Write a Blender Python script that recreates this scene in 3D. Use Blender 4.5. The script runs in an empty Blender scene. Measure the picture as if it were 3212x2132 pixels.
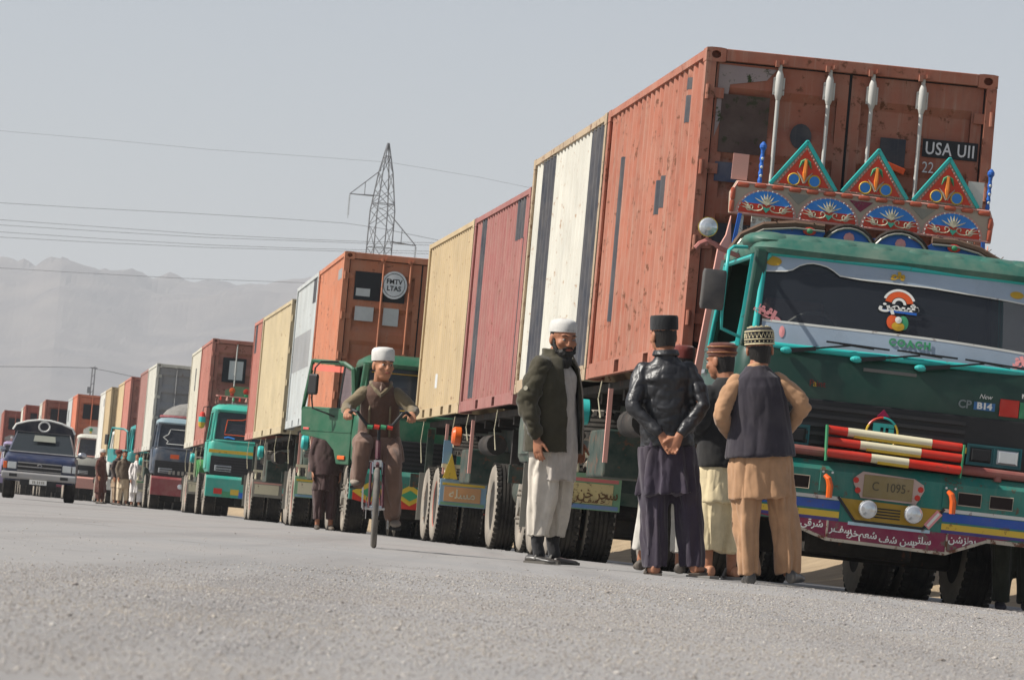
import bpy, bmesh, math, random
import numpy as np
from mathutils import Vector, Matrix, Euler
R = math.radians
PI = math.pi
scene = bpy.context.scene
C = scene.collection
random.seed(7)

# ---------------------------------------------------------------- camera
cam_d = bpy.data.cameras.new('camera')
cam = bpy.data.objects.new('camera', cam_d)
C.objects.link(cam)
cam_d.sensor_width = 36.0
cam_d.lens = 151.2
cam_d.clip_start = 0.5
cam_d.clip_end = 30000
cam.matrix_world = Matrix.Translation((0, 0, 0.195)) @ Matrix.Rotation(R(90 + 2.57), 4, 'X') @ Matrix.Rotation(R(5.05), 4, 'Z')
cam_d.dof.use_dof = True
cam_d.dof.focus_distance = 31.5
cam_d.dof.aperture_fstop = 22
scene.camera = cam

# ---------------------------------------------------------------- daylight
SUN_EL, SUN_AZ = 44.0, 261.0          # azimuth clockwise from +Y (into the picture): the sun stands on the left
world = bpy.data.worlds.new('World')
scene.world = world
world.use_nodes = True
wn, wl = world.node_tree.nodes, world.node_tree.links
bg = wn['Background']
sky = wn.new('ShaderNodeTexSky')
sky.sky_type = 'NISHITA'
sky.sun_disc = False
sky.sun_elevation = R(SUN_EL)
sky.sun_rotation = R(SUN_AZ)
sky.altitude = 1500
sky.air_density = 1.0
sky.dust_density = 2.5
sky.ozone_density = 1.0
hs = wn.new('ShaderNodeHueSaturation')
hs.inputs['Saturation'].default_value = 0.52
wl.new(sky.outputs[0], hs.inputs['Color'])
wl.new(hs.outputs[0], bg.inputs['Color'])
bg.inputs['Strength'].default_value = 0.08

sun_d = bpy.data.lights.new('sun', 'SUN')
sun_d.energy = 5.0
sun_d.angle = R(0.6)
sun_d.color = (1.0, 0.95, 0.87)
sun = bpy.data.objects.new('sun', sun_d)
C.objects.link(sun)
_a, _e = R(SUN_AZ), R(SUN_EL)
TO_SUN = Vector((math.sin(_a) * math.cos(_e), math.cos(_a) * math.cos(_e), math.sin(_e)))
sun.rotation_euler = (-TO_SUN).to_track_quat('-Z', 'Y').to_euler()

scene.view_settings.view_transform = 'Standard'
scene.view_settings.look = 'None'
scene.view_settings.gamma = 1.0
scene.view_settings.use_curve_mapping = False
scene.view_settings.exposure = 0.43
scene.render.engine = 'CYCLES'
cy = scene.cycles
cy.use_denoising = True
cy.max_bounces = 6
cy.diffuse_bounces = 3
cy.glossy_bounces = 3
cy.transmission_bounces = 4
cy.transparent_max_bounces = 8
cy.volume_bounces = 0
cy.caustics_reflective = False
cy.caustics_refractive = False
cy.sample_clamp_indirect = 4.0
# ---------------------------------------------------------------- materials
MATS = {}
def srgb(r, g, b):
    f = lambda c: c / 12.92 if c <= 0.04045 else ((c + 0.055) / 1.055) ** 2.4
    return (f(r / 255), f(g / 255), f(b / 255))
def newmat(name):
    m = bpy.data.materials.new(name)
    m.use_nodes = True
    nt = m.node_tree
    return m, nt, nt.nodes['Principled BSDF']
def nz(nt, vec, scale, detail=4, rough=0.55, dist=0.0):
    n = nt.nodes.new('ShaderNodeTexNoise')
    n.inputs['Scale'].default_value = scale
    n.inputs['Detail'].default_value = detail
    n.inputs['Roughness'].default_value = rough
    n.inputs['Distortion'].default_value = dist
    nt.links.new(vec, n.inputs['Vector'])
    return n.outputs['Fac']
def ramp(nt, fac, a, b):
    n = nt.nodes.new('ShaderNodeMapRange')
    n.inputs['From Min'].default_value = a
    n.inputs['From Max'].default_value = b
    nt.links.new(fac, n.inputs['Value'])
    return n.outputs['Result']
def mul(nt, a, v, op='MULTIPLY'):
    n = nt.nodes.new('ShaderNodeMath')
    n.operation = op
    n.use_clamp = op in ('ADD', 'MULTIPLY')
    nt.links.new(a, n.inputs[0])
    if isinstance(v, (int, float)):
        n.inputs[1].default_value = v
    else:
        nt.links.new(v, n.inputs[1])
    return n.outputs[0]
def mixc(nt, fac, a, b):
    n = nt.nodes.new('ShaderNodeMix')
    n.data_type = 'RGBA'
    for s, v in ((n.inputs[0], fac), (n.inputs[6], a), (n.inputs[7], b)):
        if isinstance(v, (int, float)):
            s.default_value = v
        elif isinstance(v, tuple):
            s.default_value = (*v[:3], 1)
        else:
            nt.links.new(v, s)
    return n.outputs[2]
def mapping(nt, scale=(1, 1, 1), loc=(0, 0, 0)):
    tc = nt.nodes.new('ShaderNodeTexCoord')
    mp = nt.nodes.new('ShaderNodeMapping')
    mp.inputs['Scale'].default_value = scale
    mp.inputs['Location'].default_value = loc
    nt.links.new(tc.outputs['Object'], mp.inputs['Vector'])
    return mp.outputs['Vector']
def bump(nt, b, h, strength, dist=0.01):
    n = nt.nodes.new('ShaderNodeBump')
    n.inputs['Strength'].default_value = strength
    n.inputs['Distance'].default_value = dist
    nt.links.new(h, n.inputs['Height'])
    nt.links.new(n.outputs[0], b.inputs['Normal'])
DUST = srgb(170, 158, 142)
def paint(name, col, rough=0.5, dust=0.25, rust=0.0, streak=0.0, metal=0.0, vary=0.12, seed=0.0, fade=None, spec=0.4, bmp=0.15, rustcol=(0.13, 0.05, 0.025)):
    """weathered paint: uneven tone, dust film, streaks that run down, chips of rust"""
    if name in MATS:
        return MATS[name]
    m, nt, b = newmat(name)
    v = mapping(nt, loc=(seed * 3.1, seed * 1.7, seed * 2.3))
    big = nz(nt, v, 1.3, 5)
    col_o = mixc(nt, ramp(nt, big, 0.3, 0.7), tuple(c * (1 - vary) for c in col), tuple(min(1, c * (1 + vary)) for c in col))
    if fade:
        col_o = mixc(nt, mul(nt, ramp(nt, nz(nt, v, 0.6, 3), 0.4, 0.75), 0.6), col_o, fade)
    if streak > 0:
        vs = mapping(nt, (9, 9, 0.5), (seed, seed, 0))
        s = ramp(nt, nz(nt, vs, 1.5, 5, 0.6), 0.52, 0.72)
        col_o = mixc(nt, mul(nt, s, streak), col_o, tuple(c * 0.45 + 0.02 for c in col))
        vs2 = mapping(nt, (14, 14, 0.7), (seed + 4, seed, 2))
        s2 = ramp(nt, nz(nt, vs2, 1.5, 4, 0.6), 0.55, 0.75)
        col_o = mixc(nt, mul(nt, s2, streak * 0.8), col_o, DUST)
    if dust > 0:
        d = ramp(nt, nz(nt, v, 3.7, 6, 0.65), 0.35, 0.75)
        col_o = mixc(nt, mul(nt, d, dust), col_o, DUST)
    if rust > 0:
        r1 = nz(nt, v, 11, 6, 0.7)
        r2 = nz(nt, v, 1.9, 3)
        rr = ramp(nt, mul(nt, r1, mul(nt, r2, 0.45, 'ADD')), 0.60 - 0.12 * rust, 0.66 - 0.10 * rust)
        col_o = mixc(nt, mul(nt, rr, min(1.0, 0.5 + rust)), col_o, rustcol)
    nt.links.new(col_o, b.inputs['Base Color'])
    rg = nt.nodes.new('ShaderNodeMapRange')
    nt.links.new(nz(nt, v, 5, 4), rg.inputs['Value'])
    rg.inputs['To Min'].default_value = max(0.04, rough - 0.12)
    rg.inputs['To Max'].default_value = min(1, rough + 0.18)
    nt.links.new(rg.outputs[0], b.inputs['Roughness'])
    b.inputs['Metallic'].default_value = metal
    b.inputs['Specular IOR Level'].default_value = spec
    if bmp > 0:
        bump(nt, b, nz(nt, v, 6, 5, 0.6), bmp, 0.006)
    MATS[name] = m
    return m
def cloth(name, col, rough=0.85, wr=0.5, scale=9.0, stretch=(1, 1, 0.45), vary=0.18, dust=0.1, sheen=0.2, weave=0.0, spec=0.2, bd=0.012):
    if name in MATS:
        return MATS[name]
    m, nt, b = newmat(name)
    v = mapping(nt)
    c = mixc(nt, ramp(nt, nz(nt, v, 7, 5, 0.6), 0.3, 0.7), tuple(x * (1 - vary) for x in col), tuple(min(1, x * (1 + vary)) for x in col))
    c = mixc(nt, mul(nt, ramp(nt, nz(nt, v, 3, 5, 0.65), 0.45, 0.75), dust), c, DUST)
    nt.links.new(c, b.inputs['Base Color'])
    b.inputs['Roughness'].default_value = rough
    b.inputs['Specular IOR Level'].default_value = spec
    b.inputs['Sheen Weight'].default_value = sheen
    vs = mapping(nt, stretch)
    h = nz(nt, vs, scale, 3, 0.5, 0.8)
    if weave:
        h = mul(nt, h, mul(nt, nz(nt, v, 160, 2), weave), 'ADD')
    bump(nt, b, h, wr, bd)
    MATS[name] = m
    return m
def plain(name, col, rough=0.6, metal=0.0, spec=0.4, emit=0.0, trans=0.0, alpha=1.0, coat=0.0):
    if name in MATS:
        return MATS[name]
    m, nt, b = newmat(name)
    v = mapping(nt)
    c = mixc(nt, nz(nt, v, 14, 4), tuple(x * 0.86 for x in col), tuple(min(1, x * 1.1) for x in col))
    nt.links.new(c, b.inputs['Base Color'])
    b.inputs['Roughness'].default_value = rough
    b.inputs['Metallic'].default_value = metal
    b.inputs['Specular IOR Level'].default_value = spec
    b.inputs['Transmission Weight'].default_value = trans
    b.inputs['Alpha'].default_value = alpha
    b.inputs['Coat Weight'].default_value = coat
    MATS[name] = m
    return m

# ---------------------------------------------------------------- meshes
class MB:
    """collects simple solids and links them as ONE mesh"""
    def __init__(self):
        self.v, self.f = [], []
    def add(self, vs, fs):
        n = len(self.v)
        self.v += [tuple(p) for p in vs]
        self.f += [tuple(i + n for i in f) for f in fs]
        return self
    def box(self, x0, x1, y0, y1, z0, z1):
        vs = [(x, y, z) for z in (z0, z1) for y in (y0, y1) for x in (x0, x1)]
        return self.add(vs, [(0, 2, 3, 1), (4, 5, 7, 6), (0, 1, 5, 4), (2, 6, 7, 3), (0, 4, 6, 2), (1, 3, 7, 5)])
    def cbox(self, c, s, M=None):
        vs = [Vector((x * s[0] / 2, y * s[1] / 2, z * s[2] / 2)) for z in (-1, 1) for y in (-1, 1) for x in (-1, 1)]
        if M is not None:
            vs = [M @ p for p in vs]
        vs = [p + Vector(c) for p in vs]
        return self.add(vs, [(0, 2, 3, 1), (4, 5, 7, 6), (0, 1, 5, 4), (2, 6, 7, 3), (0, 4, 6, 2), (1, 3, 7, 5)])
    def bar(self, p, q, w, t, up=(0, 0, 1)):
        p, q = Vector(p), Vector(q)
        d = (q - p)
        L = d.length
        d.normalize()
        s = d.cross(Vector(up))
        if s.length < 1e-4:
            s = d.cross(Vector((1, 0, 0)))
        s.normalize()
        u = s.cross(d)
        M = Matrix((s, d, u)).transposed()
        return self.cbox((p + q) / 2, (w, L, t), M)
    def cyl(self, p, q, r, r2=None, n=12, caps=True):
        p, q = Vector(p), Vector(q)
        r2 = r if r2 is None else r2
        d = (q - p).normalized()
        a = d.orthogonal().normalized()
        b = d.cross(a)
        vs = [p + (a * math.cos(2 * PI * i / n) + b * math.sin(2 * PI * i / n)) * r for i in range(n)]
        vs += [q + (a * math.cos(2 * PI * i / n) + b * math.sin(2 * PI * i / n)) * r2 for i in range(n)]
        fs = [(i, (i + 1) % n, n + (i + 1) % n, n + i) for i in range(n)]
        if caps:
            fs += [tuple(range(n))[::-1], tuple(range(n, 2 * n))]
        return self.add(vs, fs)
    def tube(self, pts, r, n=8, closed=False):
        pts = [Vector(p) for p in pts]
        rs = r if isinstance(r, (list, tuple)) else [r] * len(pts)
        m = len(pts)
        vs, prev = [], None
        for i, p in enumerate(pts):
            if closed:
                t = pts[(i + 1) % m] - pts[i - 1]
            else:
                t = pts[min(i + 1, m - 1)] - pts[max(i - 1, 0)]
            t.normalize()
            a = t.orthogonal() if prev is None else prev - t * prev.dot(t)
            a.normalize()
            prev = a
            b = t.cross(a)
            vs += [p + (a * math.cos(2 * PI * k / n) + b * math.sin(2 * PI * k / n)) * rs[i] for k in range(n)]
        fs = []
        for i in range(m if closed else m - 1):
            j = (i + 1) % m
            fs += [(i * n + k, i * n + (k + 1) % n, j * n + (k + 1) % n, j * n + k) for k in range(n)]
        if not closed:
            fs += [tuple(range(n))[::-1], tuple(range((m - 1) * n, m * n))]
        return self.add(vs, fs)
    def lathe(self, prof, axis=(0, 0, 1), c=(0, 0, 0), n=24):
        """prof: list of (radius, height along axis)"""
        ax = Vector(axis).normalized()
        a = ax.orthogonal().normalized()
        b = ax.cross(a)
        c = Vector(c)
        vs, fs = [], []
        for r, h in prof:
            vs += [c + ax * h + (a * math.cos(2 * PI * k / n) + b * math.sin(2 * PI * k / n)) * r for k in range(n)]
        for i in range(len(prof) - 1):
            fs += [(i * n + k, i * n + (k + 1) % n, (i + 1) * n + (k + 1) % n, (i + 1) * n + k) for k in range(n)]
        if prof[0][0] > 1e-6:
            fs.append(tuple(range(n))[::-1])
        if prof[-1][0] > 1e-6:
            fs.append(tuple(range((len(prof) - 1) * n, len(prof) * n)))
        return self.add(vs, fs)
    def prism(self, poly, y0, y1, ax='y'):
        """poly in (x,z) (ax y), (y,z) (ax x) or (x,y) (ax z), swept from y0 to y1"""
        f = {'y': lambda p, t: (p[0], t, p[1]), 'x': lambda p, t: (t, p[0], p[1]), 'z': lambda p, t: (p[0], p[1], t)}[ax]
        n = len(poly)
        vs = [f(p, y0) for p in poly] + [f(p, y1) for p in poly]
        fs = [(i, (i + 1) % n, n + (i + 1) % n, n + i) for i in range(n)] + [tuple(range(n))[::-1], tuple(range(n, 2 * n))]
        return self.add(vs, fs)
    def ell(self, c, r, n=12, m=8, M=None):
        vs, fs = [], []
        for i in range(m + 1):
            t = PI * i / m
            for k in range(n):
                p = Vector((r[0] * math.sin(t) * math.cos(2 * PI * k / n), r[1] * math.sin(t) * math.sin(2 * PI * k / n), r[2] * math.cos(t)))
                if M is not None:
                    p = M @ p
                vs.append(p + Vector(c))
        for i in range(m):
            fs += [(i * n + k, (i + 1) * n + k, (i + 1) * n + (k + 1) % n, i * n + (k + 1) % n) for k in range(n)]
        return self.add(vs, fs)
    def rings(self, rings, cap=True):
        """loft through rings: each ring is a list of points of the same count"""
        n = len(rings[0])
        vs = [p for r in rings for p in r]
        fs = []
        for i in range(len(rings) - 1):
            fs += [(i * n + k, i * n + (k + 1) % n, (i + 1) * n + (k + 1) % n, (i + 1) * n + k) for k in range(n)]
        if cap:
            fs += [tuple(range(n))[::-1], tuple(range((len(rings) - 1) * n, len(rings) * n))]
        return self.add(vs, fs)
    def mesh(self, name='m'):
        me = bpy.data.meshes.new(name)
        me.from_pydata(self.v, [], self.f)
        bm = bmesh.new()
        bm.from_mesh(me)
        bmesh.ops.recalc_face_normals(bm, faces=bm.faces)
        bm.to_mesh(me)
        bm.free()
        return me
def thing(name, label, cat, loc=(0, 0, 0), rz=0.0, group=None):
    o = bpy.data.objects.new(name, None)
    o.empty_display_size = 0.2
    C.objects.link(o)
    o.location = loc
    o.rotation_euler = (0, 0, rz)
    o['label'] = label
    o['category'] = cat
    if group:
        o['group'] = group
    return o
def tag(o, label=None, cat=None, group=None, kind=None):
    for k, v in (('label', label), ('category', cat), ('group', group), ('kind', kind)):
        if v:
            o[k] = v
    return o
def link(name, me, mat, parent=None, smooth=None, bevel=0.0, seg=2, label=None):
    """one mesh object; the material sits on the object so that mesh data can be shared"""
    if isinstance(me, MB):
        me = me.mesh(name)
        if smooth is not None:
            sm(me, smooth)
    o = bpy.data.objects.new(name, me)
    C.objects.link(o)
    if len(me.materials) == 0:
        me.materials.append(None)
    if mat is not None:
        o.material_slots[0].link = 'OBJECT'
        o.material_slots[0].material = mat
    if parent is not None:
        o.parent = parent
    if bevel > 0:
        md = o.modifiers.new('bevel', 'BEVEL')
        md.width = bevel
        md.segments = seg
        md.limit_method = 'ANGLE'
        md.angle_limit = R(40)
        md.harden_normals = False
    if label:
        o['label'] = label
    return o
def sm(me, ang):
    """smooth shading with edges sharper than ang degrees kept hard"""
    bm = bmesh.new()
    bm.from_mesh(me)
    for f in bm.faces:
        f.smooth = True
    a = R(ang)
    for e in bm.edges:
        e.smooth = len(e.link_faces) == 2 and e.calc_face_angle(4.0) < a
    bm.to_mesh(me)
    bm.free()
CACHE = {}
def shared(key, fn, smooth=None):
    if key not in CACHE:
        me = fn().mesh(str(key if isinstance(key, str) else key[0]))
        if smooth is not None:
            sm(me, smooth)
        CACHE[key] = me
    return CACHE[key]
_P = np.random.RandomState(5).permutation(4096)
def _h(ix, iy, iz=0):
    return _P[(_P[(_P[ix & 4095] + iy) & 4095] + iz) & 4095] / 4095.0
def vnoise(x, y, z=0.0):
    x, y, z = np.asarray(x, float), np.asarray(y, float), np.asarray(z, float) + np.zeros_like(np.asarray(x, float))
    ix, iy, iz = np.floor(x).astype(int), np.floor(y).astype(int), np.floor(z).astype(int)
    fx, fy, fz = x - ix, y - iy, z - iz
    s = lambda t: t * t * (3 - 2 * t)
    fx, fy, fz = s(fx), s(fy), s(fz)
    o = 0
    for dx in (0, 1):
        for dy in (0, 1):
            for dz in (0, 1):
                o = o + _h(ix + dx, iy + dy, iz + dz) * (fx if dx else 1 - fx) * (fy if dy else 1 - fy) * (fz if dz else 1 - fz)
    return o
def fbm(x, y, z=0.0, oct=4, gain=0.5):
    o, a, t = 0, 1.0, 0
    for i in range(oct):
        o = o + a * vnoise(np.asarray(x) * 2 ** i + 17 * i, np.asarray(y) * 2 ** i + 5 * i, np.asarray(z) * 2 ** i)
        t += a
        a *= gain
    return o / t
def text(name, s, mat, parent, loc, size, rot=(PI / 2, 0, 0), ext=0.0015, align='CENTER', sx=1.0, shear=0.0, bold=0.0, space=1.0):
    cu = bpy.data.curves.new(name, 'FONT')
    cu.body = s
    cu.size = size
    cu.extrude = ext
    cu.align_x = align
    cu.align_y = 'CENTER'
    cu.shear = shear
    cu.offset = bold
    cu.space_character = space
    cu.resolution_u = 3
    tmp = bpy.data.objects.new(name, cu)
    C.objects.link(tmp)
    me = bpy.data.meshes.new_from_object(tmp)
    bpy.data.objects.remove(tmp)
    o = link(name, me, mat, parent)
    o.location = loc
    o.rotation_euler = rot
    o.scale = (sx, 1, 1)
    return o
# ---------------------------------------------------------------- ground, road, verge, mountains
def ground_mat(name, c1, c2, sc, bmpd, speck=None, sp=0.0, big=None, tracks=False):
    m, nt, b = newmat(name)
    tc = nt.nodes.new('ShaderNodeTexCoord')
    v = tc.outputs['Object']
    c = mixc(nt, ramp(nt, nz(nt, v, sc, 8, 0.65), 0.3, 0.7), c1, c2)
    c = mixc(nt, mul(nt, ramp(nt, nz(nt, v, 0.35, 4), 0.35, 0.7), 0.45), c, big or c2)
    if speck:
        c = mixc(nt, mul(nt, ramp(nt, nz(nt, v, 60, 3, 0.6), 0.60, 0.68), sp), c, speck)
    if tracks:
        mp = nt.nodes.new('ShaderNodeMapping')
        mp.inputs['Rotation'].default_value = (0, 0, R(-6.5))
        mp.inputs['Scale'].default_value = (1.6, 0.035, 1)
        nt.links.new(v, mp.inputs['Vector'])
        tr = ramp(nt, nz(nt, mp.outputs[0], 1.0, 5, 0.6), 0.48, 0.66)
        c = mixc(nt, mul(nt, tr, 0.35), c, srgb(104, 101, 100))
        st = ramp(nt, nz(nt, v, 0.8, 3, 0.5), 0.66, 0.72)
        c = mixc(nt, mul(nt, st, 0.4), c, srgb(92, 88, 86))
    nt.links.new(c, b.inputs['Base Color'])
    b.inputs['Roughness'].default_value = 0.92
    b.inputs['Specular IOR Level'].default_value = 0.15
    bump(nt, b, nz(nt, v, 45, 6, 0.7), 0.7, bmpd)
    return m
ROW = R(6.5)
rd = Vector((-math.sin(ROW), math.cos(ROW), 0))      # along the queue, away from the camera
rr_ = Vector((math.cos(ROW), math.sin(ROW), 0))      # across it, to the right
def rowpt(s, l, z=0.0):
    return Vector((5.3, 0, 0)) + rd * s + rr_ * l + Vector((0, 0, z))
# desert plain out to the horizon, with the earth bank that runs behind the queue
def terrain():
    ss = np.concatenate([np.linspace(-60, 330, 261), np.linspace(345, 900, 30), np.array([1200, 1800, 2800, 4500, 7000, 11000])])
    ll = np.concatenate([np.array([-9000, -5000, -2500, -1200, -500, -200, -80, -40, -22, -16]), np.linspace(4.6, 13, 43), np.array([15, 18, 25, 40, 80, 200, 500, 1200, 2500, 5000, 9000])])
    S, L = np.meshgrid(ss, ll, indexing='ij')
    bank = np.exp(-((L - 7.6 - 0.5 * np.sin(S * 0.21)) / 1.25) ** 2) * (0.50 + 0.26 * (fbm(S * 0.6, L * 0.8, oct=4) - 0.5)) + 0.30 * np.exp(-((L - 11) / 1.8) ** 2)
    bank = np.where((S > 330) | (L < 4.5), 0, bank)
    rough = 0.07 * (fbm(S * 2.2, L * 2.6, 3.0, oct=3) - 0.5) * ((L > 5.0) & (L < 14) & (S < 330))
    Z = np.clip(bank + rough, -0.01, None) - 0.012 - 0.12 * (L > 4)
    base = np.array([5.3, 0])
    X = base[0] + rd.x * S + rr_.x * L
    Y = rd.y * S + rr_.y * L
    vs = np.stack([X, Y, Z], -1).reshape(-1, 3)
    n, m = S.shape
    idx = np.arange(n * m).reshape(n, m)
    fs = np.stack([idx[:-1, :-1], idx[1:, :-1], idx[1:, 1:], idx[:-1, 1:]], -1).reshape(-1, 4)
    me = bpy.data.meshes.new('ground')
    me.from_pydata(vs.tolist(), [], fs.tolist())
    for p in me.polygons:
        p.use_smooth = True
    return me
M_SAND = ground_mat('sand', srgb(150, 132, 108), srgb(176, 156, 128), 1.6, 0.05, srgb(120, 98, 74), 0.5)
tag(link('ground', terrain(), M_SAND), 'sandy desert ground with a low earth bank behind the trucks', 'ground', kind='structure')
M_ROAD = ground_mat('asphalt', srgb(138, 137, 137), srgb(150, 148, 146), 5, 0.004, srgb(112, 109, 107), 0.4, srgb(156, 151, 147), True)
rb = MB()
sl = [-60 + 13 * i for i in range(0, 82)]
for i in range(len(sl) - 1):
    for (l0, z0), (l1, z1) in (((-15.6, 0), (0.2, 0)), ((0.2, 0), (2.6, -0.058)), ((2.6, -0.058), (5.1, -0.10))):
        w0, w1 = (0.25 * math.sin(i * 1.7), 0.25 * math.sin(i * 1.7 + 1.7)) if l1 > 5 else (0, 0)
        rb.add([rowpt(sl[i], l0, z0), rowpt(sl[i], l1 + w0, z1), rowpt(sl[i + 1], l1 + w1, z1), rowpt(sl[i + 1], l0, z0)], [(0, 1, 2, 3)])
road = link('road', rb, M_ROAD)
road.location.z = 0.0
tag(road, 'worn grey asphalt road under the queue of trucks', 'road', kind='structure')

# loose gravel strewn over the near asphalt
def gravel():
    rs = np.random.RandomState(11)
    out = []
    for n, y0, y1, r0, r1 in ((110000, 4.6, 13, 0.0012, 0.0032), (60000, 13, 22, 0.002, 0.0048), (24000, 22, 37, 0.003, 0.007), (420, 5.5, 37, 0.006, 0.012), (2000, 37, 60, 0.005, 0.010)):
        y = np.sqrt(rs.uniform(y0 ** 2, y1 ** 2, n))
        x = rs.uniform(-0.17, 0.17, n) * y
        # cover thins out towards the smooth far-left asphalt
        edge = 18.5 + 5.2 * x + 3.0 * (fbm(x * 0.8, y * 0.5, oct=3) - 0.5) * 4
        keep = rs.uniform(0, 1, n) < np.clip((edge + 3 - y) / 6 + 0.02, 0.02, 1) * np.clip(0.25 + 1.5 * fbm(x * 1.5, y * 0.7, 7.0, oct=3), 0, 1)
        x, y = x[keep], y[keep]
        r = r0 + (r1 - r0) * rs.uniform(0, 1, len(x)) ** 2.2
        out.append(np.stack([x, y, r], 1))
    P = np.concatenate(out)
    lat = (P[:, 0] - 5.3) * rr_.x + P[:, 1] * rr_.y
    fall = np.interp(lat, [0.2, 2.6, 5.1], [0, -0.058, -0.10])
    n = len(P)
    base = np.array([(1, 0, 0), (-1, 0, 0), (0, 1, 0), (0, -1, 0), (0, 0, 1), (0, 0, -1)], float)
    tri = np.array([(0, 2, 4), (2, 1, 4), (1, 3, 4), (3, 0, 4), (2, 0, 5), (1, 2, 5), (3, 1, 5), (0, 3, 5)])
    a = rs.uniform(0, 2 * PI, n)
    s = rs.uniform(0.55, 1.35, (n, 6, 1))
    q = base[None] * s
    q = q + rs.uniform(-0.22, 0.22, (n, 6, 3))
    ca, sa = np.cos(a)[:, None], np.sin(a)[:, None]
    qx, qy = q[..., 0] * ca - q[..., 1] * sa, q[..., 0] * sa + q[..., 1] * ca
    qz = q[..., 2] * 0.75
    v = np.stack([P[:, 0, None] + qx * P[:, 2, None], P[:, 1, None] + qy * P[:, 2, None], P[:, 2, None] * 0.12 + qz * P[:, 2, None] * 0.7 + 0.001 + fall[:, None]], -1).reshape(-1, 3)
    f = (tri[None] + (np.arange(n) * 6)[:, None, None]).reshape(-1, 3)
    me = bpy.data.meshes.new('gravel')
    me.vertices.add(len(v))
    me.vertices.foreach_set('co', v.ravel())
    me.loops.add(f.size)
    me.loops.foreach_set('vertex_index', f.ravel())
    me.polygons.add(len(f))
    me.polygons.foreach_set('loop_start', np.arange(0, f.size, 3))
    me.update(calc_edges=True)
    return me
mg, nt, b = newmat('gravel')
geo = nt.nodes.new('ShaderNodeNewGeometry')
cr = nt.nodes.new('ShaderNodeValToRGB')
cr.color_ramp.elements[0].color = (*srgb(74, 69, 67), 1)
cr.color_ramp.elements[1].color = (*srgb(232, 224, 214), 1)
for pos, c in ((0.2, (160, 154, 151)), (0.5, (178, 171, 167)), (0.75, (192, 184, 174)), (0.86, (174, 173, 177))):
    e = cr.color_ramp.elements.new(pos)
    e.color = (*srgb(*c), 1)
nt.links.new(geo.outputs['Random Per Island'], cr.inputs[0])
tcg = nt.nodes.new('ShaderNodeTexCoord')
gc = mixc(nt, mul(nt, ramp(nt, nz(nt, tcg.outputs['Object'], 0.9, 5), 0.35, 0.7), 0.45), cr.outputs[0], srgb(186, 172, 152))
nt.links.new(mixc(nt, mul(nt, ramp(nt, nz(nt, tcg.outputs['Object'], 2.3, 4), 0.5, 0.75), 0.4), gc, srgb(138, 134, 134)), b.inputs['Base Color'])
b.inputs['Roughness'].default_value = 0.9
tag(link('gravel', gravel(), mg), 'pale loose gravel strewn over the near asphalt', 'gravel', kind='stuff')

# hazy mountain range
def mountains():
    az = np.radians(np.linspace(-15, 15, 420))
    dist = np.linspace(4300, 7600, 90)
    Fp = 9920.0
    px = np.array([-900, -500, -200, 0, 60, 130, 185, 280, 350, 450, 560, 640, 720, 900, 1100, 1500, 2300, 3200])
    py = np.array([640, 560, 600, 598, 603, 590, 612, 624, 636, 640, 650, 643, 640, 668, 740, 900, 1180, 1200])
    hor = 1231.0 + (px - 1181) * 0.0884
    azp = np.arctan((px - 1181) / Fp)
    el = np.maximum((hor - py) / Fp, 0.006)
    T = np.interp(az, azp, el)
    A, D = np.meshgrid(az, dist, indexing='ij')
    X, Y = D * np.sin(A), D * np.cos(A)
    ridge = 6200 + 500 * (fbm(A * 30, A * 0, oct=3) - 0.5)
    k = np.clip(1 - np.abs(D - ridge) / (ridge - 4200), 0, 1)
    rid = 1 - np.abs(2 * fbm(X * 0.0016, Y * 0.0016, 1.0, oct=5, gain=0.48) - 1)
    small = 1 - np.abs(2 * fbm(X * 0.006, Y * 0.0045, 5.0, oct=5, gain=0.6) - 1)
    h = T[:, None] * ridge * (k ** 1.05) * (0.84 + 0.30 * (rid - 0.5) * 1.6 * (0.4 + k * 0.6) + 0.07 * (small - 0.5))
    # bring the skyline back to the traced elevations
    cur = (h / D).max(axis=1)
    kk = np.convolve(np.pad(T / np.maximum(cur, 1e-5), 6, 'edge'), np.ones(13) / 13, 'valid')
    h = h * kk[:, None]
    Z = h - 3
    n, m = A.shape
    vs = np.stack([X, Y, Z], -1).reshape(-1, 3)
    idx = np.arange(n * m).reshape(n, m)
    fs = np.stack([idx[:-1, :-1], idx[1:, :-1], idx[1:, 1:], idx[:-1, 1:]], -1).reshape(-1, 4)
    me = bpy.data.meshes.new('mountains')
    me.from_pydata(vs.tolist(), [], fs.tolist())
    return me
mm, nt, b = newmat('mountain_rock')
v = mapping(nt, (0.002, 0.002, 0.004))
nt.links.new(mixc(nt, ramp(nt, nz(nt, v, 4, 7, 0.6), 0.35, 0.65), srgb(80, 74, 74), srgb(112, 104, 98)), b.inputs['Base Color'])
b.inputs['Roughness'].default_value = 1.0
tag(link('mountains', mountains(), mm), 'hazy bare mountain range on the skyline behind the queue', 'mountains', kind='structure')

# desert dust haze
hb = MB().box(-9500, 9500, -60, 11500, -1.2, 460)
haze = link('haze', hb, None)
mh = bpy.data.materials.new('haze')
mh.use_nodes = True
mh.node_tree.nodes.clear()
ho = mh.node_tree.nodes.new('ShaderNodeOutputMaterial')
hv = mh.node_tree.nodes.new('ShaderNodeVolumePrincipled')
hv.inputs['Color'].default_value = (0.92, 0.95, 1.0, 1)
hv.inputs['Density'].default_value = 0.00020
hv.inputs['Anisotropy'].default_value = 0.0
mh.node_tree.links.new(hv.outputs[0], ho.inputs['Volume'])
try:
    mh.cycles.homogeneous_volume = True
except Exception:
    pass
haze.material_slots[0].link = 'OBJECT'
haze.material_slots[0].material = mh
tag(haze, 'thin desert dust haze over the whole plain', 'haze', kind='stuff')
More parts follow.
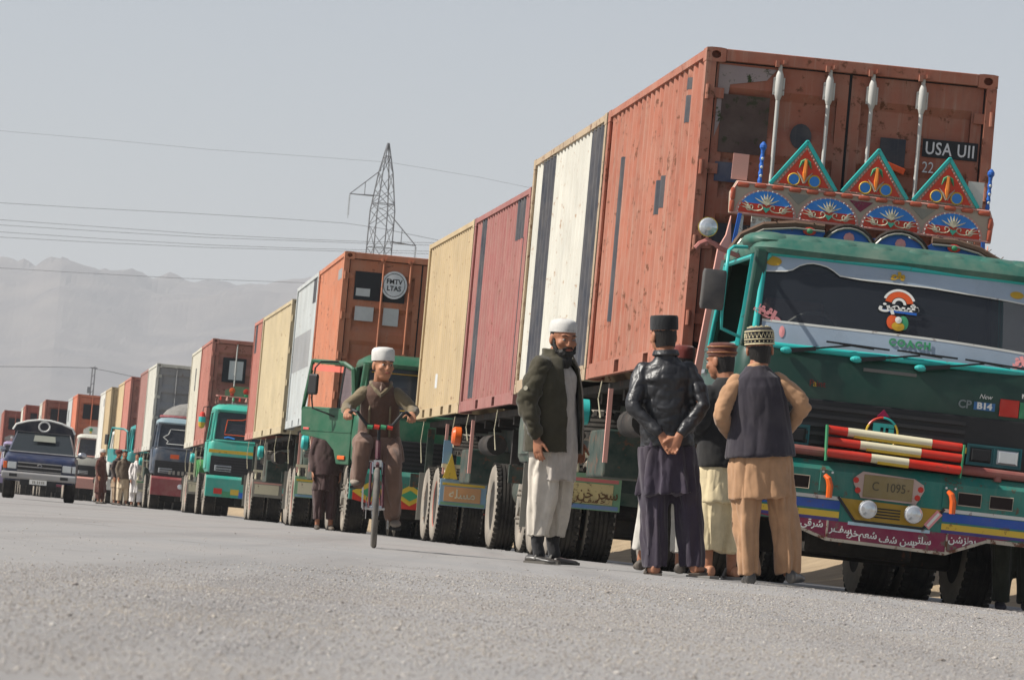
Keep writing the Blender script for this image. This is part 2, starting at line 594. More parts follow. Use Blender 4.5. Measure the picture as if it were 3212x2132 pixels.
# ---------------------------------------------------------------- shipping containers (20 ft)
CW, CL, CH = 1.219, 6.058, 2.591
PITCH, DEP = 0.2776, 0.046
def corr_pts(y0, y1):
    """corrugation polyline along y: (y, depth)"""
    prof = [(0.0, 0), (0.072, 0), (0.140, 1), (0.210, 1), (0.2776, 0)]
    a = 0.17
    ys = set((y0, y1))
    k = 0
    while a + k * PITCH < y1:
        for t, _ in prof:
            y = a + k * PITCH + t
            if y0 < y < y1:
                ys.add(round(y, 5))
        k += 1
    def dep(y):
        t = (y - a) % PITCH
        return float(np.interp(t, [p[0] for p in prof], [p[1] for p in prof]))
    return [(y, dep(y)) for y in sorted(ys)]
def corr_sheet(y0, y1, z0, z1, side, off=0.0):
    mb = MB()
    x0 = CW - 0.016 + off
    pts = corr_pts(y0, y1)
    vs = []
    for y, d in pts:
        x = side * (x0 - d * DEP)
        vs += [(x, y, z0), (x, y, z1)]
    fs = [(2 * i, 2 * i + 2, 2 * i + 3, 2 * i + 1) for i in range(len(pts) - 1)]
    if side > 0:
        fs = [f[::-1] for f in fs]
    me = MB()
    me.add(vs, fs)
    return me
def sheet_mesh(key, mb):
    if key not in CACHE:
        me = bpy.data.meshes.new('sheet')
        me.from_pydata(mb.v, [], mb.f)
        CACHE[key] = me
    return CACHE[key]
def rail_mb(side, pockets):
    mb = MB()
    x0, x1 = (side * (CW - 0.055), side * CW)
    if x0 > x1:
        x0, x1 = x1, x0
    y = 0.165
    for a, b in pockets:
        mb.box(x0, x1, y, a, 0.012, 0.150)
        mb.box(x0, x1, a, b, 0.135, 0.150)
        mb.box(x0, x1, a, b, 0.012, 0.022)
        y = b
    mb.box(x0, x1, y, CL - 0.165, 0.012, 0.150)
    # inner dark wall of the fork pockets
    xi = side * (CW - 0.30)
    mb.box(min(xi, side * (CW - 0.06)), max(xi, side * (CW - 0.06)), 0.3, CL - 0.3, 0.155, 0.17)
    return mb
def casting_mb(x, y, z):
    s, w, h = 0.162, 0.178, 0.118
    mb = MB()
    x0, x1 = (x - s, x) if x > 0 else (x, x + s)
    y0, y1 = (y, y + w) if y < 1 else (y - w, y)
    z0, z1 = (z, z + h) if z < 1 else (z - h, z)
    # block with an oval slot cut in the end face
    fy = y0 if y < 1 else y1
    sg = 1 if y < 1 else -1
    cx, cz = (x0 + x1) / 2, (z0 + z1) / 2
    n = 16
    ring_o, ring_i, ring_d = [], [], []
    for k in range(n):
        t = 2 * PI * (k + 0.5) / n
        c, si = math.cos(t), math.sin(t)
        kx = max(abs(c) / ((x1 - x0) / 2), abs(si) / ((z1 - z0) / 2))
        ring_o.append((cx + c / kx, fy, cz + si / kx))
        ring_i.append((cx + 0.040 * c, fy, cz + 0.032 * si))
        ring_d.append((cx + 0.040 * c, fy + sg * 0.08, cz + 0.032 * si))
    nv = ring_o + ring_i + ring_d
    fs = [(k, (k + 1) % n, n + (k + 1) % n, n + k) for k in range(n)] + [(n + k, n + (k + 1) % n, 2 * n + (k + 1) % n, 2 * n + k) for k in range(n)] + [tuple(range(2 * n, 3 * n))]
    back = [(p[0], y1 if y < 1 else y0, p[2]) for p in ring_o]
    m0 = len(nv)
    nv += back
    fs += [(k, (k + 1) % n, m0 + (k + 1) % n, m0 + k) for k in range(n)] + [tuple(range(m0, m0 + n))]
    mb.add(nv, fs)
    return mb
DZ0, DZ1 = 0.17, 2.475
def door_mb(sx):
    """one door leaf: flat border, horizontal corrugation in the middle"""
    mb = MB()
    x0, x1 = (0.012, CW - 0.10) if sx > 0 else (-(CW - 0.10), -0.012)
    b = 0.11
    zs, nb = [], 4
    za, zb = DZ0 + b, DZ1 - b
    hh = (zb - za) / nb
    prof = [(DZ0, 0.045), (za, 0.045)]
    for i in range(nb):
        z = za + i * hh
        prof += [(z + 0.04, 0.045 if i == 0 else 0.047), (z + 0.14, 0.091), (z + hh * 0.70, 0.091), (z + hh * 0.70 + 0.07, 0.045)]
    prof += [(zb, 0.045), (DZ1, 0.045)]
    xa, xb = x0 + 0.09, x1 - 0.09
    for i in range(len(prof) - 1):
        (z0, y0), (z1, y1) = prof[i], prof[i + 1]
        mb.add([(xa, y0, z0), (xb, y0, z0), (xb, y1, z1), (xa, y1, z1)], [(0, 1, 2, 3)])
        for x, xs in ((xa, -1), (xb, 1)):
            if y0 > 0.05 or y1 > 0.05:
                mb.add([(x, 0.0455, z0), (x, y0, z0), (x, y1, z1), (x, 0.0455, z1)], [(0, 1, 2, 3)])
    mb.box(x0, xa, 0.045, 0.10, DZ0, DZ1)
    mb.box(xb, x1, 0.045, 0.10, DZ0, DZ1)
    mb.box(xa, xb, 0.0935, 0.10, DZ0, DZ1)
    return mb
def rod_mb(x):
    return MB().cyl((x, 0.012, 0.10), (x, 0.012, 2.52), 0.0175, n=10)
def keeper_mb(x, big):
    mb = MB()
    mb.cbox((x, 0.012, 2.515), (0.085, 0.05, 0.035)).cbox((x - 0.03, -0.01, 2.50), (0.03, 0.05, 0.05)).cbox((x + 0.03, -0.01, 2.52), (0.025, 0.05, 0.03))
    return mb
def guide_mb(x, z):
    mb = MB()
    mb.lathe([(0.019, -0.12), (0.026, -0.10), (0.033, -0.08), (0.033, 0.075), (0.026, 0.10), (0.019, 0.12)], (0, 0, 1), (x, 0.010, z), 12)
    mb.cbox((x, 0.022, z - 0.01), (0.095, 0.03, 0.14))
    for dx in (-0.039, 0.039):
        for dz in (-0.055, 0.055):
            mb.cyl((x + dx, 0.008, z + dz), (x + dx, 0.001, z + dz), 0.009, n=6)
    return mb
def handle_mb(x, d):
    mb = MB()
    mb.bar((x, -0.008, 1.05), (x + d * 0.42, -0.008, 1.02), 0.012, 0.03).cbox((x + d * 0.36, 0.02, 1.02), (0.06, 0.04, 0.08)).cbox((x, 0.0, 1.05), (0.05, 0.03, 0.06))
    return mb
def hinge_mb(side, z):
    mb = MB()
    mb.cyl((side * (CW - 0.03), -0.008, z - 0.06), (side * (CW - 0.03), -0.008, z + 0.06), 0.018, n=8)
    mb.cbox((side * (CW - 0.095), 0.030, z), (0.15, 0.024, 0.085))
    return mb
GASKET = None
def container(loc, rz, cols, label, zb=1.72, patches=(), detail=2, rods=None, guides=None, pockets=None, doorcol=None, stripes=(), trim=None):
    """container with its door end towards the camera. cols = paint material"""
    global GASKET
    if GASKET is None:
        GASKET = plain('rubber_gasket', (0.018, 0.018, 0.02), 0.85)
    t = thing('shipping_container', label, 'container', (loc[0], loc[1], zb), rz, 'shipping containers on the queued trailers')
    body, trm = cols, trim or cols
    rods = rods or body
    guides = guides or rods
    dc = doorcol or body
    pk = pockets or ((1.95, 2.25), (3.80, 4.10))
    for s in (-1, 1):
        link('side_panel', sheet_mesh(('side', s), corr_sheet(0.13, CL - 0.13, 0.15, CH - 0.06, s)), body, t)
        link('bottom_rail', shared(('rail', s, pk), lambda: rail_mb(s, pk)), trm, t)
        link('top_rail', shared(('trail', s), lambda: MB().box(min(s * CW, s * (CW - 0.06)), max(s * CW, s * (CW - 0.06)), 0.165, CL - 0.165, CH - 0.075, CH - 0.012)), trm, t)
        for y in (0, CL):
            ya, yb = (0.0, 0.10) if y == 0 else (CL - 0.10, CL)
            link('corner_post', shared(('post', s, y), lambda: MB().box(min(s * CW, s * (CW - 0.085)), max(s * CW, s * (CW - 0.085)), ya, yb, 0.118, CH - 0.118).box(min(s * (CW - 0.001), s * (CW - 0.02)), max(s * (CW - 0.001), s * (CW - 0.02)), ya + 0.1 if y == 0 else ya - 0.035, yb + 0.035 if y == 0 else yb - 0.1, 0.118, CH - 0.118)), trm, t)
            for z in (0, CH):
                link('corner_casting', shared(('cast', s, y, z), lambda: casting_mb(s * (CW + 0.002), y - 0.002 if y == 0 else y + 0.002, z)), trm, t)
    link('roof', shared('roof', lambda: MB().box(-CW + 0.06, CW - 0.06, 0.10, CL - 0.05, CH - 0.04, CH - 0.018)), body, t)
    link('back_panel', shared('bpanel', lambda: MB().box(-CW + 0.085, CW - 0.085, CL - 0.06, CL - 0.03, 0.12, CH - 0.04)), body, t)
    link('floor', shared('cfloor', lambda: MB().box(-CW + 0.056, CW - 0.056, 0.06, CL - 0.06, 0.11, 0.145)), GASKET, t)
    link('header', shared('header', lambda: MB().box(-CW + 0.162, CW - 0.162, 0.0, 0.09, 2.487, CH - 0.006)), trm, t, bevel=0.006 if detail > 1 else 0)
    link('sill', shared('sill', lambda: MB().box(-CW + 0.162, CW - 0.162, 0.0, 0.09, 0.006, 0.150)), trm, t)
    for s in (-1, 1):
        d = link('door', shared(('door', s), lambda: door_mb(s)), dc, t)
        link('gasket', shared(('gask', s), lambda: MB().box(min(s * (CW - 0.1), s * (CW - 0.084)), max(s * (CW - 0.1), s * (CW - 0.084)), 0.052, 0.09, 0.155, 2.485).box(min(0, s * 0.0115), max(0, s * 0.0115), 0.052, 0.09, 0.155, 2.485).box(min(s * 0.0116, s * (CW - 0.1)), max(s * 0.0116, s * (CW - 0.1)), 0.052, 0.09, 2.4755, 2.4865)), GASKET, d)
        xs = (0.18, 0.60)
        if detail >= 1:
            for x in xs:
                r = link('locking_rod', shared(('rod', s * x), lambda: rod_mb(s * x), 40), rods, d)
                if detail >= 2:
                    link('rod_keeper', shared(('keep', s * x), lambda: keeper_mb(s * x, 1)), trm, d)
                if detail >= 3:
                    link('rod_guide', shared(('guide', s * x), lambda: guide_mb(s * x, 2.33), 35), guides, d)
        if detail >= 2:
            link('door_handle', shared(('hand', s), lambda: handle_mb(s * xs[0], s)), rods, d)
            for z in (0.36, 0.98, 1.60, 2.22):
                link('hinge', shared(('hinge', s, z), lambda: hinge_mb(s, z)), trm, d)
    for (y0, y1, z0, z1, pm) in patches:
        link('painted_patch', sheet_mesh(('patch', y0, y1, z0, z1), corr_sheet(y0, y1, z0, z1, -1, 0.003)), pm, t)
    return t
# ---------------------------------------------------------------- the queue: where each truck's container front stands
QUEUE = {'a': (1.386, 35.1, 6.17), 'b': (0.07, 50.85, 6.55), 'c': (-2.68, 66.2, 6.1), 'd': (-4.26, 82.4, 6.6), 'e': (-7.28, 105.0, 6.4), 'f': (-10.42, 127.5, 7.0),
         'g': (-12.55, 143.6, 7.0), 'h': (-14.6, 159.2, 7.2), 'i': (-17.39, 174.9, 7.5), 'j': (-20.36, 190.7, 7.3), 'k': (-22.92, 206.0, 7.3), 'l': (-26.08, 224.7, 7.3)}
def qp(k, x, y, z=0.0):
    """truck-local point (x across from the centre line, y back from the container front) in the world"""
    ox, oy, th = QUEUE[k]
    t = R(th)
    x += CW
    return Vector((ox + math.cos(t) * x - math.sin(t) * y, oy + math.sin(t) * x + math.cos(t) * y, z))
def cpaint(name, rgb, **k):
    k.setdefault('dust', 0.22)
    k.setdefault('streak', 0.22)
    k.setdefault('rust', 0.12)
    return paint(name, srgb(*rgb), rough=0.6, seed=len(MATS) * 0.37, spec=0.3, **k)
SLATE = paint('slate_paint', srgb(46, 50, 60), 0.6, dust=0.15, streak=0.15)
P_A1 = cpaint('rust_orange_paint', (156, 92, 72), rust=0.42, dust=0.25, streak=0.42, fade=srgb(172, 114, 94))
P_A2 = cpaint('off_white_paint', (196, 194, 184), rust=0.22, streak=0.18, dust=0.12, rustcol=(0.30, 0.15, 0.06))
P_A2T = cpaint('chipped_buff_paint', (168, 148, 122), rust=0.5)
P_B1 = cpaint('dull_maroon_paint', (146, 92, 88))
P_B2 = cpaint('tan_paint', (178, 158, 124), streak=0.1, rust=0.1)
P_C1 = cpaint('burnt_orange_paint', (182, 114, 84), rust=0.3)
P_C2 = cpaint('pale_grey_paint', (174, 179, 179), streak=0.3, dust=0.15)
P_D1 = cpaint('sand_paint', (180, 165, 133), streak=0.1, rust=0.08)
P_D2 = cpaint('salmon_paint', (176, 112, 100))
P_E1 = cpaint('brick_red_paint', (162, 102, 90), rust=0.3)
P_E2 = cpaint('cream_paint', (189, 185, 170), dust=0.12)
P_F1 = cpaint('chalk_white_paint', (189, 188, 178), dust=0.12)
P_FD = cpaint('steel_grey_paint', (138, 140, 142))
P_F2 = cpaint('brown_maroon_paint', (146, 104, 98))
P_G2 = cpaint('straw_paint', (186, 166, 130), streak=0.1)
P_H2 = cpaint('bright_white_paint', (198, 197, 190), dust=0.1, streak=0.1)
P_I1 = cpaint('bright_orange_paint', (194, 112, 84))
P_J1 = cpaint('rust_brown_paint', (150, 94, 78))
P_K1 = cpaint('red_oxide_paint', (150, 80, 68))
ROD_W = paint('white_rod_paint', srgb(188, 188, 184), 0.5, dust=0.25, rust=0.25)
GREYP = paint('grey_overpaint', srgb(138, 140, 142), 0.65, dust=0.2)
def cont(k, slot, *a, **kw):
    y = 0.0 if slot == 0 else kw.pop('y1', 6.16)
    p = qp(k, 0, y)
    return container((p.x, p.y), R(QUEUE[k][2]), *a, **kw)
A1 = cont('a', 0, P_A1, 'rust orange shipping container with white door rods behind the big green cab', detail=3, rods=ROD_W,
          patches=((0.86, 1.08, 2.33, 2.43, SLATE), (0.90, 1.14, 2.05, 2.28, SLATE), (1.98, 2.20, 1.40, 1.68, SLATE), (2.20, 2.48, 1.36, 1.66, SLATE), (4.80, 5.02, 0.52, 2.06, SLATE)))
A2 = cont('a', 1, P_A2, 'white shipping container with two broad black vertical stripes', trim=P_A2T, patches=((0.16, 1.26, 0.16, 2.50, SLATE), (4.08, 5.22, 0.16, 2.50, SLATE)))
B1 = cont('b', 0, P_B1, 'dull maroon shipping container between the striped white and plain tan ones', rods=P_A1,
          patches=((0.68, 1.46, 2.02, 2.52, SLATE), (0.46, 0.66, 0.18, 2.02, SLATE), (4.74, 5.34, 0.18, 2.52, SLATE)))
B2 = cont('b', 1, P_B2, 'plain tan shipping container with four fork slots behind the maroon one', pockets=((0.9, 1.25), (2.0, 2.35), (3.5, 3.85), (4.6, 4.95)))
C1_ = cont('c', 0, P_C1, 'burnt orange shipping container with a round white sign on its door',
           patches=((0.56, 1.50, 2.20, 2.36, GREYP),))
C2_ = cont('c', 1, P_C2, 'pale grey shipping container patched with darker grey, behind the open green door',
           patches=((0.63, 1.35, 2.10, 2.52, SLATE), (1.1, 5.75, 1.02, 1.66, GREYP)))
D1_ = cont('d', 0, P_D1, 'long sand coloured shipping container with yellow trailer stays under its corner')
D1_.scale.y = 9.10 / CL
D2_ = cont('d', 1, P_D2, 'short salmon red shipping container with grey patches on its top edge', y1=9.2, patches=((0.15, 0.8, 2.1, 2.52, SLATE), (3.9, 5.4, 1.9, 2.52, SLATE)))
D2_.scale.y = 2.99 / CL
E1_ = cont('e', 0, P_E1, 'brick red shipping container behind the turquoise cab', rods=ROD_W)
E2_ = cont('e', 1, P_E2, 'cream shipping container with one dark slit behind the brick red one', patches=((2.6, 3.2, 1.5, 2.1, SLATE),))
F1_ = cont('f', 0, P_F1, 'white shipping container with grey doors behind the dark blue cab', doorcol=P_FD, rods=P_FD)
F2_ = cont('f', 1, P_F2, 'brownish maroon shipping container behind the one with grey doors')
G1_ = cont('g', 0, P_D2, 'faded red shipping container with a straw yellow one behind it', detail=1)
G2_ = cont('g', 1, P_G2, 'straw yellow shipping container behind the open turquoise truck door', detail=1)
H1_ = cont('h', 0, P_B2, 'tan shipping container just ahead of a bright white one far down the line', detail=1)
H2_ = cont('h', 1, P_H2, 'bright white shipping container with a small black mark near the far pole', detail=1, patches=((1.2, 1.8, 2.0, 2.3, SLATE),))
I1_ = cont('i', 0, P_I1, 'bright orange shipping container right of the blue pickup', detail=1)
I2_ = cont('i', 1, P_C2, 'pale grey shipping container behind the bright orange one', detail=1, patches=((3.9, 4.7, 1.6, 2.1, SLATE),))
J1_ = cont('j', 0, P_J1, 'rust brown shipping container above the pickup roof', detail=1)
J2_ = cont('j', 1, P_F1, 'narrow white shipping container glimpsed behind the rust brown one', detail=1, patches=((2.2, 3.0, 1.5, 2.0, SLATE),))
K1_ = cont('k', 0, P_K1, 'red oxide shipping container with dark doors above the pickup', detail=1)
K2_ = cont('k', 1, P_A2, 'whitish shipping container behind the red oxide one', detail=1)
L1_ = cont('l', 0, P_K1, 'last red shipping container at the left end of the visible line', detail=1)
L2_ = cont('l', 1, P_E1, 'brick red shipping container at the far end, cut by the picture edge', detail=1)

# marks painted or stuck on the door ends
INK = plain('black_stencil', (0.02, 0.022, 0.026), 0.7)
CHALK = plain('white_stencil', srgb(214, 216, 218), 0.7)
PAPER = plain('paper_sheet', srgb(196, 198, 198), 0.8)
def decal(t, name, poly, mat, y=0.040, label=None):
    return link(name, MB().prism(poly, y - 0.0025, y), mat, t, label=label)
def rectp(x0, x1, z0, z1):
    return [(x0, z0), (x1, z0), (x1, z1), (x0, z1)]
decal(A1, 'overpaint_and_sun_patch', [(-1.10, 2.46), (-0.62, 2.455), (-0.70, 2.36), (-1.0, 2.30), (-1.02, 2.12), (-1.10, 1.86)], paint('lilac_sunlit_overpaint', srgb(146, 132, 134), 0.7, dust=0.3, rust=0.5, rustcol=(0.03, 0.045, 0.012)), 0.040)  # lilac patch: wedge of grazing sunlight put into its shape and pale colour
decal(A1, 'overpaint_and_sun_patch', rectp(-1.06, -0.66, 1.74, 2.22), paint('sooty_overpaint', srgb(74, 56, 52), 0.7, dust=0.15, rust=0.4, rustcol=(0.03, 0.035, 0.012)), 0.038)
decal(A1, 'overpaint_and_sun_patch', [(-0.38 + 0.09 * math.cos(t * PI / 8), 1.93 + 0.105 * math.sin(t * PI / 8)) for t in range(16)], SLATE, 0.038)
decal(A1, 'overpaint_and_sun_patch', rectp(0.285, 0.50, 1.76, 1.99), SLATE, 0.038)
decal(A1, 'overpaint_and_sun_patch', rectp(-1.07, -0.88, 1.50, 1.66), paint('blue_overpaint', srgb(52, 66, 96), 0.7, dust=0.3), 0.038)
decal(A1, 'overpaint_and_sun_patch', rectp(-1.08, -0.70, 1.00, 1.16), SLATE, 0.038)
decal(A1, 'stencil_patch', rectp(0.64, 1.105, 1.865, 2.015), INK, 0.038)
text('stencil_lettering', 'USA UII', CHALK, A1, (0.872, 0.034, 1.935), 0.145, sx=0.80, bold=0.002, space=1.1)
text('stencil_lettering', '22', CHALK, A1, (0.70, 0.040, 1.775), 0.13, sx=0.8)
text('stencil_lettering', '\u0664\u0664\u0664' if False else 'JJJ', CHALK, A1, (0.47, 0.040, 1.50), 0.085, sx=0.8)
tape = link('tape_strip', MB().cbox((0.42, 0.008, 1.745), (0.17, 0.03, 0.05), Matrix.Rotation(R(18), 3, 'Y')), plain('orange_tape', srgb(214, 84, 36), 0.6), A1, bevel=0.004)
# second truck with doors in view: black board, white round sign, papers
decal(C1_, 'black_board', rectp(-1.03, -0.60, 1.86, 2.30), INK, 0.036)
decal(C1_, 'black_board', rectp(-0.59, -0.24, 1.86, 2.05), INK, 0.036)
sg = decal(C1_, 'round_sign', [(-0.42 + 0.20 * math.cos(t * PI / 16), 2.13 + 0.215 * math.sin(t * PI / 16)) for t in range(32)], CHALK, 0.002)
rg_ = MB()
for q in range(36):
    a0, a1 = 2 * PI * q / 36, 2 * PI * (q + 1) / 36
    P = [(-0.42 + r * math.cos(a), -0.0035, 2.13 + r * 1.07 * math.sin(a)) for a in (a0, a1) for r in (0.162, 0.170)]
    rg_.add(P, [(0, 1, 3, 2)])
link('sign_ring', rg_, INK, sg)
text('sign_lettering', 'FMTV\nLTAS', INK, sg, (-0.42, -0.004, 2.128), 0.105, sx=0.95, bold=0.002)
decal(C1_, 'taped_paper', rectp(-0.99, -0.70, 1.54, 1.76), PAPER, 0.036)
decal(C1_, 'taped_paper', rectp(-0.55, -0.31, 1.50, 1.77), PAPER, 0.036)
decal(C1_, 'taped_paper', rectp(-1.0, -0.78, 1.92, 2.04), PAPER, 0.030)
decal(E1_, 'black_board', rectp(-0.92, -0.35, 1.55, 2.15), INK, 0.036)
decal(E1_, 'taped_paper', rectp(-0.76, -0.42, 1.62, 2.08), PAPER, 0.030)
for t_ in (I1_, J1_, K1_, L1_):
    decal(t_, 'black_board', rectp(-0.95, 0.2, 1.60, 2.20), INK, 0.036)
decal(F1_, 'black_board', rectp(-0.05, 0.10, 1.30, 1.45), INK, 0.036)
decal(B2, 'small_notice', rectp(0, 0.01, 0, 0.01), PAPER)
bpy.data.objects.remove(bpy.data.objects['small_notice'])
link('small_notice', sheet_mesh('notice', corr_sheet(3.3, 3.75, 0.42, 0.62, -1, 0.004)), PAPER, B2)
# ---------------------------------------------------------------- truck building blocks
RUBBER = paint('tyre_rubber', (0.014, 0.0135, 0.013), 0.85, dust=0.14, vary=0.2, spec=0.2)
DUSTY = paint('dusty_sidewall', srgb(128, 122, 114), 0.95, dust=0.6, vary=0.2, spec=0.1)
HUBM = paint('hub_steel', srgb(120, 116, 108), 0.7, dust=0.5, rust=0.4)
UNDER = paint('chassis_black', (0.015, 0.013, 0.012), 0.8, dust=0.10, rust=0.2)
DECKM = paint('trailer_green', srgb(22, 46, 40), 0.7, dust=0.18, rust=0.4)
RIMR = paint('rim_red', srgb(150, 60, 46), 0.7, dust=0.5)
TURQ = paint('turquoise_trim', srgb(38, 172, 168), 0.35, dust=0.10, rust=0.1)
AMBER = plain('amber_lens', srgb(222, 98, 34), 0.25, spec=0.6)
CHROME = plain('dull_chrome', (0.55, 0.55, 0.55), 0.22, metal=0.9)
GLASSD = plain('dark_glass', (0.030, 0.034, 0.042), 0.10, spec=0.7, alpha=0.74)
LENS = plain('lamp_lens', (0.62, 0.64, 0.66), 0.12, metal=0.55, spec=0.7)
BLACKP = plain('black_plastic', (0.018, 0.018, 0.019), 0.5)
WHITEP = paint('white_trim', srgb(205, 206, 200), 0.55, dust=0.2, rust=0.2)
PINKP = paint('pink_board', srgb(206, 150, 138), 0.6, dust=0.2)
REDP = paint('red_enamel', srgb(196, 42, 26), 0.4, dust=0.12, rust=0.15)
BLUEP = paint('blue_enamel', srgb(28, 96, 184), 0.4, dust=0.08)
YELP = paint('yellow_enamel', srgb(206, 172, 48), 0.45, dust=0.15, rust=0.2)
LYEL = paint('cream_enamel', srgb(214, 206, 176), 0.5, dust=0.2, rust=0.2)
BEIGE = paint('beige_enamel', srgb(176, 160, 142), 0.55, dust=0.25)
MAROON = paint('maroon_enamel', srgb(126, 26, 64), 0.45, dust=0.14, rust=0.5, rustcol=(0.16, 0.12, 0.09))
LGREEN = paint('leaf_green_enamel', srgb(50, 140, 96), 0.5, dust=0.15)
FLAPG = paint('grey_flap', srgb(140, 138, 128), 0.85, dust=0.4)
TR, TWD = 0.52, 0.28
def tyre_mb():
    mb = MB()
    w = TWD / 2
    prof = [(0.30, -w + 0.02), (0.36, -w), (0.47, -w - 0.004), (0.505, -w + 0.02), (TR, -w + 0.05)]
    for g in range(4):
        c = (-0.0675 + g * 0.045)
        prof += [(TR, c - 0.009), (TR - 0.014, c - 0.007), (TR - 0.014, c + 0.007), (TR, c + 0.009)]
    prof += [(TR, w - 0.05), (0.505, w - 0.02), (0.47, w + 0.004), (0.36, w), (0.30, w - 0.02)]
    mb.lathe(prof, (1, 0, 0), (0, 0, 0), 40)
    # shoulder lugs
    for k in range(40):
        a = 2 * PI * (k + 0.5) / 40
        for s in (-1, 1):
            M = Matrix.Rotation(-a, 3, 'X')
            mb.cbox(M @ Vector((s * (w - 0.028), 0, TR - 0.003)), (0.050, 0.045, 0.018), M)
    return mb
def wall_mb():
    w = TWD / 2
    mb = MB()
    n = 40
    for s in (-1, 1):
        vs, fs = [], []
        pr = [(0.31, w - 0.012), (0.36, w + 0.003), (0.47, w + 0.007), (0.500, w - 0.015)]
        for r, x in pr:
            vs += [(s * x, r * math.cos(2 * PI * k / n), r * math.sin(2 * PI * k / n)) for k in range(n)]
        for i in range(len(pr) - 1):
            fs += [(i * n + k, i * n + (k + 1) % n, (i + 1) * n + (k + 1) % n, (i + 1) * n + k) for k in range(n)]
        mb.add(vs, fs)
    return mb
def rim_mb(front):
    mb = MB()
    if front:
        mb.lathe([(0.0, -0.19), (0.10, -0.19), (0.11, -0.15), (0.20, -0.13), (0.26, -0.10), (0.30, -0.12), (0.315, -0.13), (0.315, 0.10), (0.0, 0.10)], (1, 0, 0), (0, 0, 0), 28)
    else:
        mb.lathe([(0.0, -0.10), (0.13, -0.10), (0.14, -0.03), (0.24, -0.01), (0.28, -0.09), (0.30, -0.125), (0.315, -0.13), (0.315, 0.10), (0.0, 0.10)], (1, 0, 0), (0, 0, 0), 28)
    for k in range(8):
        a = 2 * PI * k / 8
        mb.cyl((-0.15 if front else -0.05, 0.19 * math.cos(a), 0.19 * math.sin(a)), (-0.19 if front else -0.07, 0.19 * math.cos(a), 0.19 * math.sin(a)), 0.014, n=6)
    return mb
def wheel(t, x, y, front=False, rim=None, spin=0.0, drop=0.0):
    """outer side faces away from the centre line"""
    w = link('tyre', shared('tyre', tyre_mb, 30), RUBBER)
    w.name = 'wheel'
    w.parent = t
    w.location = (x, y, TR - 0.005 - 0.024 * max(0.0, x + 1.1) - drop)
    w.rotation_euler = (spin, 0, 0 if x < 0 else PI)
    link('sidewall', shared('swall', wall_mb, 50), DUSTY, w)
    link('rim', shared(('rim', front), lambda: rim_mb(front), 35), rim or HUBM, w)
    return w
def rrect(hw, y0, y1, r, z, n=5, wave=0.0):
    pts = []
    for cx, cy_, a0 in ((hw - r, y1 - r, 0), (-hw + r, y1 - r, 90), (-hw + r, y0 + r, 180), (hw - r, y0 + r, 270)):
        for k in range(n + 1):
            a = R(a0 + 90 * k / n)
            pts.append((cx + r * math.cos(a), cy_ + r * math.sin(a), z))
    return pts
CF = -2.60
def ws_y(x, z):
    return CF - 0.02 + (z - 1.78) * 0.235 + 0.05 * (x / 1.1) ** 2
def ws_patch(xs, lo, hi, off, nz_=3, th=0.0):
    """sheet that follows the windscreen between the curves lo(x) and hi(x)"""
    mb = MB()
    vs = []
    for x in xs:
        a, b = lo(x), hi(x)
        for k in range(nz_ + 1):
            z = a + (b - a) * k / nz_
            vs.append((x, ws_y(x, z) - off, z))
    m = nz_ + 1
    fs = [(i * m + k, (i + 1) * m + k, (i + 1) * m + k + 1, i * m + k + 1) for i in range(len(xs) - 1) for k in range(nz_)]
    return mb.add(vs, fs)
def linsp(a, b, n):
    return [a + (b - a) * i / n for i in range(n + 1)]
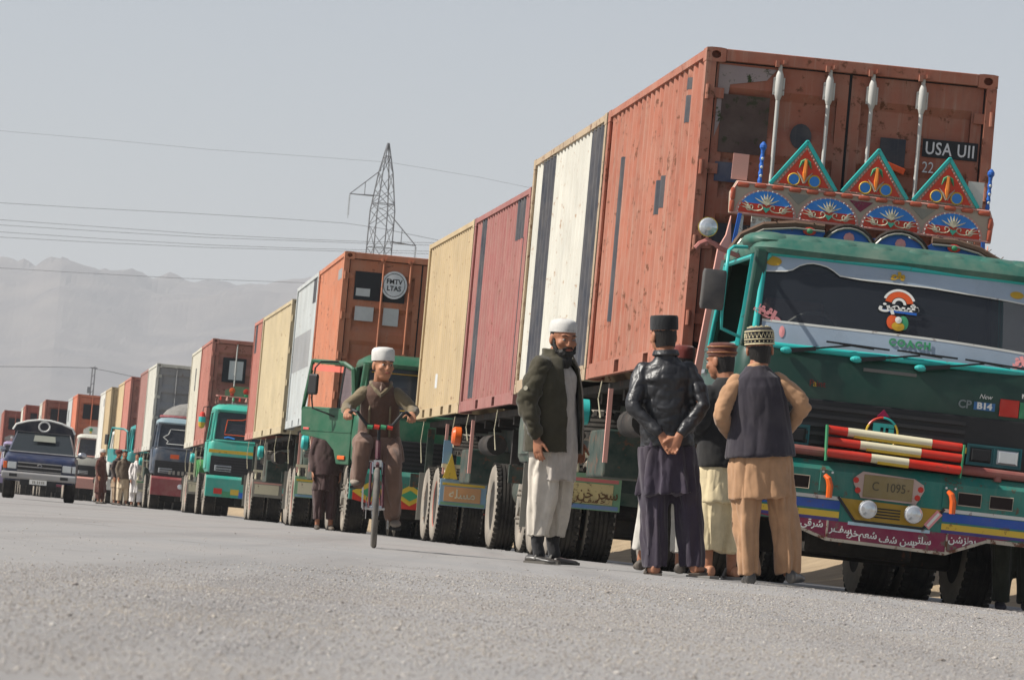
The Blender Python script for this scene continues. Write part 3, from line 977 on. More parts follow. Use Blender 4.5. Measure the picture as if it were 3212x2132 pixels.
def cab(t, col, trim, roofcol=None, detail=1, leftdoor=True):
    """cab-over: lower shell, pillars, roof, glass, doors, grille. Returns a dict of its parts"""
    P = {}
    roofcol = roofcol or col
    y1 = -0.72
    P['body'] = link('cab_body', shared('cabbody', lambda: MB().rings([rrect(1.165, -2.56, y1, 0.10, 1.04), rrect(1.20, CF, y1, 0.13, 1.10), rrect(1.215, CF - 0.02, y1, 0.14, 1.40), rrect(1.20, CF - 0.02, y1, 0.15, 1.72), rrect(1.17, CF, y1 - 0.02, 0.15, 1.785)]), 40), col, t)
    P['roof'] = link('cab_roof', shared('cabroof', lambda: MB().rings([rrect(1.11, -2.47, y1 - 0.02, 0.16, 2.50), rrect(1.13, -2.49, y1, 0.18, 2.54), rrect(1.11, -2.44, y1 - 0.02, 0.22, 2.61), rrect(1.02, -2.30, y1 - 0.12, 0.30, 2.67), rrect(0.82, -2.05, y1 - 0.3, 0.35, 2.695)]), 50), roofcol, t)
    for s in (-1, 1):
        link('windscreen_pillar', shared(('apil', s), lambda: MB().bar((s * 1.135, -2.515, 1.77), (s * 1.075, -2.40, 2.52), 0.10, 0.09, (0, 1, 0)), None), col, t, bevel=0.02)
        link('rear_pillar', shared(('bpil', s), lambda: MB().bar((s * 1.15, y1 - 0.10, 1.77), (s * 1.09, y1 - 0.12, 2.52), 0.07, 0.18, (0, 1, 0))), col, t, bevel=0.01)
    link('rear_wall', shared('rwall', lambda: MB().box(-1.1, 1.1, y1 - 0.05, y1 - 0.02, 1.75, 2.52)), col, t)
    P['ws'] = link('windscreen', shared('wscreen', lambda: ws_patch(linsp(-1.06, 1.06, 16), lambda x: 1.80, lambda x: 2.50, -0.012), 60), GLASSD, t)
    # interior
    link('dashboard', shared('dash', lambda: MB().box(-1.08, 1.08, -2.46, -2.12, 1.45, 1.84)), BLACKP, t, bevel=0.03)
    for s in (-1, 1):
        link('cab_seat', shared(('cseat', s), lambda: MB().box(s * 0.55 - 0.26, s * 0.55 + 0.26, -1.6, -1.1, 1.40, 1.60).box(s * 0.55 - 0.24, s * 0.55 + 0.24, -1.12, -0.98, 1.58, 2.25)), plain('seat_cover', srgb(92, 70, 62), 0.9), t, bevel=0.04)
    link('steering_wheel', shared('swheel', lambda: MB().tube([Vector((-0.55, -1.98, 1.90)) + Matrix.Rotation(R(-58), 3, 'X') @ Vector((0.24 * math.cos(a * PI / 10), 0.24 * math.sin(a * PI / 10), 0)) for a in range(20)], 0.016, 6, True).bar((-0.79, -1.98, 1.90), (-0.31, -1.98, 1.90), 0.03, 0.012), 60), plain('wheel_grip', srgb(120, 120, 112), 0.6), t)
    # side doors with open window above
    for s in (-1, 1):
        if s == -1 and not leftdoor:
            continue
        d = link('cab_door', shared(('cdoor', s), lambda: MB().box(min(s * 1.21, s * 1.226), max(s * 1.21, s * 1.226), -2.30, -1.05, 1.12, 1.76)), col, t, bevel=0.006)
        link('door_window', shared(('dwin', s), lambda: MB().add([(s * 1.168, -2.32, 1.79), (s * 1.168, -1.0, 1.79), (s * 1.105, -1.02, 2.47), (s * 1.105, -2.28, 2.47)], [(0, 1, 2, 3)])), GLASSD, d)
        link('window_frame', shared(('dwf', s), lambda: MB().tube([(s * 1.18, -2.36, 1.79), (s * 1.18, -0.98, 1.79), (s * 1.12, -1.0, 2.47), (s * 1.12, -2.31, 2.47)], 0.022, 6, True), 60), trim, d)
        link('door_handle', shared(('dhan', s), lambda: MB().bar((s * 1.238, -1.30, 1.60), (s * 1.238, -1.14, 1.60), 0.02, 0.03)), CHROME, d)
    # windscreen surround
    fr = [(-1.08, 1.795), (1.08, 1.795), (1.09, 1.85), (1.055, 2.44), (1.0, 2.505), (-1.0, 2.505), (-1.055, 2.44), (-1.09, 1.85)]
    dense = []
    for i in range(len(fr)):
        a, b = fr[i], fr[(i + 1) % len(fr)]
        for q in range(4):
            dense.append((a[0] + (b[0] - a[0]) * q / 4, a[1] + (b[1] - a[1]) * q / 4))
    P['frame'] = link('windscreen_frame', shared('wsframe', lambda: MB().tube([(x, ws_y(x, z) - 0.005, z) for x, z in dense], 0.026, 8, True), 60), trim, t)
    # grille
    g = link('grille', shared('grille', lambda: MB().box(-1.13, 1.13, CF - 0.045, CF + 0.04, 0.97, 1.425)), BLACKP, t, bevel=0.01)
    for i in range(6):
        link('grille_slat', shared(('gsl', i), lambda: MB().box(-0.98, 0.58, CF - 0.068, CF - 0.046, 1.02 + i * 0.066, 1.048 + i * 0.066)), plain('grille_slat', (0.03, 0.03, 0.032), 0.45), g)
    P['grille'] = g
    # chassis under the cab
    link('chassis_frame', shared('chas', lambda: MB().box(-0.46, -0.36, -2.4, 4.2, 0.72, 0.98).box(0.36, 0.46, -2.4, 4.2, 0.72, 0.98).box(-0.45, 0.45, -1.0, -0.85, 0.74, 0.95).box(-0.45, 0.45, 1.1, 1.25, 0.74, 0.95).box(-0.45, 0.45, 3.6, 3.75, 0.74, 0.95).box(-0.36, 0.36, -2.2, -0.9, 0.62, 1.04)), UNDER, t)
    link('axle', shared('axf', lambda: MB().cyl((-0.95, -1.3, 0.50), (0.95, -1.3, 0.45), 0.06)), UNDER, t)
    link('axle', shared('axr', lambda: MB().cyl((-0.95, 1.3, 0.52), (0.95, 1.3, 0.47), 0.08).ell((0, 1.3, 0.5), (0.22, 0.26, 0.22))), UNDER, t)
    for q_, (bn, bb_) in enumerate((('radiator', (-0.92, 0.92, -2.3, -1.95, 0.50, 1.04)), ('engine_sump', (-0.42, 0.42, -1.95, -0.6, 0.27, 1.0)), ('axle_beam', (-0.88, 0.84, -1.46, -1.14, 0.24, 0.62)), ('gearbox', (-0.70, 0.70, -0.5, 0.5, 0.46, 0.95)), ('battery_box', (-0.6, 0.6, 2.6, 3.4, 0.50, 1.1)))):
        link(bn, shared((bn, q_), lambda: MB().box(*bb_)), UNDER, t, bevel=0.03)
    link('fuel_tank', shared('ftank', lambda: MB().cyl((-0.82, -0.5, 0.72), (-0.82, 0.45, 0.72), 0.26, n=20), 40), P.get('tank') or DECKM, t)
    return P
def tractor_wheels(t, rim=None, dual=1.3):
    wheel(t, -1.02, -1.3, True, rim)
    wheel(t, 1.02, -1.3, True, rim, 0.4)
    for x in (-1.08, -0.73, 0.73, 1.08):
        wheel(t, x, dual, False, rim, x)
def bumper_plain(t, col, low=0.48):
    b = link('bumper', shared(('bump', low), lambda: MB().prism([(-2.62, low), (-2.80, low), (-2.80, 0.90), (-2.74, 0.965), (-2.62, 0.965)], -1.2, 1.2, 'x')), col, t, bevel=0.012)
    return b
def mirror_arm(t, mat_arm, x=-1.22, y=-2.52, hero=False):
    m = link('mirror', shared('mirror', lambda: MB().rings([[(x - 1.475, y, z + 2.0) for x, y, z in r_] for r_ in (rrect(0.085, -2.80, -2.755, 0.02, 0, 3), rrect(0.09, -2.81, -2.74, 0.02, 0.03, 3), rrect(0.09, -2.81, -2.74, 0.02, 0.27, 3), rrect(0.085, -2.80, -2.755, 0.02, 0.30, 3))]), 50), paint('mirror_grey', srgb(62, 62, 64), 0.6, dust=0.2), t)
    return link('mirror_arm', shared('marm', lambda: MB().tube([(-1.20, -2.45, 2.52), (-1.33, -2.62, 2.50), (-1.375, -2.70, 2.46), (-1.385, -2.74, 2.30), (-1.385, -2.74, 1.98), (-1.37, -2.70, 1.87), (-1.20, -2.55, 1.83)], 0.013, 6), 60), mat_arm, m)
def trailer(k, label, boards, flap=True, stays=None, deckm=None, axles=(8.2, 9.5), lampm=None):
    """low semi-trailer that carries two boxes"""
    p = qp(k, 0, 0)
    t = thing('semi_trailer', label, 'trailer', p, R(QUEUE[k][2]), 'semi-trailers under the containers')
    dm = deckm or DECKM
    link('main_beam', shared('tbeam', lambda: MB().box(-0.52, -0.38, 0.35, 12.2, 1.15, 1.60).box(0.38, 0.52, 0.35, 12.2, 1.15, 1.60)), dm, t)
    link('deck', shared('tdeck', lambda: MB().box(-0.98, 0.98, 0.3, 12.25, 1.64, 1.715)), UNDER, t)
    for i in range(8):
        link('cross_member', shared(('tcm', i), lambda: MB().box(-0.92, 0.92, 0.6 + i * 1.6, 0.72 + i * 1.6, 1.54, 1.64)), UNDER, t)
    for a in axles:
        link('axle', shared(('tax', a), lambda: MB().cyl((-0.95, a, 0.52), (0.95, a, 0.47), 0.07)), UNDER, t)
        for x in (-1.08, -0.73, 0.73, 1.08):
            wheel(t, x, a, False, RIMR if (a == axles[0]) else None, x + a)
    for s in (-1, 1):
        g = link('landing_leg', shared(('land', s), lambda: MB().box(s * 0.75 - 0.06, s * 0.75 + 0.06, 3.1, 3.22, 0.45, 1.5).box(s * 0.75 - 0.12, s * 0.75 + 0.12, 3.04, 3.28, 0.42, 0.45)), UNDER, t)
    link('tool_box', shared('tbox', lambda: MB().box(-1.12, -0.55, 5.0, 6.2, 0.80, 1.25)), dm, t, bevel=0.02)
    # mudguard boards in front of the rear wheels
    for s in ((-1, 1) if boards else ()):
        b = link('mud_board', shared(('mudb', s), lambda: MB().box(min(s * 1.24, s * 0.60), max(s * 1.24, s * 0.60), 7.40, 7.43, 0.50, 0.86)), boards[0], t, bevel=0.004)
        link('board_panel', shared(('mudc', s), lambda: MB().box(min(s * 1.18, s * 0.68), max(s * 1.18, s * 0.68), 7.392, 7.400, 0.56, 0.76)), boards[1], b)
        link('board_band', shared(('mudd', s), lambda: MB().box(min(s * 1.22, s * 0.62), max(s * 1.22, s * 0.62), 7.395, 7.400, 0.51, 0.55)), boards[2], b)
        link('board_band', shared(('mude', s), lambda: MB().box(min(s * 1.21, s * 0.63), max(s * 1.21, s * 0.63), 7.395, 7.400, 0.775, 0.81)), boards[3], b)
        for i in range(5):
            link('spindle', shared(('spin', s, i), lambda: MB().lathe([(0.016, 0), (0.026, 0.04), (0.014, 0.08), (0.026, 0.12), (0.016, 0.15)], (0, 0, 1), (s * (0.68 + i * 0.125), 7.415, 0.86), 8), 50), LYEL, b)
        link('board_rail', shared(('mudr', s), lambda: MB().box(min(s * 1.24, s * 0.60), max(s * 1.24, s * 0.60), 7.39, 7.44, 1.01, 1.06)), LYEL, b)
    for y in (4.3, 7.5):
        link('side_stay', shared(('stay', y), lambda: MB().bar((-1.20, y, 0.92), (-1.20, y, 1.60), 0.05, 0.04)), stays or PINKP, t)
    lamp = link('side_lamp', shared('slamp', lambda: MB().lathe([(0.0, -0.06), (0.10, -0.06), (0.125, -0.03), (0.125, 0.05), (0.09, 0.07), (0.0, 0.07)], (1, 0, 0), (-1.20, 6.2, 1.42), 18), 35), lampm or TURQ, t)
    sw_ = wheel(t, -0.55, 0, False)
    sw_.name = 'spare_wheel'
    sw_.location = (-0.62, 7.0, 1.32)
    sw_.rotation_euler = (0, R(90), 0)
    link('air_tank', shared('airt', lambda: MB().cyl((-0.95, 3.6, 1.30), (-0.95, 4.6, 1.30), 0.13, n=14), 40), UNDER, t)
    for q_, (y_, L_) in enumerate(((1.9, 0.5), (5.2, 0.35), (6.9, 0.42), (11.2, 0.6))):
        link('hanging_rope', shared(('hrope', q_), lambda: MB().tube([(-1.17, y_, 1.70), (-1.19, y_ + 0.02, 1.70 - L_ * 0.5), (-1.16, y_ - 0.02, 1.70 - L_)], [0.006, 0.005, 0.008], 5)), LYEL, t)
    link('brake_hose', shared('bhose', lambda: MB().tube([(-0.5, 0.4, 1.3), (-0.75, 1.5, 1.05), (-0.7, 3.0, 1.12), (-0.6, 5.0, 1.08), (-0.7, 8.0, 1.0)], 0.02, 6)), BLACKP, t)
    if flap:
        link('mud_flap', shared('mflap', lambda: MB().box(-1.26, -0.60, 10.25, 10.27, 0.28, 0.95)), FLAPG, t)
    link('tail_frame', shared('tailf', lambda: MB().box(-1.2, 1.2, 12.2, 12.26, 0.75, 0.95).box(-1.0, -0.9, 12.2, 12.26, 0.95, 1.62).box(0.9, 1.0, 12.2, 12.26, 0.95, 1.62)), dm, t)
    return t
# ---------------------------------------------------------------- the big green truck at the front
GREEN = paint('deep_green_enamel', srgb(8, 56, 44), 0.34, dust=0.05, vary=0.15, spec=0.5)
TEAL = paint('bumper_teal', srgb(18, 112, 100), 0.4, dust=0.16, rust=0.3, streak=0.15)
FILM = paint('hazy_window_film', srgb(150, 166, 182), 0.28, dust=0.12, vary=0.2)
ta = thing('truck', 'green decorated cab-over truck at the head of the queue, painted crown board above its roof', 'truck', qp('a', 0, 0), R(6.17), 'queued trucks')
ta.rotation_euler = (0, R(1.2), R(6.17))
ta.location = qp('a', 0, 0) + Vector((0, 0, -0.022))
P = cab(ta, GREEN, TURQ, paint('roof_green_enamel', srgb(34, 92, 80), 0.5, dust=0.3), 2)
for o_ in list(ta.children):
    if o_.name.startswith('cab_door'):
        for c_ in list(o_.children):
            if c_.name.startswith('door_window') and c_.data == CACHE[('dwin', -1)]:
                bpy.data.objects.remove(c_)
tractor_wheels(ta, paint('rim_turquoise', srgb(60, 160, 158), 0.6, dust=0.45))
for i in range(8):
    link('roof_scallop', shared(('scal', i), lambda: MB().ell((-0.98 + i * 0.28, -2.10, 2.603), (0.21, 0.34, 0.080), 16, 8), 60), MATS['roof_green_enamel'], P['roof'])
# film bands, lettering and stickers on the windscreen
ex = [-1.04, -0.85, -0.76, -0.66, -0.55, -0.47, -0.29, 0.23, 0.87, 1.04]
ez = [2.36, 2.38, 2.445, 2.462, 2.44, 2.385, 2.375, 2.375, 2.345, 2.33]
xs_ = linsp(-1.04, 1.04, 40)
up = lambda x: float(np.interp(x, ex, ez))
link('top_film', ws_patch(xs_, up, lambda x: 2.49, 0.006), FILM, P['ws'])
link('film_edge', ws_patch(xs_, lambda x: up(x) - 0.008, lambda x: up(x) + 0.003, 0.008, 1), WHITEP, P['ws'])
lo = lambda x: 1.975 - 0.03 * max(0, x) ** 2
link('bottom_film', ws_patch(xs_, lambda x: 1.81, lo, 0.006), FILM, P['ws'])
link('film_edge', ws_patch(xs_, lambda x: lo(x) - 0.004, lambda x: lo(x) + 0.014, 0.008, 1), WHITEP, P['ws'])
WSR = (R(90 - 13.2), 0, 0)
def wst(s, x, z, size, mat, **k):
    o = text('windscreen_lettering', s, mat, P['ws'], (x, ws_y(x, z) - 0.012, z), size, WSR, **k)
    return o
wst('COACH', 0.10, 1.918, 0.075, LGREEN, bold=0.004, space=1.35, sx=1.0)
GOLD = plain('gold_sticker', srgb(188, 150, 40), 0.5)
def ws_oval(x, z, a, b, mat, name='window_sticker', off=0.010):
    mb = MB()
    pts = [(x + a * math.cos(q * PI / 10), z + b * math.sin(q * PI / 10)) for q in range(20)]
    vs = [(u, ws_y(u, w) - off, w) for u, w in pts] + [(x, ws_y(x, z) - off - 0.003, z)]
    mb.add(vs, [(q, (q + 1) % 20, 20) for q in range(20)])
    return link(name, mb, mat, P['ws'])
ws_oval(-0.985, 2.44, 0.065, 0.036, GOLD)
ws_oval(0.92, 2.395, 0.055, 0.028, GOLD)
wst('\uFEEE\uFEE0\uFE91', -0.02, 2.435, 0.06, GOLD, bold=0.006, sx=1.6)
# fan-shaped sticker and shield
def ws_fan(x, z, r0, r1, a0, a1, mat, off):
    mb = MB()
    vs, n = [], 14
    for q in range(n + 1):
        a = R(a0 + (a1 - a0) * q / n)
        for r in (r0, r1):
            u, w = x + r * math.cos(a) * 1.1, z + r * math.sin(a)
            vs.append((u, ws_y(u, w) - off, w))
    mb.add(vs, [(2 * q, 2 * q + 2, 2 * q + 3, 2 * q + 1) for q in range(n)])
    return link('window_sticker', mb, mat, P['ws'])
ORAN = plain('orange_sticker', srgb(216, 90, 40), 0.5)
SWHITE = plain('white_sticker', srgb(226, 226, 220), 0.5)
ws_fan(0.0, 2.215, 0.100, 0.118, 20, 160, SWHITE, 0.012)
ws_fan(0.0, 2.215, 0.055, 0.100, 10, 170, ORAN, 0.011)
ws_fan(0.0, 2.215, 0.030, 0.050, 0, 180, SWHITE, 0.012)
wst('\uFEE6\uFEE2\uFE92\uFEB7', 0.0, 2.195, 0.085, SWHITE, bold=0.005, sx=1.5)
link('window_sticker', ws_patch(linsp(-0.13, 0.14, 6), lambda x: 2.148 - 0.02 * x, lambda x: 2.166, 0.012, 1), BLUEP, P['ws'])
ws_oval(-0.045, 2.075, 0.045, 0.055, ORAN)
ws_oval(0.04, 2.075, 0.040, 0.055, LGREEN)
ws_oval(0.0, 2.045, 0.050, 0.035, GOLD, off=0.013)
ws_oval(0.0, 2.095, 0.026, 0.026, SWHITE, off=0.016)
PINKS = plain('pink_sticker', srgb(226, 150, 150), 0.5)
for (u, w, sz, rt) in ((-0.99, 2.03, 0.10, 25), (0.96, 1.87, 0.10, -20)):
    o = wst('\uFEC6\uFED3\uFE8E\uFEA3', u, w, sz, PINKS, bold=0.008, sx=1.1)
    o.rotation_euler = (WSR[0], R(rt), 0)
ws_oval(-0.885, 1.905, 0.022, 0.045, PINKS)
# wipers
for (x0, z0, x1, z1, xa, za, xb, zb_) in ((-0.84, 1.765, -0.42, 1.835, -0.55, 1.865, -0.06, 1.855), (-0.30, 1.755, 0.12, 1.82, 0.0, 1.86, 0.47, 1.85), (0.20, 1.745, 0.62, 1.815, 0.53, 1.85, 1.0, 1.83)):
    w = link('wiper', MB().bar((x0, -2.675, z0), ((x0 + x1) / 2, -2.665, (z0 + z1) / 2), 0.02, 0.032).bar(((x0 + x1) / 2 - 0.02, -2.665, (z0 + z1) / 2), (x1 + 0.06, -2.64, z1 + 0.02), 0.012, 0.014), BLACKP, ta)
    link('wiper_blade', MB().bar((xa, -2.645, za), (xb, -2.645, zb_), 0.012, 0.014).bar((xa + 0.1, -2.652, za - 0.008), (xb - 0.12, -2.652, zb_ - 0.010), 0.008, 0.008), BLACKP, w)
    link('wiper_cap', MB().ell((x0 - 0.01, -2.665, z0), (0.05, 0.03, 0.026)), TURQ, w)
link('hood_slot', MB().box(-0.24, 0.17, -2.633, -2.615, 1.675, 1.70), plain('slot_grey', srgb(110, 108, 104), 0.6), P['body'])
# badges
FY = CF - 0.024
text('body_lettering', 'a', GOLD, P['body'], (-0.60, FY - 0.002, 1.54), 0.07)
text('body_lettering', 'P int', plain('faded_red_letter', srgb(112, 40, 36), 0.6), P['body'], (-0.58, FY - 0.002, 1.54), 0.07)
text('body_lettering', 'New', SWHITE, P['body'], (0.72, FY - 0.002, 1.585), 0.05, shear=0.3)
text('body_lettering', 'CP', plain('dull_letter', srgb(120, 130, 130), 0.4), P['body'], (0.565, FY - 0.002, 1.512), 0.085, bold=0.002)
pl = link('badge', MB().box(0.635, 0.80, FY - 0.004, FY, 1.482, 1.542), plain('badge_blue', srgb(60, 110, 160), 0.5), P['body'])
text('badge_lettering', 'B14', SWHITE, pl, (0.717, FY - 0.006, 1.512), 0.066, bold=0.003, sx=1.15)
text('body_lettering', 'NIS', SWHITE, P['body'], (1.04, FY - 0.002, 1.62), 0.045, bold=0.002, sx=1.2)
pn = link('reflector_panel', MB().box(0.835, 0.985, FY - 0.012, FY, 1.452, 1.585), REDP, ta, bevel=0.006)
link('reflector_panel', MB().box(0.99, 1.07, FY - 0.012, FY, 1.452, 1.575).box(1.005, 1.055, FY - 0.014, FY - 0.012, 1.467, 1.56), LGREEN, ta, bevel=0.003)
# steering-wheel emblem on the grille
em = link('emblem', MB().lathe([(0.0, 0), (0.001, 0)], (0, 1, 0), (0, 0, 0), 3), None)
bpy.data.objects.remove(em)
for a0, a1, m in ((90, 150, REDP), (150, 270, YELP), (270, 400, YELP), (40, 90, TURQ)):
    mb = MB()
    mb.tube([(-0.06 + 0.122 * math.cos(R(a)), CF - 0.085, 1.215 + 0.122 * math.sin(R(a))) for a in linsp(a0, a1, 12)], 0.009, 6)
    link('emblem_ring', mb, m, P['grille'])
link('emblem_block', MB().box(-0.13, -0.075, CF - 0.085, CF - 0.07, 1.13, 1.29).box(-0.05, -0.035, CF - 0.085, CF - 0.07, 1.13, 1.27).box(-0.01, 0.03, CF - 0.085, CF - 0.07, 1.13, 1.26).box(-0.13, 0.03, CF - 0.083, CF - 0.072, 1.265, 1.295), TURQ, P['grille'])
link('emblem_tip', MB().prism([(-0.11, 1.345), (-0.01, 1.345), (-0.06, 1.40)], CF - 0.08, CF - 0.07), plain('magenta_tip', srgb(150, 14, 70), 0.5), P['grille'])
# headlamps
for s in (-1, 1):
    h = link('headlight', MB().box(min(s * 0.615, s * 1.03), max(s * 0.615, s * 1.03), CF - 0.066, CF - 0.046, 1.065, 1.215).box(min(s * 0.61, s * 1.035), max(s * 0.61, s * 1.035), CF - 0.075, CF - 0.066, 1.205, 1.22).box(min(s * 0.61, s * 1.035), max(s * 0.61, s * 1.035), CF - 0.075, CF - 0.066, 1.06, 1.075).box(min(s * 0.61, s * 0.622), max(s * 0.61, s * 0.622), CF - 0.075, CF - 0.066, 1.075, 1.205).box(min(s * 1.023, s * 1.035), max(s * 1.023, s * 1.035), CF - 0.075, CF - 0.066, 1.075, 1.205).box(min(s * 0.815, s * 0.828), max(s * 0.815, s * 0.828), CF - 0.075, CF - 0.066, 1.075, 1.205), paint('headlamp_teal', srgb(14, 92, 98), 0.4, dust=0.1), ta)
    for x0, x1, m in ((0.635, 0.80, BLACKP), (0.845, 1.01, LENS)):
        link('lamp_glass', MB().rings([[(s * p[0], CF - 0.067, p[1]) for p in ((x0, 1.085), (x1, 1.085), (x1, 1.195), (x0, 1.195))], [(s * p[0], CF - 0.078, p[1]) for p in ((x0 + 0.02, 1.10), (x1 - 0.02, 1.10), (x1 - 0.02, 1.18), (x0 + 0.02, 1.18))]]), m, h)
link('marker_block', MB().box(0.575, 0.605, CF - 0.075, CF - 0.045, 1.14, 1.185), YELP, ta)
# bumper: folded teal sheet, painted bands, deep lettered lower apron
bm_ = link('bumper', MB().prism([(-2.64, 0.50), (-2.80, 0.50), (-2.80, 0.895), (-2.745, 0.965), (-2.64, 0.965)], -1.22, 1.22, 'x'), TEAL, ta, bevel=0.01)
B0 = -2.80
def strip(name, x0, x1, z0, z1, mat, y=B0, th=0.004, par=None):
    return link(name, MB().box(x0, x1, y - th, y - 0.0002, z0, z1), mat, par or bm_)
for x0, x1 in ((-1.215, -0.345), (0.445, 1.215)):
    strip('white_band', x0, x1, 0.678, 0.705, WHITEP)
    strip('blue_band', x0, x1, 0.607, 0.672, paint('band_blue', srgb(22, 74, 160), 0.45, dust=0.1, rust=0.1))
    strip('green_band', x0, x1, 0.592, 0.607, TEAL, th=0.003)
    strip('yellow_band', x0, x1, 0.545, 0.592, YELP)
    strip('violet_band', x0, x1, 0.522, 0.545, paint('band_violet', srgb(60, 50, 120), 0.5, dust=0.15))
link('nose_panel', MB().prism([(-0.345, 0.70), (-0.22, 0.547), (0.30, 0.547), (0.44, 0.69)], B0 - 0.005, B0 - 0.0002), paint('ochre_enamel', srgb(168, 132, 30), 0.5, dust=0.2, rust=0.2), bm_)
link('nose_edge', MB().bar((-0.365, B0 - 0.004, 0.705), (-0.225, B0 - 0.004, 0.537), 0.012, 0.02).bar((0.305, B0 - 0.004, 0.54), (0.455, B0 - 0.004, 0.70), 0.012, 0.02).bar((-0.225, B0 - 0.004, 0.537), (0.31, B0 - 0.004, 0.533), 0.010, 0.018), BLACKP, bm_)
strip('white_band', -0.27, 0.36, 0.505, 0.530, paint('pale_blue_band', srgb(170, 196, 208), 0.5, dust=0.2, rust=0.2), y=B0 - 0.0045)
for i in range(4):
    strip('vent_slot', -0.10, 0.12, 0.578 + i * 0.022, 0.588 + i * 0.022, BLACKP, y=B0 - 0.005)
stk = link('striped_sticker', MB().cbox((0.375, B0 - 0.009, 0.61), (0.055, 0.003, 0.15), Matrix.Rotation(R(38), 3, 'Y')), PINKS, bm_)
link('sticker_stripe', MB().cbox((0.375, B0 - 0.012, 0.61), (0.020, 0.003, 0.13), Matrix.Rotation(R(38), 3, 'Y')), SWHITE, stk)
for x0, x1 in ((0.555, 0.725), (0.80, 0.97), (-0.97, -0.80), (-0.725, -0.60)):
    link('bumper_opening', MB().box(x0, x1, B0 - 0.003, B0 - 0.0002, 0.745, 0.835), plain('dark_opening', (0.02, 0.012, 0.01), 0.9), bm_, bevel=0.02)
    link('opening_rim', MB().tube([(x0 - 0.004, B0 - 0.005, 0.742), (x1 + 0.004, B0 - 0.005, 0.742), (x1 + 0.004, B0 - 0.005, 0.838), (x0 - 0.004, B0 - 0.005, 0.838)], 0.0045, 5, True), MATS['beige_enamel'], bm_)
ap = link('lower_apron', MB().prism([(-1.0, 0.520), (-0.80, 0.495), (-0.43, 0.385), (0.49, 0.372), (0.80, 0.495), (1.0, 0.520)], B0 - 0.004, B0 + 0.006), MAROON, bm_)
link('apron_edge', MB().bar((-0.80, B0 - 0.008, 0.492), (-0.43, B0 - 0.008, 0.380), 0.012, 0.022).bar((-0.43, B0 - 0.008, 0.380), (0.49, B0 - 0.008, 0.366), 0.012, 0.024).bar((0.49, B0 - 0.008, 0.366), (0.80, B0 - 0.008, 0.492), 0.012, 0.022).bar((0.80, B0 - 0.008, 0.495), (1.2, B0 - 0.008, 0.493), 0.012, 0.03).bar((0.495, B0 - 0.008, 0.37), (0.495, B0 - 0.008, 0.52), 0.008, 0.014).bar((-0.425, B0 - 0.008, 0.38), (-0.425, B0 - 0.008, 0.52), 0.008, 0.014), paint('scuffed_white', srgb(176, 166, 150), 0.7, dust=0.3, rust=0.9), ap)
for s, x, z in (('\uFEF2\uFED7\uFEAE\uFEB7', -0.545, 0.487), ('\uFEAE\uFED2\uFEB3', -0.32, 0.463), ('\uFE91\uFEAE\uFEA7\uFEE2\uFECC\uFEB7', -0.155, 0.443), ('\uFED2\uFEB7 \uFEE6\uFEB3', 0.115, 0.425), ('\uFEF2\uFE97\uFEE0\uFEB3', 0.30, 0.443), ('\uFEE6\uFEB7\uFEAF\uFEC4\uFE91', 0.615, 0.480)):
    text('apron_lettering', s, SWHITE, ap, (x, B0 - 0.006, z), 0.075, bold=0.0015, sx=1.0)
# number plate with flowered wings, twin fog lamps, lamp hooks
np_ = link('plate_backing', MB().prism([(-0.195, 0.915), (0.20, 0.90), (0.275, 0.86), (0.285, 0.82), (0.23, 0.71), (-0.195, 0.715), (-0.26, 0.82), (-0.25, 0.87)], B0 - 0.020, B0 - 0.006), paint('flowered_pink', srgb(186, 160, 150), 0.6, dust=0.2, rust=0.3, rustcol=srgb(190, 60, 50)), bm_)
link('number_plate', MB().box(-0.185, 0.195, B0 - 0.026, B0 - 0.020, 0.725, 0.895), paint('plate_ochre', srgb(136, 118, 74), 0.7, dust=0.35, rust=0.4), np_, bevel=0.003)
text('plate_lettering', 'C  1095', plain('faded_ink', srgb(92, 84, 66), 0.8), np_, (0.01, B0 - 0.028, 0.81), 0.095, sx=0.85)
for x, z in ((-0.245, 0.845), (-0.225, 0.77), (0.255, 0.825), (0.235, 0.76)):
    link('plate_flower', MB().lathe([(0.0, -0.003), (0.024, 0.0)], (0, 1, 0), (x, B0 - 0.021, z), 7), REDP, np_)
for x in (-0.14, 0.21):
    f = link('fog_lamp', MB().lathe([(0.0, 0.05), (0.045, 0.045), (0.070, 0.015), (0.072, -0.012), (0.068, -0.018)], (0, 1, 0), (x, B0 - 0.055, 0.635), 22), CHROME, bm_, smooth=None)
    link('lamp_glass', MB().lathe([(0.066, -0.016), (0.055, -0.026), (0.03, -0.034), (0.0, -0.036)], (0, 1, 0), (x, B0 - 0.055, 0.635), 22), LENS, f)
for x, z in ((-0.465, 0.80), (0.485, 0.78)):
    hk = link('tow_bracket', MB().box(x - 0.055, x + 0.055, B0 - 0.012, B0 - 0.0005, z - 0.07, z + 0.10), TEAL, bm_, bevel=0.008)
    link('bracket_reflector', MB().tube([(x - 0.02, B0 - 0.025, z + 0.055), (x + 0.005, B0 - 0.045, z + 0.03), (x + 0.02, B0 - 0.05, z - 0.02), (x + 0.022, B0 - 0.045, z - 0.11)], [0.018, 0.024, 0.026, 0.024], 8), AMBER, hk)
    for dx in (-0.035, 0.035):
        link('bolt', MB().cyl((x + dx, B0 - 0.022, z + 0.08), (x + dx, B0 - 0.011, z + 0.08), 0.010, n=6), CHROME, hk)
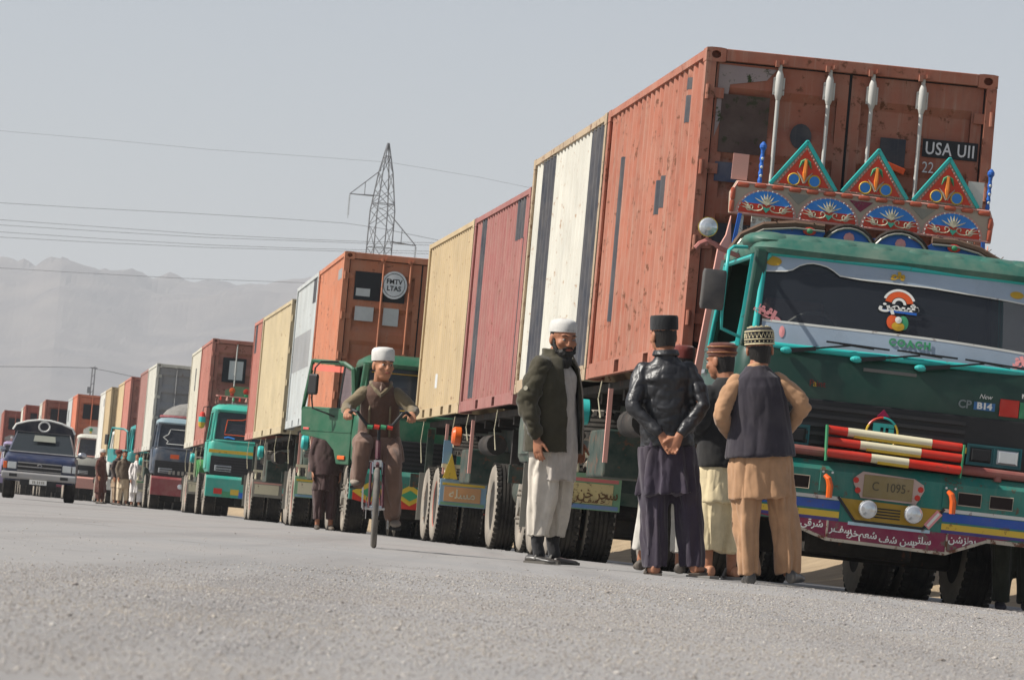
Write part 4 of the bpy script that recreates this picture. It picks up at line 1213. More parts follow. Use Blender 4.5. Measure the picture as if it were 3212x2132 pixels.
# painted guard bars over the grille
gd = link('guard_post', MB().bar((-0.49, -2.80, 0.965), (-0.505, -2.80, 1.235), 0.012, 0.07, (0, 1, 0)), LGREEN, ta)
link('guard_post', MB().bar((0.545, -2.80, 0.945), (0.555, -2.80, 1.20), 0.012, 0.07, (0, 1, 0)), LGREEN, ta)
for (za, zb_, ya, xr) in ((1.20, 1.175, -2.77, (-0.29, 0.31)), (1.115, 1.095, -2.79, (-0.19, 0.23)), (1.03, 1.005, -2.81, (-0.10, 0.14))):
    f = lambda x: (x, ya, za + (zb_ - za) * (x + 0.49) / 1.03)
    b = link('guard_bar', MB().cyl(f(-0.49), f(0.545), 0.034, n=14), REDP, gd, smooth=None)
    sm(b.data, 50)
    u = link('bar_centre', MB().cyl(f(xr[0]), f(xr[1]), 0.0355, n=14).cyl(f(xr[0] - 0.05), f(xr[0]), 0.0345, 0.0355, n=14, caps=False), LYEL, b)
    sm(u.data, 50)
    link('bar_underside', MB().tube([Vector(f(x)) + Vector((0, -0.016, -0.024)) for x in linsp(xr[0], xr[1], 6)], 0.016, 8), YELP, b)
pipe = link('cross_pipe', MB().cyl((-1.2, -2.745, 1.035), (1.2, -2.745, 1.005), 0.036, n=12).cyl((0.85, -2.745, 0.95), (0.85, -2.745, 1.01), 0.03).cyl((-0.85, -2.745, 0.95), (-0.85, -2.745, 1.03), 0.03), paint('dusty_rose_pipe', srgb(138, 74, 68), 0.55, dust=0.25), ta)
# mirror, spot lamp on its bracket
mirror_arm(ta, TURQ)
lp = link('spot_lamp', MB().lathe([(0.0, 0.07), (0.05, 0.06), (0.075, 0.01), (0.078, -0.02)], (0, 1, 0), (-1.39, -1.6, 2.705), 22), YELP, ta)
link('lamp_glass', MB().lathe([(0.072, -0.02), (0.06, -0.03), (0.03, -0.04), (0.0, -0.042)], (0, 1, 0), (-1.39, -1.6, 2.705), 22), LENS, lp)
link('lamp_bracket', MB().cyl((-1.385, -1.6, 2.63), (-1.385, -1.6, 2.56), 0.012).tube([(-1.47, -1.6, 2.53), (-1.44, -1.6, 2.57), (-1.385, -1.6, 2.60), (-1.32, -1.6, 2.58), (-1.27, -1.6, 2.55), (-1.1, -1.6, 2.5)], 0.02, 6), paint('bracket_pink', srgb(176, 104, 98), 0.6, dust=0.3), lp)
# side boards behind the cab
for s in (-1, 1):
    sb = link('side_board', MB().prism([(s * 1.27, 1.10), (s * 1.08, 1.10), (s * 1.03, 2.62), (s * 1.04, 2.72), (s * 1.06, 2.90), (s * 1.085, 2.74), (s * 1.14, 2.62)], -0.60, -0.555), PINKP, ta, bevel=0.004)
    link('board_stripe', MB().prism([(s * 1.155, 1.10), (s * 1.085, 1.10), (s * 1.035, 2.60), (s * 1.075, 2.60)], -0.606, -0.600), REDP, sb)
    for i in range(5):
        z = 1.55 + i * 0.2
        link('board_diamond', MB().prism([(s * (1.135 - (z - 1.1) * 0.043), z), (s * (1.115 - (z - 1.1) * 0.043), z + 0.03), (s * (1.09 - (z - 1.1) * 0.04), z), (s * (1.115 - (z - 1.1) * 0.043), z - 0.03)], -0.612, -0.606), BLUEP, sb)
    link('blue_pole', MB().bar((s * 1.075, -0.66, 2.2), (s * 1.00, -0.66, 2.92), 0.02, 0.03), BLUEP, ta)
# garland arch over the roof
ga = link('garland_board', MB().prism([(-1.1, 2.60), (-1.0, 2.72), (-0.72, 2.845), (-0.36, 2.865), (-0.34, 2.80), (-0.15, 2.88), (0.05, 2.82), (0.27, 2.885), (0.48, 2.80), (0.57, 2.86), (0.90, 2.80), (1.1, 2.72), (1.15, 2.60)], -0.95, -0.92), BLUEP, ta)
for (x0, x1, zt) in ((-0.36, 0.06, 2.895), (0.04, 0.50, 2.90)):
    pts = [((x0 + x1) / 2 - (x1 - x0) / 2 * math.cos(PI * q / 12), -0.96, 2.70 + (zt - 2.70) * math.sin(PI * q / 12)) for q in range(13)]
    link('garland_fringe', MB().tube(pts, 0.022, 7), plain('dark_tinsel', srgb(52, 44, 38), 0.8), ga)
    link('garland_beads', MB().tube([(p[0], p[1] - 0.02, p[2] - 0.02) for p in pts], 0.009, 5), plain('silver_beads', srgb(150, 146, 138), 0.4, metal=0.4), ga)
    cx = (x0 + x1) / 2
    link('garland_flower', MB().lathe([(0.0, -0.012), (0.020, -0.006), (0.045, 0)], (0, 1, 0), (cx, -0.955, 2.80), 8), PINKS, ga)
for pts in ([(-1.10, -0.97, 2.58), (-1.02, -0.97, 2.72), (-0.85, -0.97, 2.82), (-0.6, -0.97, 2.86), (-0.36, -0.97, 2.86)], [(0.52, -0.97, 2.86), (0.7, -0.97, 2.865), (0.9, -0.97, 2.83), (1.1, -0.97, 2.74), (1.18, -0.97, 2.62)]):
    rs_ = random.Random(3)
    mb = MB().tube(pts, 0.03, 7)
    for q in range(60):
        a = rs_.uniform(0, len(pts) - 1.001)
        i = int(a)
        c = Vector(pts[i]).lerp(Vector(pts[i + 1]), a - i)
        mb.bar(c, c + Vector((rs_.uniform(-0.05, 0.05), rs_.uniform(-0.03, 0.02), rs_.uniform(-0.055, 0.05))), 0.012, 0.004)
    link('garland_fringe', mb, plain('brown_tinsel', srgb(98, 76, 62), 0.8), ga)
    link('garland_beads', MB().tube([(p[0], p[1] - 0.03, p[2] - 0.035) for p in pts], 0.009, 5), MATS['silver_beads'], ga)
for x in (-0.48, 0.70):
    link('garland_flower', MB().ell((x, -0.99, 2.815), (0.055, 0.015, 0.035)), REDP, ga)
    link('garland_flower', MB().ell((x, -1.0, 2.815), (0.028, 0.016, 0.022)), LGREEN, ga)
# crown board: arches, reflectors, three gables, two finials
KY = -0.45
cb = link('crown_board', MB().prism([(-1.06, 2.93), (1.11, 2.93), (1.12, 3.10), (1.08, 3.20), (-1.02, 3.20), (-1.07, 3.10)], KY, KY + 0.03), BEIGE, ta, bevel=0.006)
link('board_border', MB().tube([(-1.05, KY - 0.004, 2.94), (1.10, KY - 0.004, 2.94), (1.11, KY - 0.004, 3.09), (1.07, KY - 0.004, 3.19), (-1.01, KY - 0.004, 3.19), (-1.06, KY - 0.004, 3.09)], 0.010, 6, True), PINKP, cb)
for i in range(15):
    x = -0.965 + i * 0.1425
    link('reflector', shared('refl', lambda: MB().rings([rrect(0.052, -0.02, 0.02, 0.019, 0.0, 4), rrect(0.050, -0.018, 0.018, 0.017, 0.012, 4), rrect(0.035, -0.010, 0.010, 0.009, 0.018, 4)]), 40), paint('brick_reflector', srgb(178, 84, 58), 0.45, dust=0.15), cb).matrix_local = Matrix.Translation((x, KY - 0.0005, 3.178 if 0 < i < 14 else 3.17)) @ Matrix.Rotation(R(90), 4, 'X')
for s, x in ((-1, -1.042), (1, 1.09)):
    for z in (2.99, 3.09):
        link('reflector', CACHE['refl'], MATS['brick_reflector'], cb).matrix_local = Matrix.Translation((x, KY - 0.0005, z)) @ Matrix.Rotation(R(90), 4, 'X') @ Matrix.Rotation(R(90), 4, 'Z')
def arc_poly(cx, z0, a, b, f0=0.0, f1=1.0):
    """half ellipse slice between heights f0..f1 of b"""
    pts = []
    t0, t1 = math.asin(f0), math.asin(f1)
    rt = [t0 + (t1 - t0) * q / 10 for q in range(11)]
    pts += [(cx + a * math.cos(t), z0 + b * math.sin(t)) for t in rt]
    pts += [(cx - a * math.cos(t), z0 + b * math.sin(t)) for t in rt[::-1]]
    return pts
SKYB = paint('sky_blue_enamel', srgb(48, 132, 214), 0.4, dust=0.05)
for cx in (-0.76, -0.245, 0.27, 0.785):
    a = link('arch', MB().prism(arc_poly(cx, 2.945, 0.252, 0.208), KY - 0.006, KY - 0.0002), PINKP, cb)
    link('arch_sky', MB().prism(arc_poly(cx, 2.952, 0.226, 0.186, 0.42, 1.0), KY - 0.010, KY - 0.006), SKYB, a)
    link('arch_foot', MB().prism(arc_poly(cx, 2.952, 0.226, 0.186, 0.0, 0.42), KY - 0.010, KY - 0.006), paint('vermilion_enamel', srgb(206, 58, 30), 0.4, dust=0.06), a)
    sc = MB()
    for s in (-1, 1):
        sc.tube([(cx + s * (0.035 + 0.028 * (1 + q / 14) * math.cos(q * 0.55) + 0.006 * q), KY - 0.012, 2.998 + 0.026 * math.sin(q * 0.55)) for q in range(14)], 0.0055, 4)
        sc.tube([(cx + s * (0.115 + 0.020 * math.cos(q * 0.6) + 0.003 * q), KY - 0.012, 2.993 + 0.022 * math.sin(q * 0.6)) for q in range(12)], 0.005, 4)
        for (u, w) in ((0.055, 0.058), (0.075, 0.038), (0.085, 0.012)):
            sc.tube([(cx + s * 0.13, KY - 0.012, 2.985), (cx + s * (0.13 + u * 0.5), KY - 0.012, 2.985 + w * 0.7), (cx + s * (0.13 + u), KY - 0.012, 2.985 + w)], [0.009, 0.007, 0.002], 4)
        for (u, w) in ((0.03, 0.085), (0.055, 0.066), (0.10, 0.045)):
            sc.tube([(cx, KY - 0.012, 3.03), (cx + s * u * 0.6, KY - 0.012, 3.03 + w * 0.55), (cx + s * u, KY - 0.012, 3.03 + w)], [0.010, 0.008, 0.002], 4)
    sc.tube([(cx, KY - 0.012, 3.02), (cx, KY - 0.012, 3.075), (cx, KY - 0.012, 3.125)], [0.006, 0.012, 0.002], 4)
    link('arch_scroll', sc, LYEL, a)
    link('arch_heart', MB().prism([(cx, 2.962), (cx + 0.026, 2.992), (cx + 0.020, 3.008), (cx, 3.0), (cx - 0.020, 3.008), (cx - 0.026, 2.992)], KY - 0.020, KY - 0.012), paint('mint_enamel', srgb(70, 180, 150), 0.4, dust=0.05), a)
for cx in (-0.50, 0.012, 0.527):
    link('spandrel', MB().prism([(cx - 0.10, 3.148), (cx + 0.10, 3.148), (cx, 3.06)], KY - 0.005, KY - 0.0002), MAROON if abs(cx) < 0.1 else FLAPG, cb)
for cx in (-0.475, 0.115, 0.705):
    g = link('gable', MB().prism([(cx - 0.265, 3.205), (cx + 0.265, 3.205), (cx, 3.565)], KY + 0.004, KY + 0.024), BEIGE, cb)
    link('gable_edge', MB().bar((cx - 0.272, KY + 0.01, 3.205), (cx + 0.006, KY + 0.01, 3.585), 0.035, 0.032).bar((cx + 0.272, KY + 0.01, 3.205), (cx - 0.006, KY + 0.01, 3.585), 0.035, 0.032), TURQ, g, bevel=0.006)
    link('gable_field', MB().prism([(cx - 0.208, 3.220), (cx + 0.208, 3.220), (cx, 3.515)], KY - 0.004, KY + 0.004), paint('vermilion_enamel', srgb(206, 58, 30), 0.4, dust=0.06), g)
    for s in (-1, 1):
        link('gable_disc', MB().lathe([(0.0, -0.004), (0.044, -0.002), (0.046, 0.004)], (0, 1, 0), (cx + s * 0.085, KY - 0.008, 3.262), 14), SKYB, g)
        link('gable_ring', MB().tube([(cx + s * 0.085 + 0.047 * math.cos(q * PI / 8), KY - 0.008, 3.262 + 0.047 * math.sin(q * PI / 8)) for q in range(16)], 0.006, 5, True), YELP, g)
        link('gable_leaf', MB().tube([(cx, KY - 0.008, 3.43), (cx + s * 0.03, KY - 0.008, 3.41), (cx + s * 0.05, KY - 0.008, 3.36)], [0.012, 0.014, 0.003], 5), LGREEN, g)
        link('gable_spray', MB().tube([(cx, KY - 0.008, 3.24), (cx + s * 0.03, KY - 0.008, 3.29), (cx + s * 0.065, KY - 0.008, 3.33)], [0.012, 0.010, 0.002], 5), BEIGE, g)
    link('gable_stem', MB().tube([(cx, KY - 0.010, 3.24), (cx, KY - 0.010, 3.32), (cx, KY - 0.010, 3.43)], [0.008, 0.019, 0.017], 6), paint('saffron_enamel', srgb(224, 128, 44), 0.45, dust=0.08), g)
for x in (-0.83, 1.06):
    fn = link('finial', MB().lathe([(0.016, 0), (0.020, 0.02), (0.014, 0.05), (0.020, 0.08), (0.014, 0.11), (0.020, 0.14), (0.014, 0.17), (0.020, 0.20), (0.014, 0.24), (0.018, 0.27), (0.030, 0.29), (0.030, 0.31), (0.012, 0.335), (0.0, 0.34)], (0, 0, 1), (x, KY + 0.03, 3.20), 10), BLUEP, cb)
    link('finial_bead', MB().ell((x, KY + 0.008, 3.26), (0.012, 0.008, 0.012)).ell((x, KY + 0.008, 3.33), (0.012, 0.008, 0.012)).ell((x, KY + 0.008, 3.40), (0.012, 0.008, 0.012)), WHITEP, fn)
for x in (-1.0, 0.95):
    link('finial_flag', MB().box(x - 0.065, x + 0.065, KY + 0.03, KY + 0.04, 3.21, 3.42), PINKP if x < 0 else WHITEP, cb)
for x in (-0.95, 0.0, 0.95):
    link('board_strut', MB().bar((x, KY + 0.05, 2.60), (x, KY + 0.05, 2.95), 0.05, 0.04), WHITEP, cb)
link('strut_plate', MB().box(-0.86, -0.70, KY + 0.05, KY + 0.07, 2.70, 2.93), WHITEP, cb)
trailer('a', 'trailer with a lettered green and pink board under the striped white container', (paint('board_green', srgb(110, 158, 120), 0.6, dust=0.3), paint('board_lettered', srgb(190, 172, 116), 0.6, dust=0.3, rust=0.8, rustcol=(0.12, 0.08, 0.04)), paint('board_blue', srgb(96, 132, 178), 0.6, dust=0.3), paint('board_rose', srgb(190, 92, 92), 0.6, dust=0.25)))

_ta = [o for o in bpy.data.objects if o.name.startswith('semi_trailer')][0]
_pb = [o for o in _ta.children_recursive if o.name.startswith('board_panel')][0]
text('board_lettering', '\uFEE2\uFEE0\uFECB \uFEE6\uFEA7 \uFEAE\uFEA4\uFEB3', plain('umber_letter', srgb(96, 70, 44), 0.8), _pb, (-0.93, 7.388, 0.66), 0.15, sx=0.8, bold=0.002)
text('board_lettering', '\uFEF2\uFE97 \uFEAE\uFED2\uFEB3 \uFEA7', MATS['umber_letter'], _pb, (-0.93, 7.388, 0.595), 0.08, sx=1.0, bold=0.001)
for cx in (-0.76, -0.245, 0.27, 0.785):
    bt = MB()
    for q in range(19):
        a = PI * q / 18
        bt.ell((cx + 0.231 * math.cos(a), KY - 0.010, 2.952 + 0.188 * math.sin(a)), (0.0075, 0.005, 0.0075), 6, 4)
    link('bead_trim', bt, WHITEP, cb)['kind'] = 'stuff'
for cx in (-0.475, 0.115, 0.705):
    bt = MB()
    for q in range(12):
        for s in (-1, 1):
            f_ = (q + 0.5) / 12
            bt.ell((cx + s * 0.222 * (1 - f_), KY - 0.002, 3.215 + 0.315 * f_), (0.009, 0.006, 0.011), 6, 4)
    for q in range(9):
        bt.ell((cx - 0.20 + q * 0.05, KY - 0.002, 3.213), (0.009, 0.006, 0.006), 6, 4)
    link('bead_trim', bt, PINKP, cb)['kind'] = 'stuff'
# ---------------------------------------------------------------- the other trucks of the queue
def truck(k, label, col, trim, roofcol=None, bumpcol=None, rim=None, leftdoor=True, low=0.5):
    t = thing('truck', label, 'truck', qp(k, 0, 0), R(QUEUE[k][2]), 'queued trucks')
    P = cab(t, col, trim, roofcol, 1, leftdoor)
    tractor_wheels(t, rim)
    P['t'] = t
    P['bumper'] = bumper_plain(t, bumpcol or col, low)
    for s in (-1, 1):
        h = link('headlight', shared(('hl', s), lambda: MB().box(min(s * 0.62, s * 1.02), max(s * 0.62, s * 1.02), CF - 0.066, CF - 0.046, 1.07, 1.21)), LENS, t, bevel=0.01)
    return P
def crown(t, colr, accents, w=1.0, z=2.72, h=0.30, y=-1.2):
    c = link('crown_board', MB().prism([(-w, z), (w, z), (w, z + h * 0.55), (w * 0.75, z + h), (-w * 0.75, z + h), (-w, z + h * 0.55)], y, y + 0.04), colr, t)
    for i, a in enumerate(accents):
        x = -w + 2 * w * (i + 0.5) / len(accents)
        link('crown_disc', MB().lathe([(0.0, -0.02), (0.07, -0.008), (0.075, 0)], (0, 1, 0), (x, y, z + h * 0.55), 10), a, c)
        link('crown_disc', MB().lathe([(0.0, -0.015), (0.045, -0.006), (0.05, 0)], (0, 1, 0), (x, y - 0.001, z + h * 0.2), 10), accents[(i + 1) % len(accents)], c)
    return c
def ornament(t, cols, x=-1.38, y=-2.2, z=2.05):
    o = link('hanging_ornament', MB().lathe([(0.02, 0.30), (0.06, 0.27), (0.085, 0.18)], (0, 0, 1), (x, y, z), 12), cols[0], t)
    link('ornament_band', MB().lathe([(0.085, 0.18), (0.09, 0.05)], (0, 0, 1), (x, y, z), 12), cols[1], o)
    link('ornament_band', MB().lathe([(0.09, 0.05), (0.07, -0.06), (0.02, -0.10)], (0, 0, 1), (x, y, z), 12), cols[2], o)
    link('ornament_hanger', MB().tube([(x, y, z + 0.29), (x + 0.02, y, z + 0.42), (x + 0.2, y, z + 0.44)], 0.012, 5), BLACKP, o)
# C: plain green cab, left door standing open
GRN2 = paint('grass_green_enamel', srgb(16, 84, 58), 0.4, dust=0.15, spec=0.5)
Pc = truck('c', 'plain green cab-over truck with its left-hand door standing wide open', GRN2, GRN2, None, TEAL, leftdoor=False)
tc_ = Pc['t']
tc_.location += Vector((0.17, 0.02, 0))
for z in (1.86, 2.40):
    link('windscreen_trim', ws_patch(linsp(-1.0, 1.0, 12), lambda x: z, lambda x: z + 0.012, 0.004, 1), GOLD, Pc['ws'])
link('painted_apron', MB().prism([(-1.15, 0.50), (-0.7, 0.42), (0.7, 0.42), (1.15, 0.50), (1.15, 0.64), (-1.15, 0.64)], -2.81, -2.802), REDP, Pc['bumper'])
for x in (-0.9, -0.3, 0.3, 0.9):
    link('painted_diamond', MB().prism([(x - 0.26, 0.62), (x, 0.47), (x + 0.26, 0.62), (x, 0.78)], -2.816, -2.811), YELP, Pc['bumper'])
    link('painted_diamond', MB().prism([(x - 0.14, 0.62), (x, 0.54), (x + 0.14, 0.62), (x, 0.70)], -2.821, -2.816), LGREEN, Pc['bumper'])
for s_, z in (('ST', 1.28), ('I', 1.15)):
    text('cab_lettering', s_, SWHITE, Pc['grille'], (-0.98, CF - 0.07, z), 0.09, bold=0.004)
# door in its own frame: hinge on the local z axis, leaf along -x
dh = MB()
def door_leaf():
    mb = MB()
    out = [(0.0, 1.00), (-0.28, 1.0), (-0.36, 1.20), (-0.55, 1.34), (-0.85, 1.38), (-1.12, 1.40), (-1.16, 1.80), (0.0, 1.80)]
    mb.prism(out, -0.03, 0.03)
    return mb
dl = link('open_door', door_leaf(), GRN2, tc_, bevel=0.012)
wf = [(0.0, 1.80), (-1.15, 1.80), (-1.02, 2.52), (-0.30, 2.50), (-0.10, 2.42)]
dl.location = (-1.20, -2.38, 0)
dl.rotation_euler = (0, 0, R(-52))
pts = []
for i in range(len(wf)):
    a, b = wf[i], wf[(i + 1) % len(wf)]
    pts += [(a[0] + (b[0] - a[0]) * q / 4, 0, a[1] + (b[1] - a[1]) * q / 4) for q in range(4)]
link('window_frame', MB().tube(pts, 0.035, 6, True), GRN2, dl)
link('quarter_glass', MB().add([(-0.04, 0, 1.82), (-0.34, 0, 1.82), (-0.28, 0, 2.47), (-0.12, 0, 2.40)], [(0, 1, 2, 3)]), plain('hazy_glass', srgb(150, 140, 146), 0.15, alpha=0.45), dl)
link('window_divider', MB().bar((-0.36, 0, 1.82), (-0.29, 0, 2.48), 0.02, 0.03), BLACKP, dl)
link('window_band', MB().prism([(-1.05, 2.38), (-0.30, 2.36), (-0.29, 2.45), (-1.04, 2.47)], -0.006, 0.006), paint('coral_band', srgb(214, 108, 92), 0.5, dust=0.1), dl)
link('door_lamp', MB().cbox((-0.16, -0.04, 1.10), (0.16, 0.03, 0.06)), AMBER, dl, bevel=0.01)
link('door_reflector', MB().cbox((-1.0, -0.035, 1.50), (0.13, 0.02, 0.035)), paint('coral_reflector', srgb(200, 84, 80), 0.4, dust=0.2), dl, bevel=0.008)
link('door_crease', MB().cbox((-0.56, -0.033, 1.48), (1.1, 0.012, 0.016)), GRN2, dl)
link('door_mirror', MB().rings([[(x - 0.62, y, z) for x, y, z in r_] for r_ in (rrect(0.085, -0.33, -0.29, 0.02, 2.00, 3), rrect(0.095, -0.34, -0.28, 0.02, 2.03, 3), rrect(0.095, -0.34, -0.28, 0.02, 2.28, 3), rrect(0.085, -0.33, -0.29, 0.02, 2.31, 3))]), BLACKP, dl)
link('mirror_arm', MB().tube([(-0.40, -0.03, 1.70), (-0.45, -0.15, 1.74), (-0.60, -0.30, 1.80), (-0.63, -0.31, 1.95), (-0.62, -0.30, 2.40), (-0.55, -0.26, 2.50), (-0.40, -0.04, 2.52)], 0.014, 6), BLACKP, dl)
# B: mostly hidden between the first two boxes
BLUC = paint('bottle_green_enamel', srgb(22, 54, 46), 0.5, dust=0.3)
Pb = truck('b', 'bottle green truck squeezed behind the striped white container, hardly visible', BLUC, BLUC, None, BLUC)
Pd = truck('d', 'bottle green truck hidden behind the pale grey container', BLUC, BLUC, None, BLUC)
Pd['t'].location += Vector((0.3, 0.03, 0))
ornament(Pd['t'], (REDP, SKYB, REDP), -1.42, -1.9, 1.95)
# E: turquoise cab
TQ2 = paint('bright_turquoise_enamel', srgb(44, 160, 142), 0.45, dust=0.25)
Pe = truck('e', 'bright turquoise truck with a yellow band and a decorated roof rack', TQ2, TQ2, None, TQ2, low=0.46)
te = Pe['t']
link('yellow_belt', MB().box(-1.19, 1.19, CF - 0.026, CF - 0.02, 1.50, 1.58), YELP, Pe['body'])
crown(te, paint('olive_board', srgb(104, 116, 84), 0.6, dust=0.3), (ORAN, REDP, LGREEN, ORAN, REDP), 0.85, 2.90, 0.26, -1.0)
rk = link('roof_rack', MB().tube([(-1.05, -2.2, 2.70), (-1.05, -2.2, 2.86), (1.05, -2.2, 2.86), (1.05, -2.2, 2.70)], 0.02, 6).tube([(-1.05, -0.9, 2.70), (-1.05, -0.9, 2.90), (1.05, -0.9, 2.90), (1.05, -0.9, 2.70)], 0.02, 6).tube([(-1.05, -2.2, 2.86), (-1.05, -0.9, 2.90)], 0.02, 6).tube([(1.05, -2.2, 2.86), (1.05, -0.9, 2.90)], 0.02, 6), paint('rose_rack', srgb(150, 92, 84), 0.6, dust=0.3), te)
for i in range(14):
    link('rack_tassel', shared(('tass', i % 3), lambda: MB().lathe([(0.0, 0.06), (0.022, 0.03), (0.030, -0.03), (0.0, -0.05)], (0, 0, 1), (0, 0, 0), 6)), (REDP, PINKP, LGREEN)[i % 3], rk).location = (-1.0 + i * 0.154, -2.23, 2.80)
ornament(te, (REDP, TURQ, YELP), -1.40, -2.3, 2.15)
for i, m in enumerate((REDP, LGREEN, YELP, BLUEP, REDP, YELP, LGREEN, BLUEP, REDP, LGREEN)):
    link('painted_square', MB().box(-1.0 + i * 0.2, -0.8 + i * 0.2, -2.812, -2.801, 0.47 if i % 2 else 0.53, 0.60 if i % 2 else 0.66), m, Pe['bumper'])
def ws_outline(Pq, mat, pts):
    pp = []
    for i in range(len(pts)):
        a, b = pts[i], pts[(i + 1) % len(pts)]
        pp += [(a[0] + (b[0] - a[0]) * q / 3, a[1] + (b[1] - a[1]) * q / 3) for q in range(3)]
    link('window_outline', MB().tube([(x, ws_y(x, z) - 0.008, z) for x, z in pp], 0.010, 5, True), mat, Pq['ws'])
ws_outline(Pe, ORAN, [(-0.85, 1.95), (0.85, 1.95), (0.8, 2.3), (0.45, 2.34), (0.2, 2.42), (-0.2, 2.42), (-0.45, 2.32), (-0.8, 2.3)])
link('windscreen_lettering', MB().tube([(-0.85, ws_y(-0.85, 1.87) - 0.012, 1.87), (-0.75, ws_y(-0.75, 1.88) - 0.012, 1.89), (-0.6, ws_y(-0.6, 1.87) - 0.012, 1.86)], 0.02, 5), SKYB, Pe['ws'])
# F: dark blue cab with tarpaulin dome
DBL = paint('dark_blue_enamel', srgb(44, 62, 82), 0.45, dust=0.35)
Pf = truck('f', 'dark blue truck with a grey tarpaulin dome on its roof and a red bumper', DBL, DBL, paint('pale_blue_roof', srgb(122, 146, 156), 0.5, dust=0.3), paint('bumper_red', srgb(132, 52, 56), 0.5, dust=0.25), low=0.42)
link('roof_tarpaulin', MB().ell((0, -1.4, 2.66), (1.0, 0.75, 0.52), 22, 12), cloth('grey_tarp', srgb(118, 116, 112), wr=0.6), Pf['t'])
link('tarpaulin_hem', MB().tube([(1.02 * math.cos(a * PI / 14), -1.4 - 0.77 * math.sin(a * PI / 14), 2.72) for a in range(15)], 0.05, 6), paint('hem_red', srgb(120, 50, 58), 0.7, dust=0.2), Pf['t'])
ws_outline(Pf, SWHITE, [(-0.85, 1.92), (0.85, 1.92), (0.85, 2.35), (-0.75, 2.35), (-0.8, 2.2), (-0.95, 2.1), (-0.8, 2.0)])
link('marker_panel', MB().box(-0.7, -0.45, CF - 0.035, CF - 0.02, 1.50, 1.62), ORAN, Pf['body'])
for x in (-0.35, -0.1):
    link('bumper_lamp', MB().lathe([(0.0, -0.03), (0.07, -0.02), (0.08, 0)], (0, 1, 0), (x, -2.802, 0.70), 12), LENS, Pf['bumper'])
for x in (-0.72, -0.60, -0.46, -0.34, -0.22):
    link('worn_letter', MB().box(x, x + 0.07, CF - 0.075, CF - 0.069, 1.04, 1.15), FLAPG, Pf['grille'])
Pg = truck('g', 'turquoise truck with an open door frame beside the group of standing men', paint('deep_turquoise_enamel', srgb(26, 128, 128), 0.45, dust=0.2), TURQ, leftdoor=False)
gl = link('open_door', door_leaf(), MATS['deep_turquoise_enamel'], Pg['t'], bevel=0.012)
gl.location = (-1.20, -2.38, 0)
gl.rotation_euler = (0, 0, R(-58))
link('window_frame', MB().tube(pts, 0.035, 6, True), MATS['deep_turquoise_enamel'], gl)
link('door_mirror', MB().cbox((-0.85, -0.3, 2.12), (0.18, 0.06, 0.34)), BLACKP, gl, bevel=0.02)
Ph = truck('h', 'white truck whose cab is hidden behind the straw yellow container', P_H2, WHITEP)
Pi = truck('i', 'white and pink truck in front of the bright orange container', P_F1, PINKP, None, PINKP)
ornament(Pi['t'], (YELP, AMBER, LGREEN), -1.40, -2.3, 2.0)
crown(Pi['t'], WHITEP, (LGREEN, YELP, BLUEP), 0.9)
Pj = truck('j', 'brown truck hidden behind the blue pickup', MAROON, YELP)
Pk = truck('k', 'pink truck with a tinsel crown half hidden by the pickup', PINKP, BLUEP, None, BLUEP)
crown(Pk['t'], PINKP, (REDP, SKYB, YELP), 1.0)
Pl = truck('l', 'mauve truck at the left picture edge with silver roof ornaments', paint('mauve_enamel', srgb(140, 128, 160), 0.5, dust=0.2), WHITEP)
crown(Pl['t'], FLAPG, (WHITEP, PINKP, WHITEP), 1.1)
# trailers
def bset(*m):
    return tuple(m)
SKYL = paint('board_sky', srgb(122, 160, 184), 0.6, dust=0.3)
trailer('b', 'trailer with a blue board and orange lettering panel under the maroon container', bset(SKYL, paint('board_peach', srgb(206, 150, 96), 0.6, dust=0.25), MATS['board_green'], YELP), stays=PINKP, lampm=AMBER)
trailer('c', 'trailer with a pale lettered board below the open green door', bset(MATS['board_green'], LYEL, SKYL, YELP))
trailer('d', 'trailer with grey boards under the long sand coloured container', bset(FLAPG, LYEL, FLAPG, PINKP), stays=FLAPG)
trailer('e', 'trailer with green drums slung under the cream container', bset(FLAPG, LYEL, FLAPG, LYEL), stays=LYEL)
trailer('f', 'trailer under the white container with grey doors', bset(LYEL, FLAPG, LYEL, LGREEN), stays=LYEL)
for k, s_ in (('g', 'trailer behind the standing men, under the faded red container'), ('h', 'trailer under the bright white container left of the standing men'), ('i', 'trailer under the bright orange container'), ('j', 'trailer under the rust brown container'), ('k', 'trailer under the red oxide container'), ('l', 'trailer under the last red container')):
    trailer(k, s_, None, False)
te_ = [o for o in bpy.data.objects if o.name.startswith('semi_trailer') and 'drums' in o['label']][0]
for y in (3.0, 4.0, 5.4):
    link('slung_drum', MB().cyl((-1.15, y, 1.15), (-0.55, y, 1.15), 0.22, n=16), paint('drum_green', srgb(52, 140, 66), 0.5, dust=0.2), te_)

_tb = [o for o in bpy.data.objects if o.name.startswith('semi_trailer') and 'orange lettering' in o['label']][0]
_pb = [o for o in _tb.children if o.name.startswith('mud_board')][0]
text('board_lettering', '\uFEEA\uFEE0\uFEB4\uFEE3', LYEL, _pb, (-0.93, 7.388, 0.66), 0.17, sx=1.0, bold=0.002)
for x in (-1.12, -0.82):
    link('painted_cone', MB().prism([(x - 0.10, 0.865), (x + 0.10, 0.865), (x, 1.20)], 7.36, 7.38), YELP, _pb)
link('painted_panel', MB().box(-1.24, -1.12, 7.385, 7.41, 1.065, 1.38), SKYL, _pb)
link('painted_panel', MB().box(-1.05, -0.66, 7.385, 7.41, 1.065, 1.30), TEAL, _pb)
for x in (-0.98, -0.90, -0.82):
    link('painted_window', MB().box(x, x + 0.045, 7.378, 7.385, 1.09, 1.22), SWHITE, _pb)
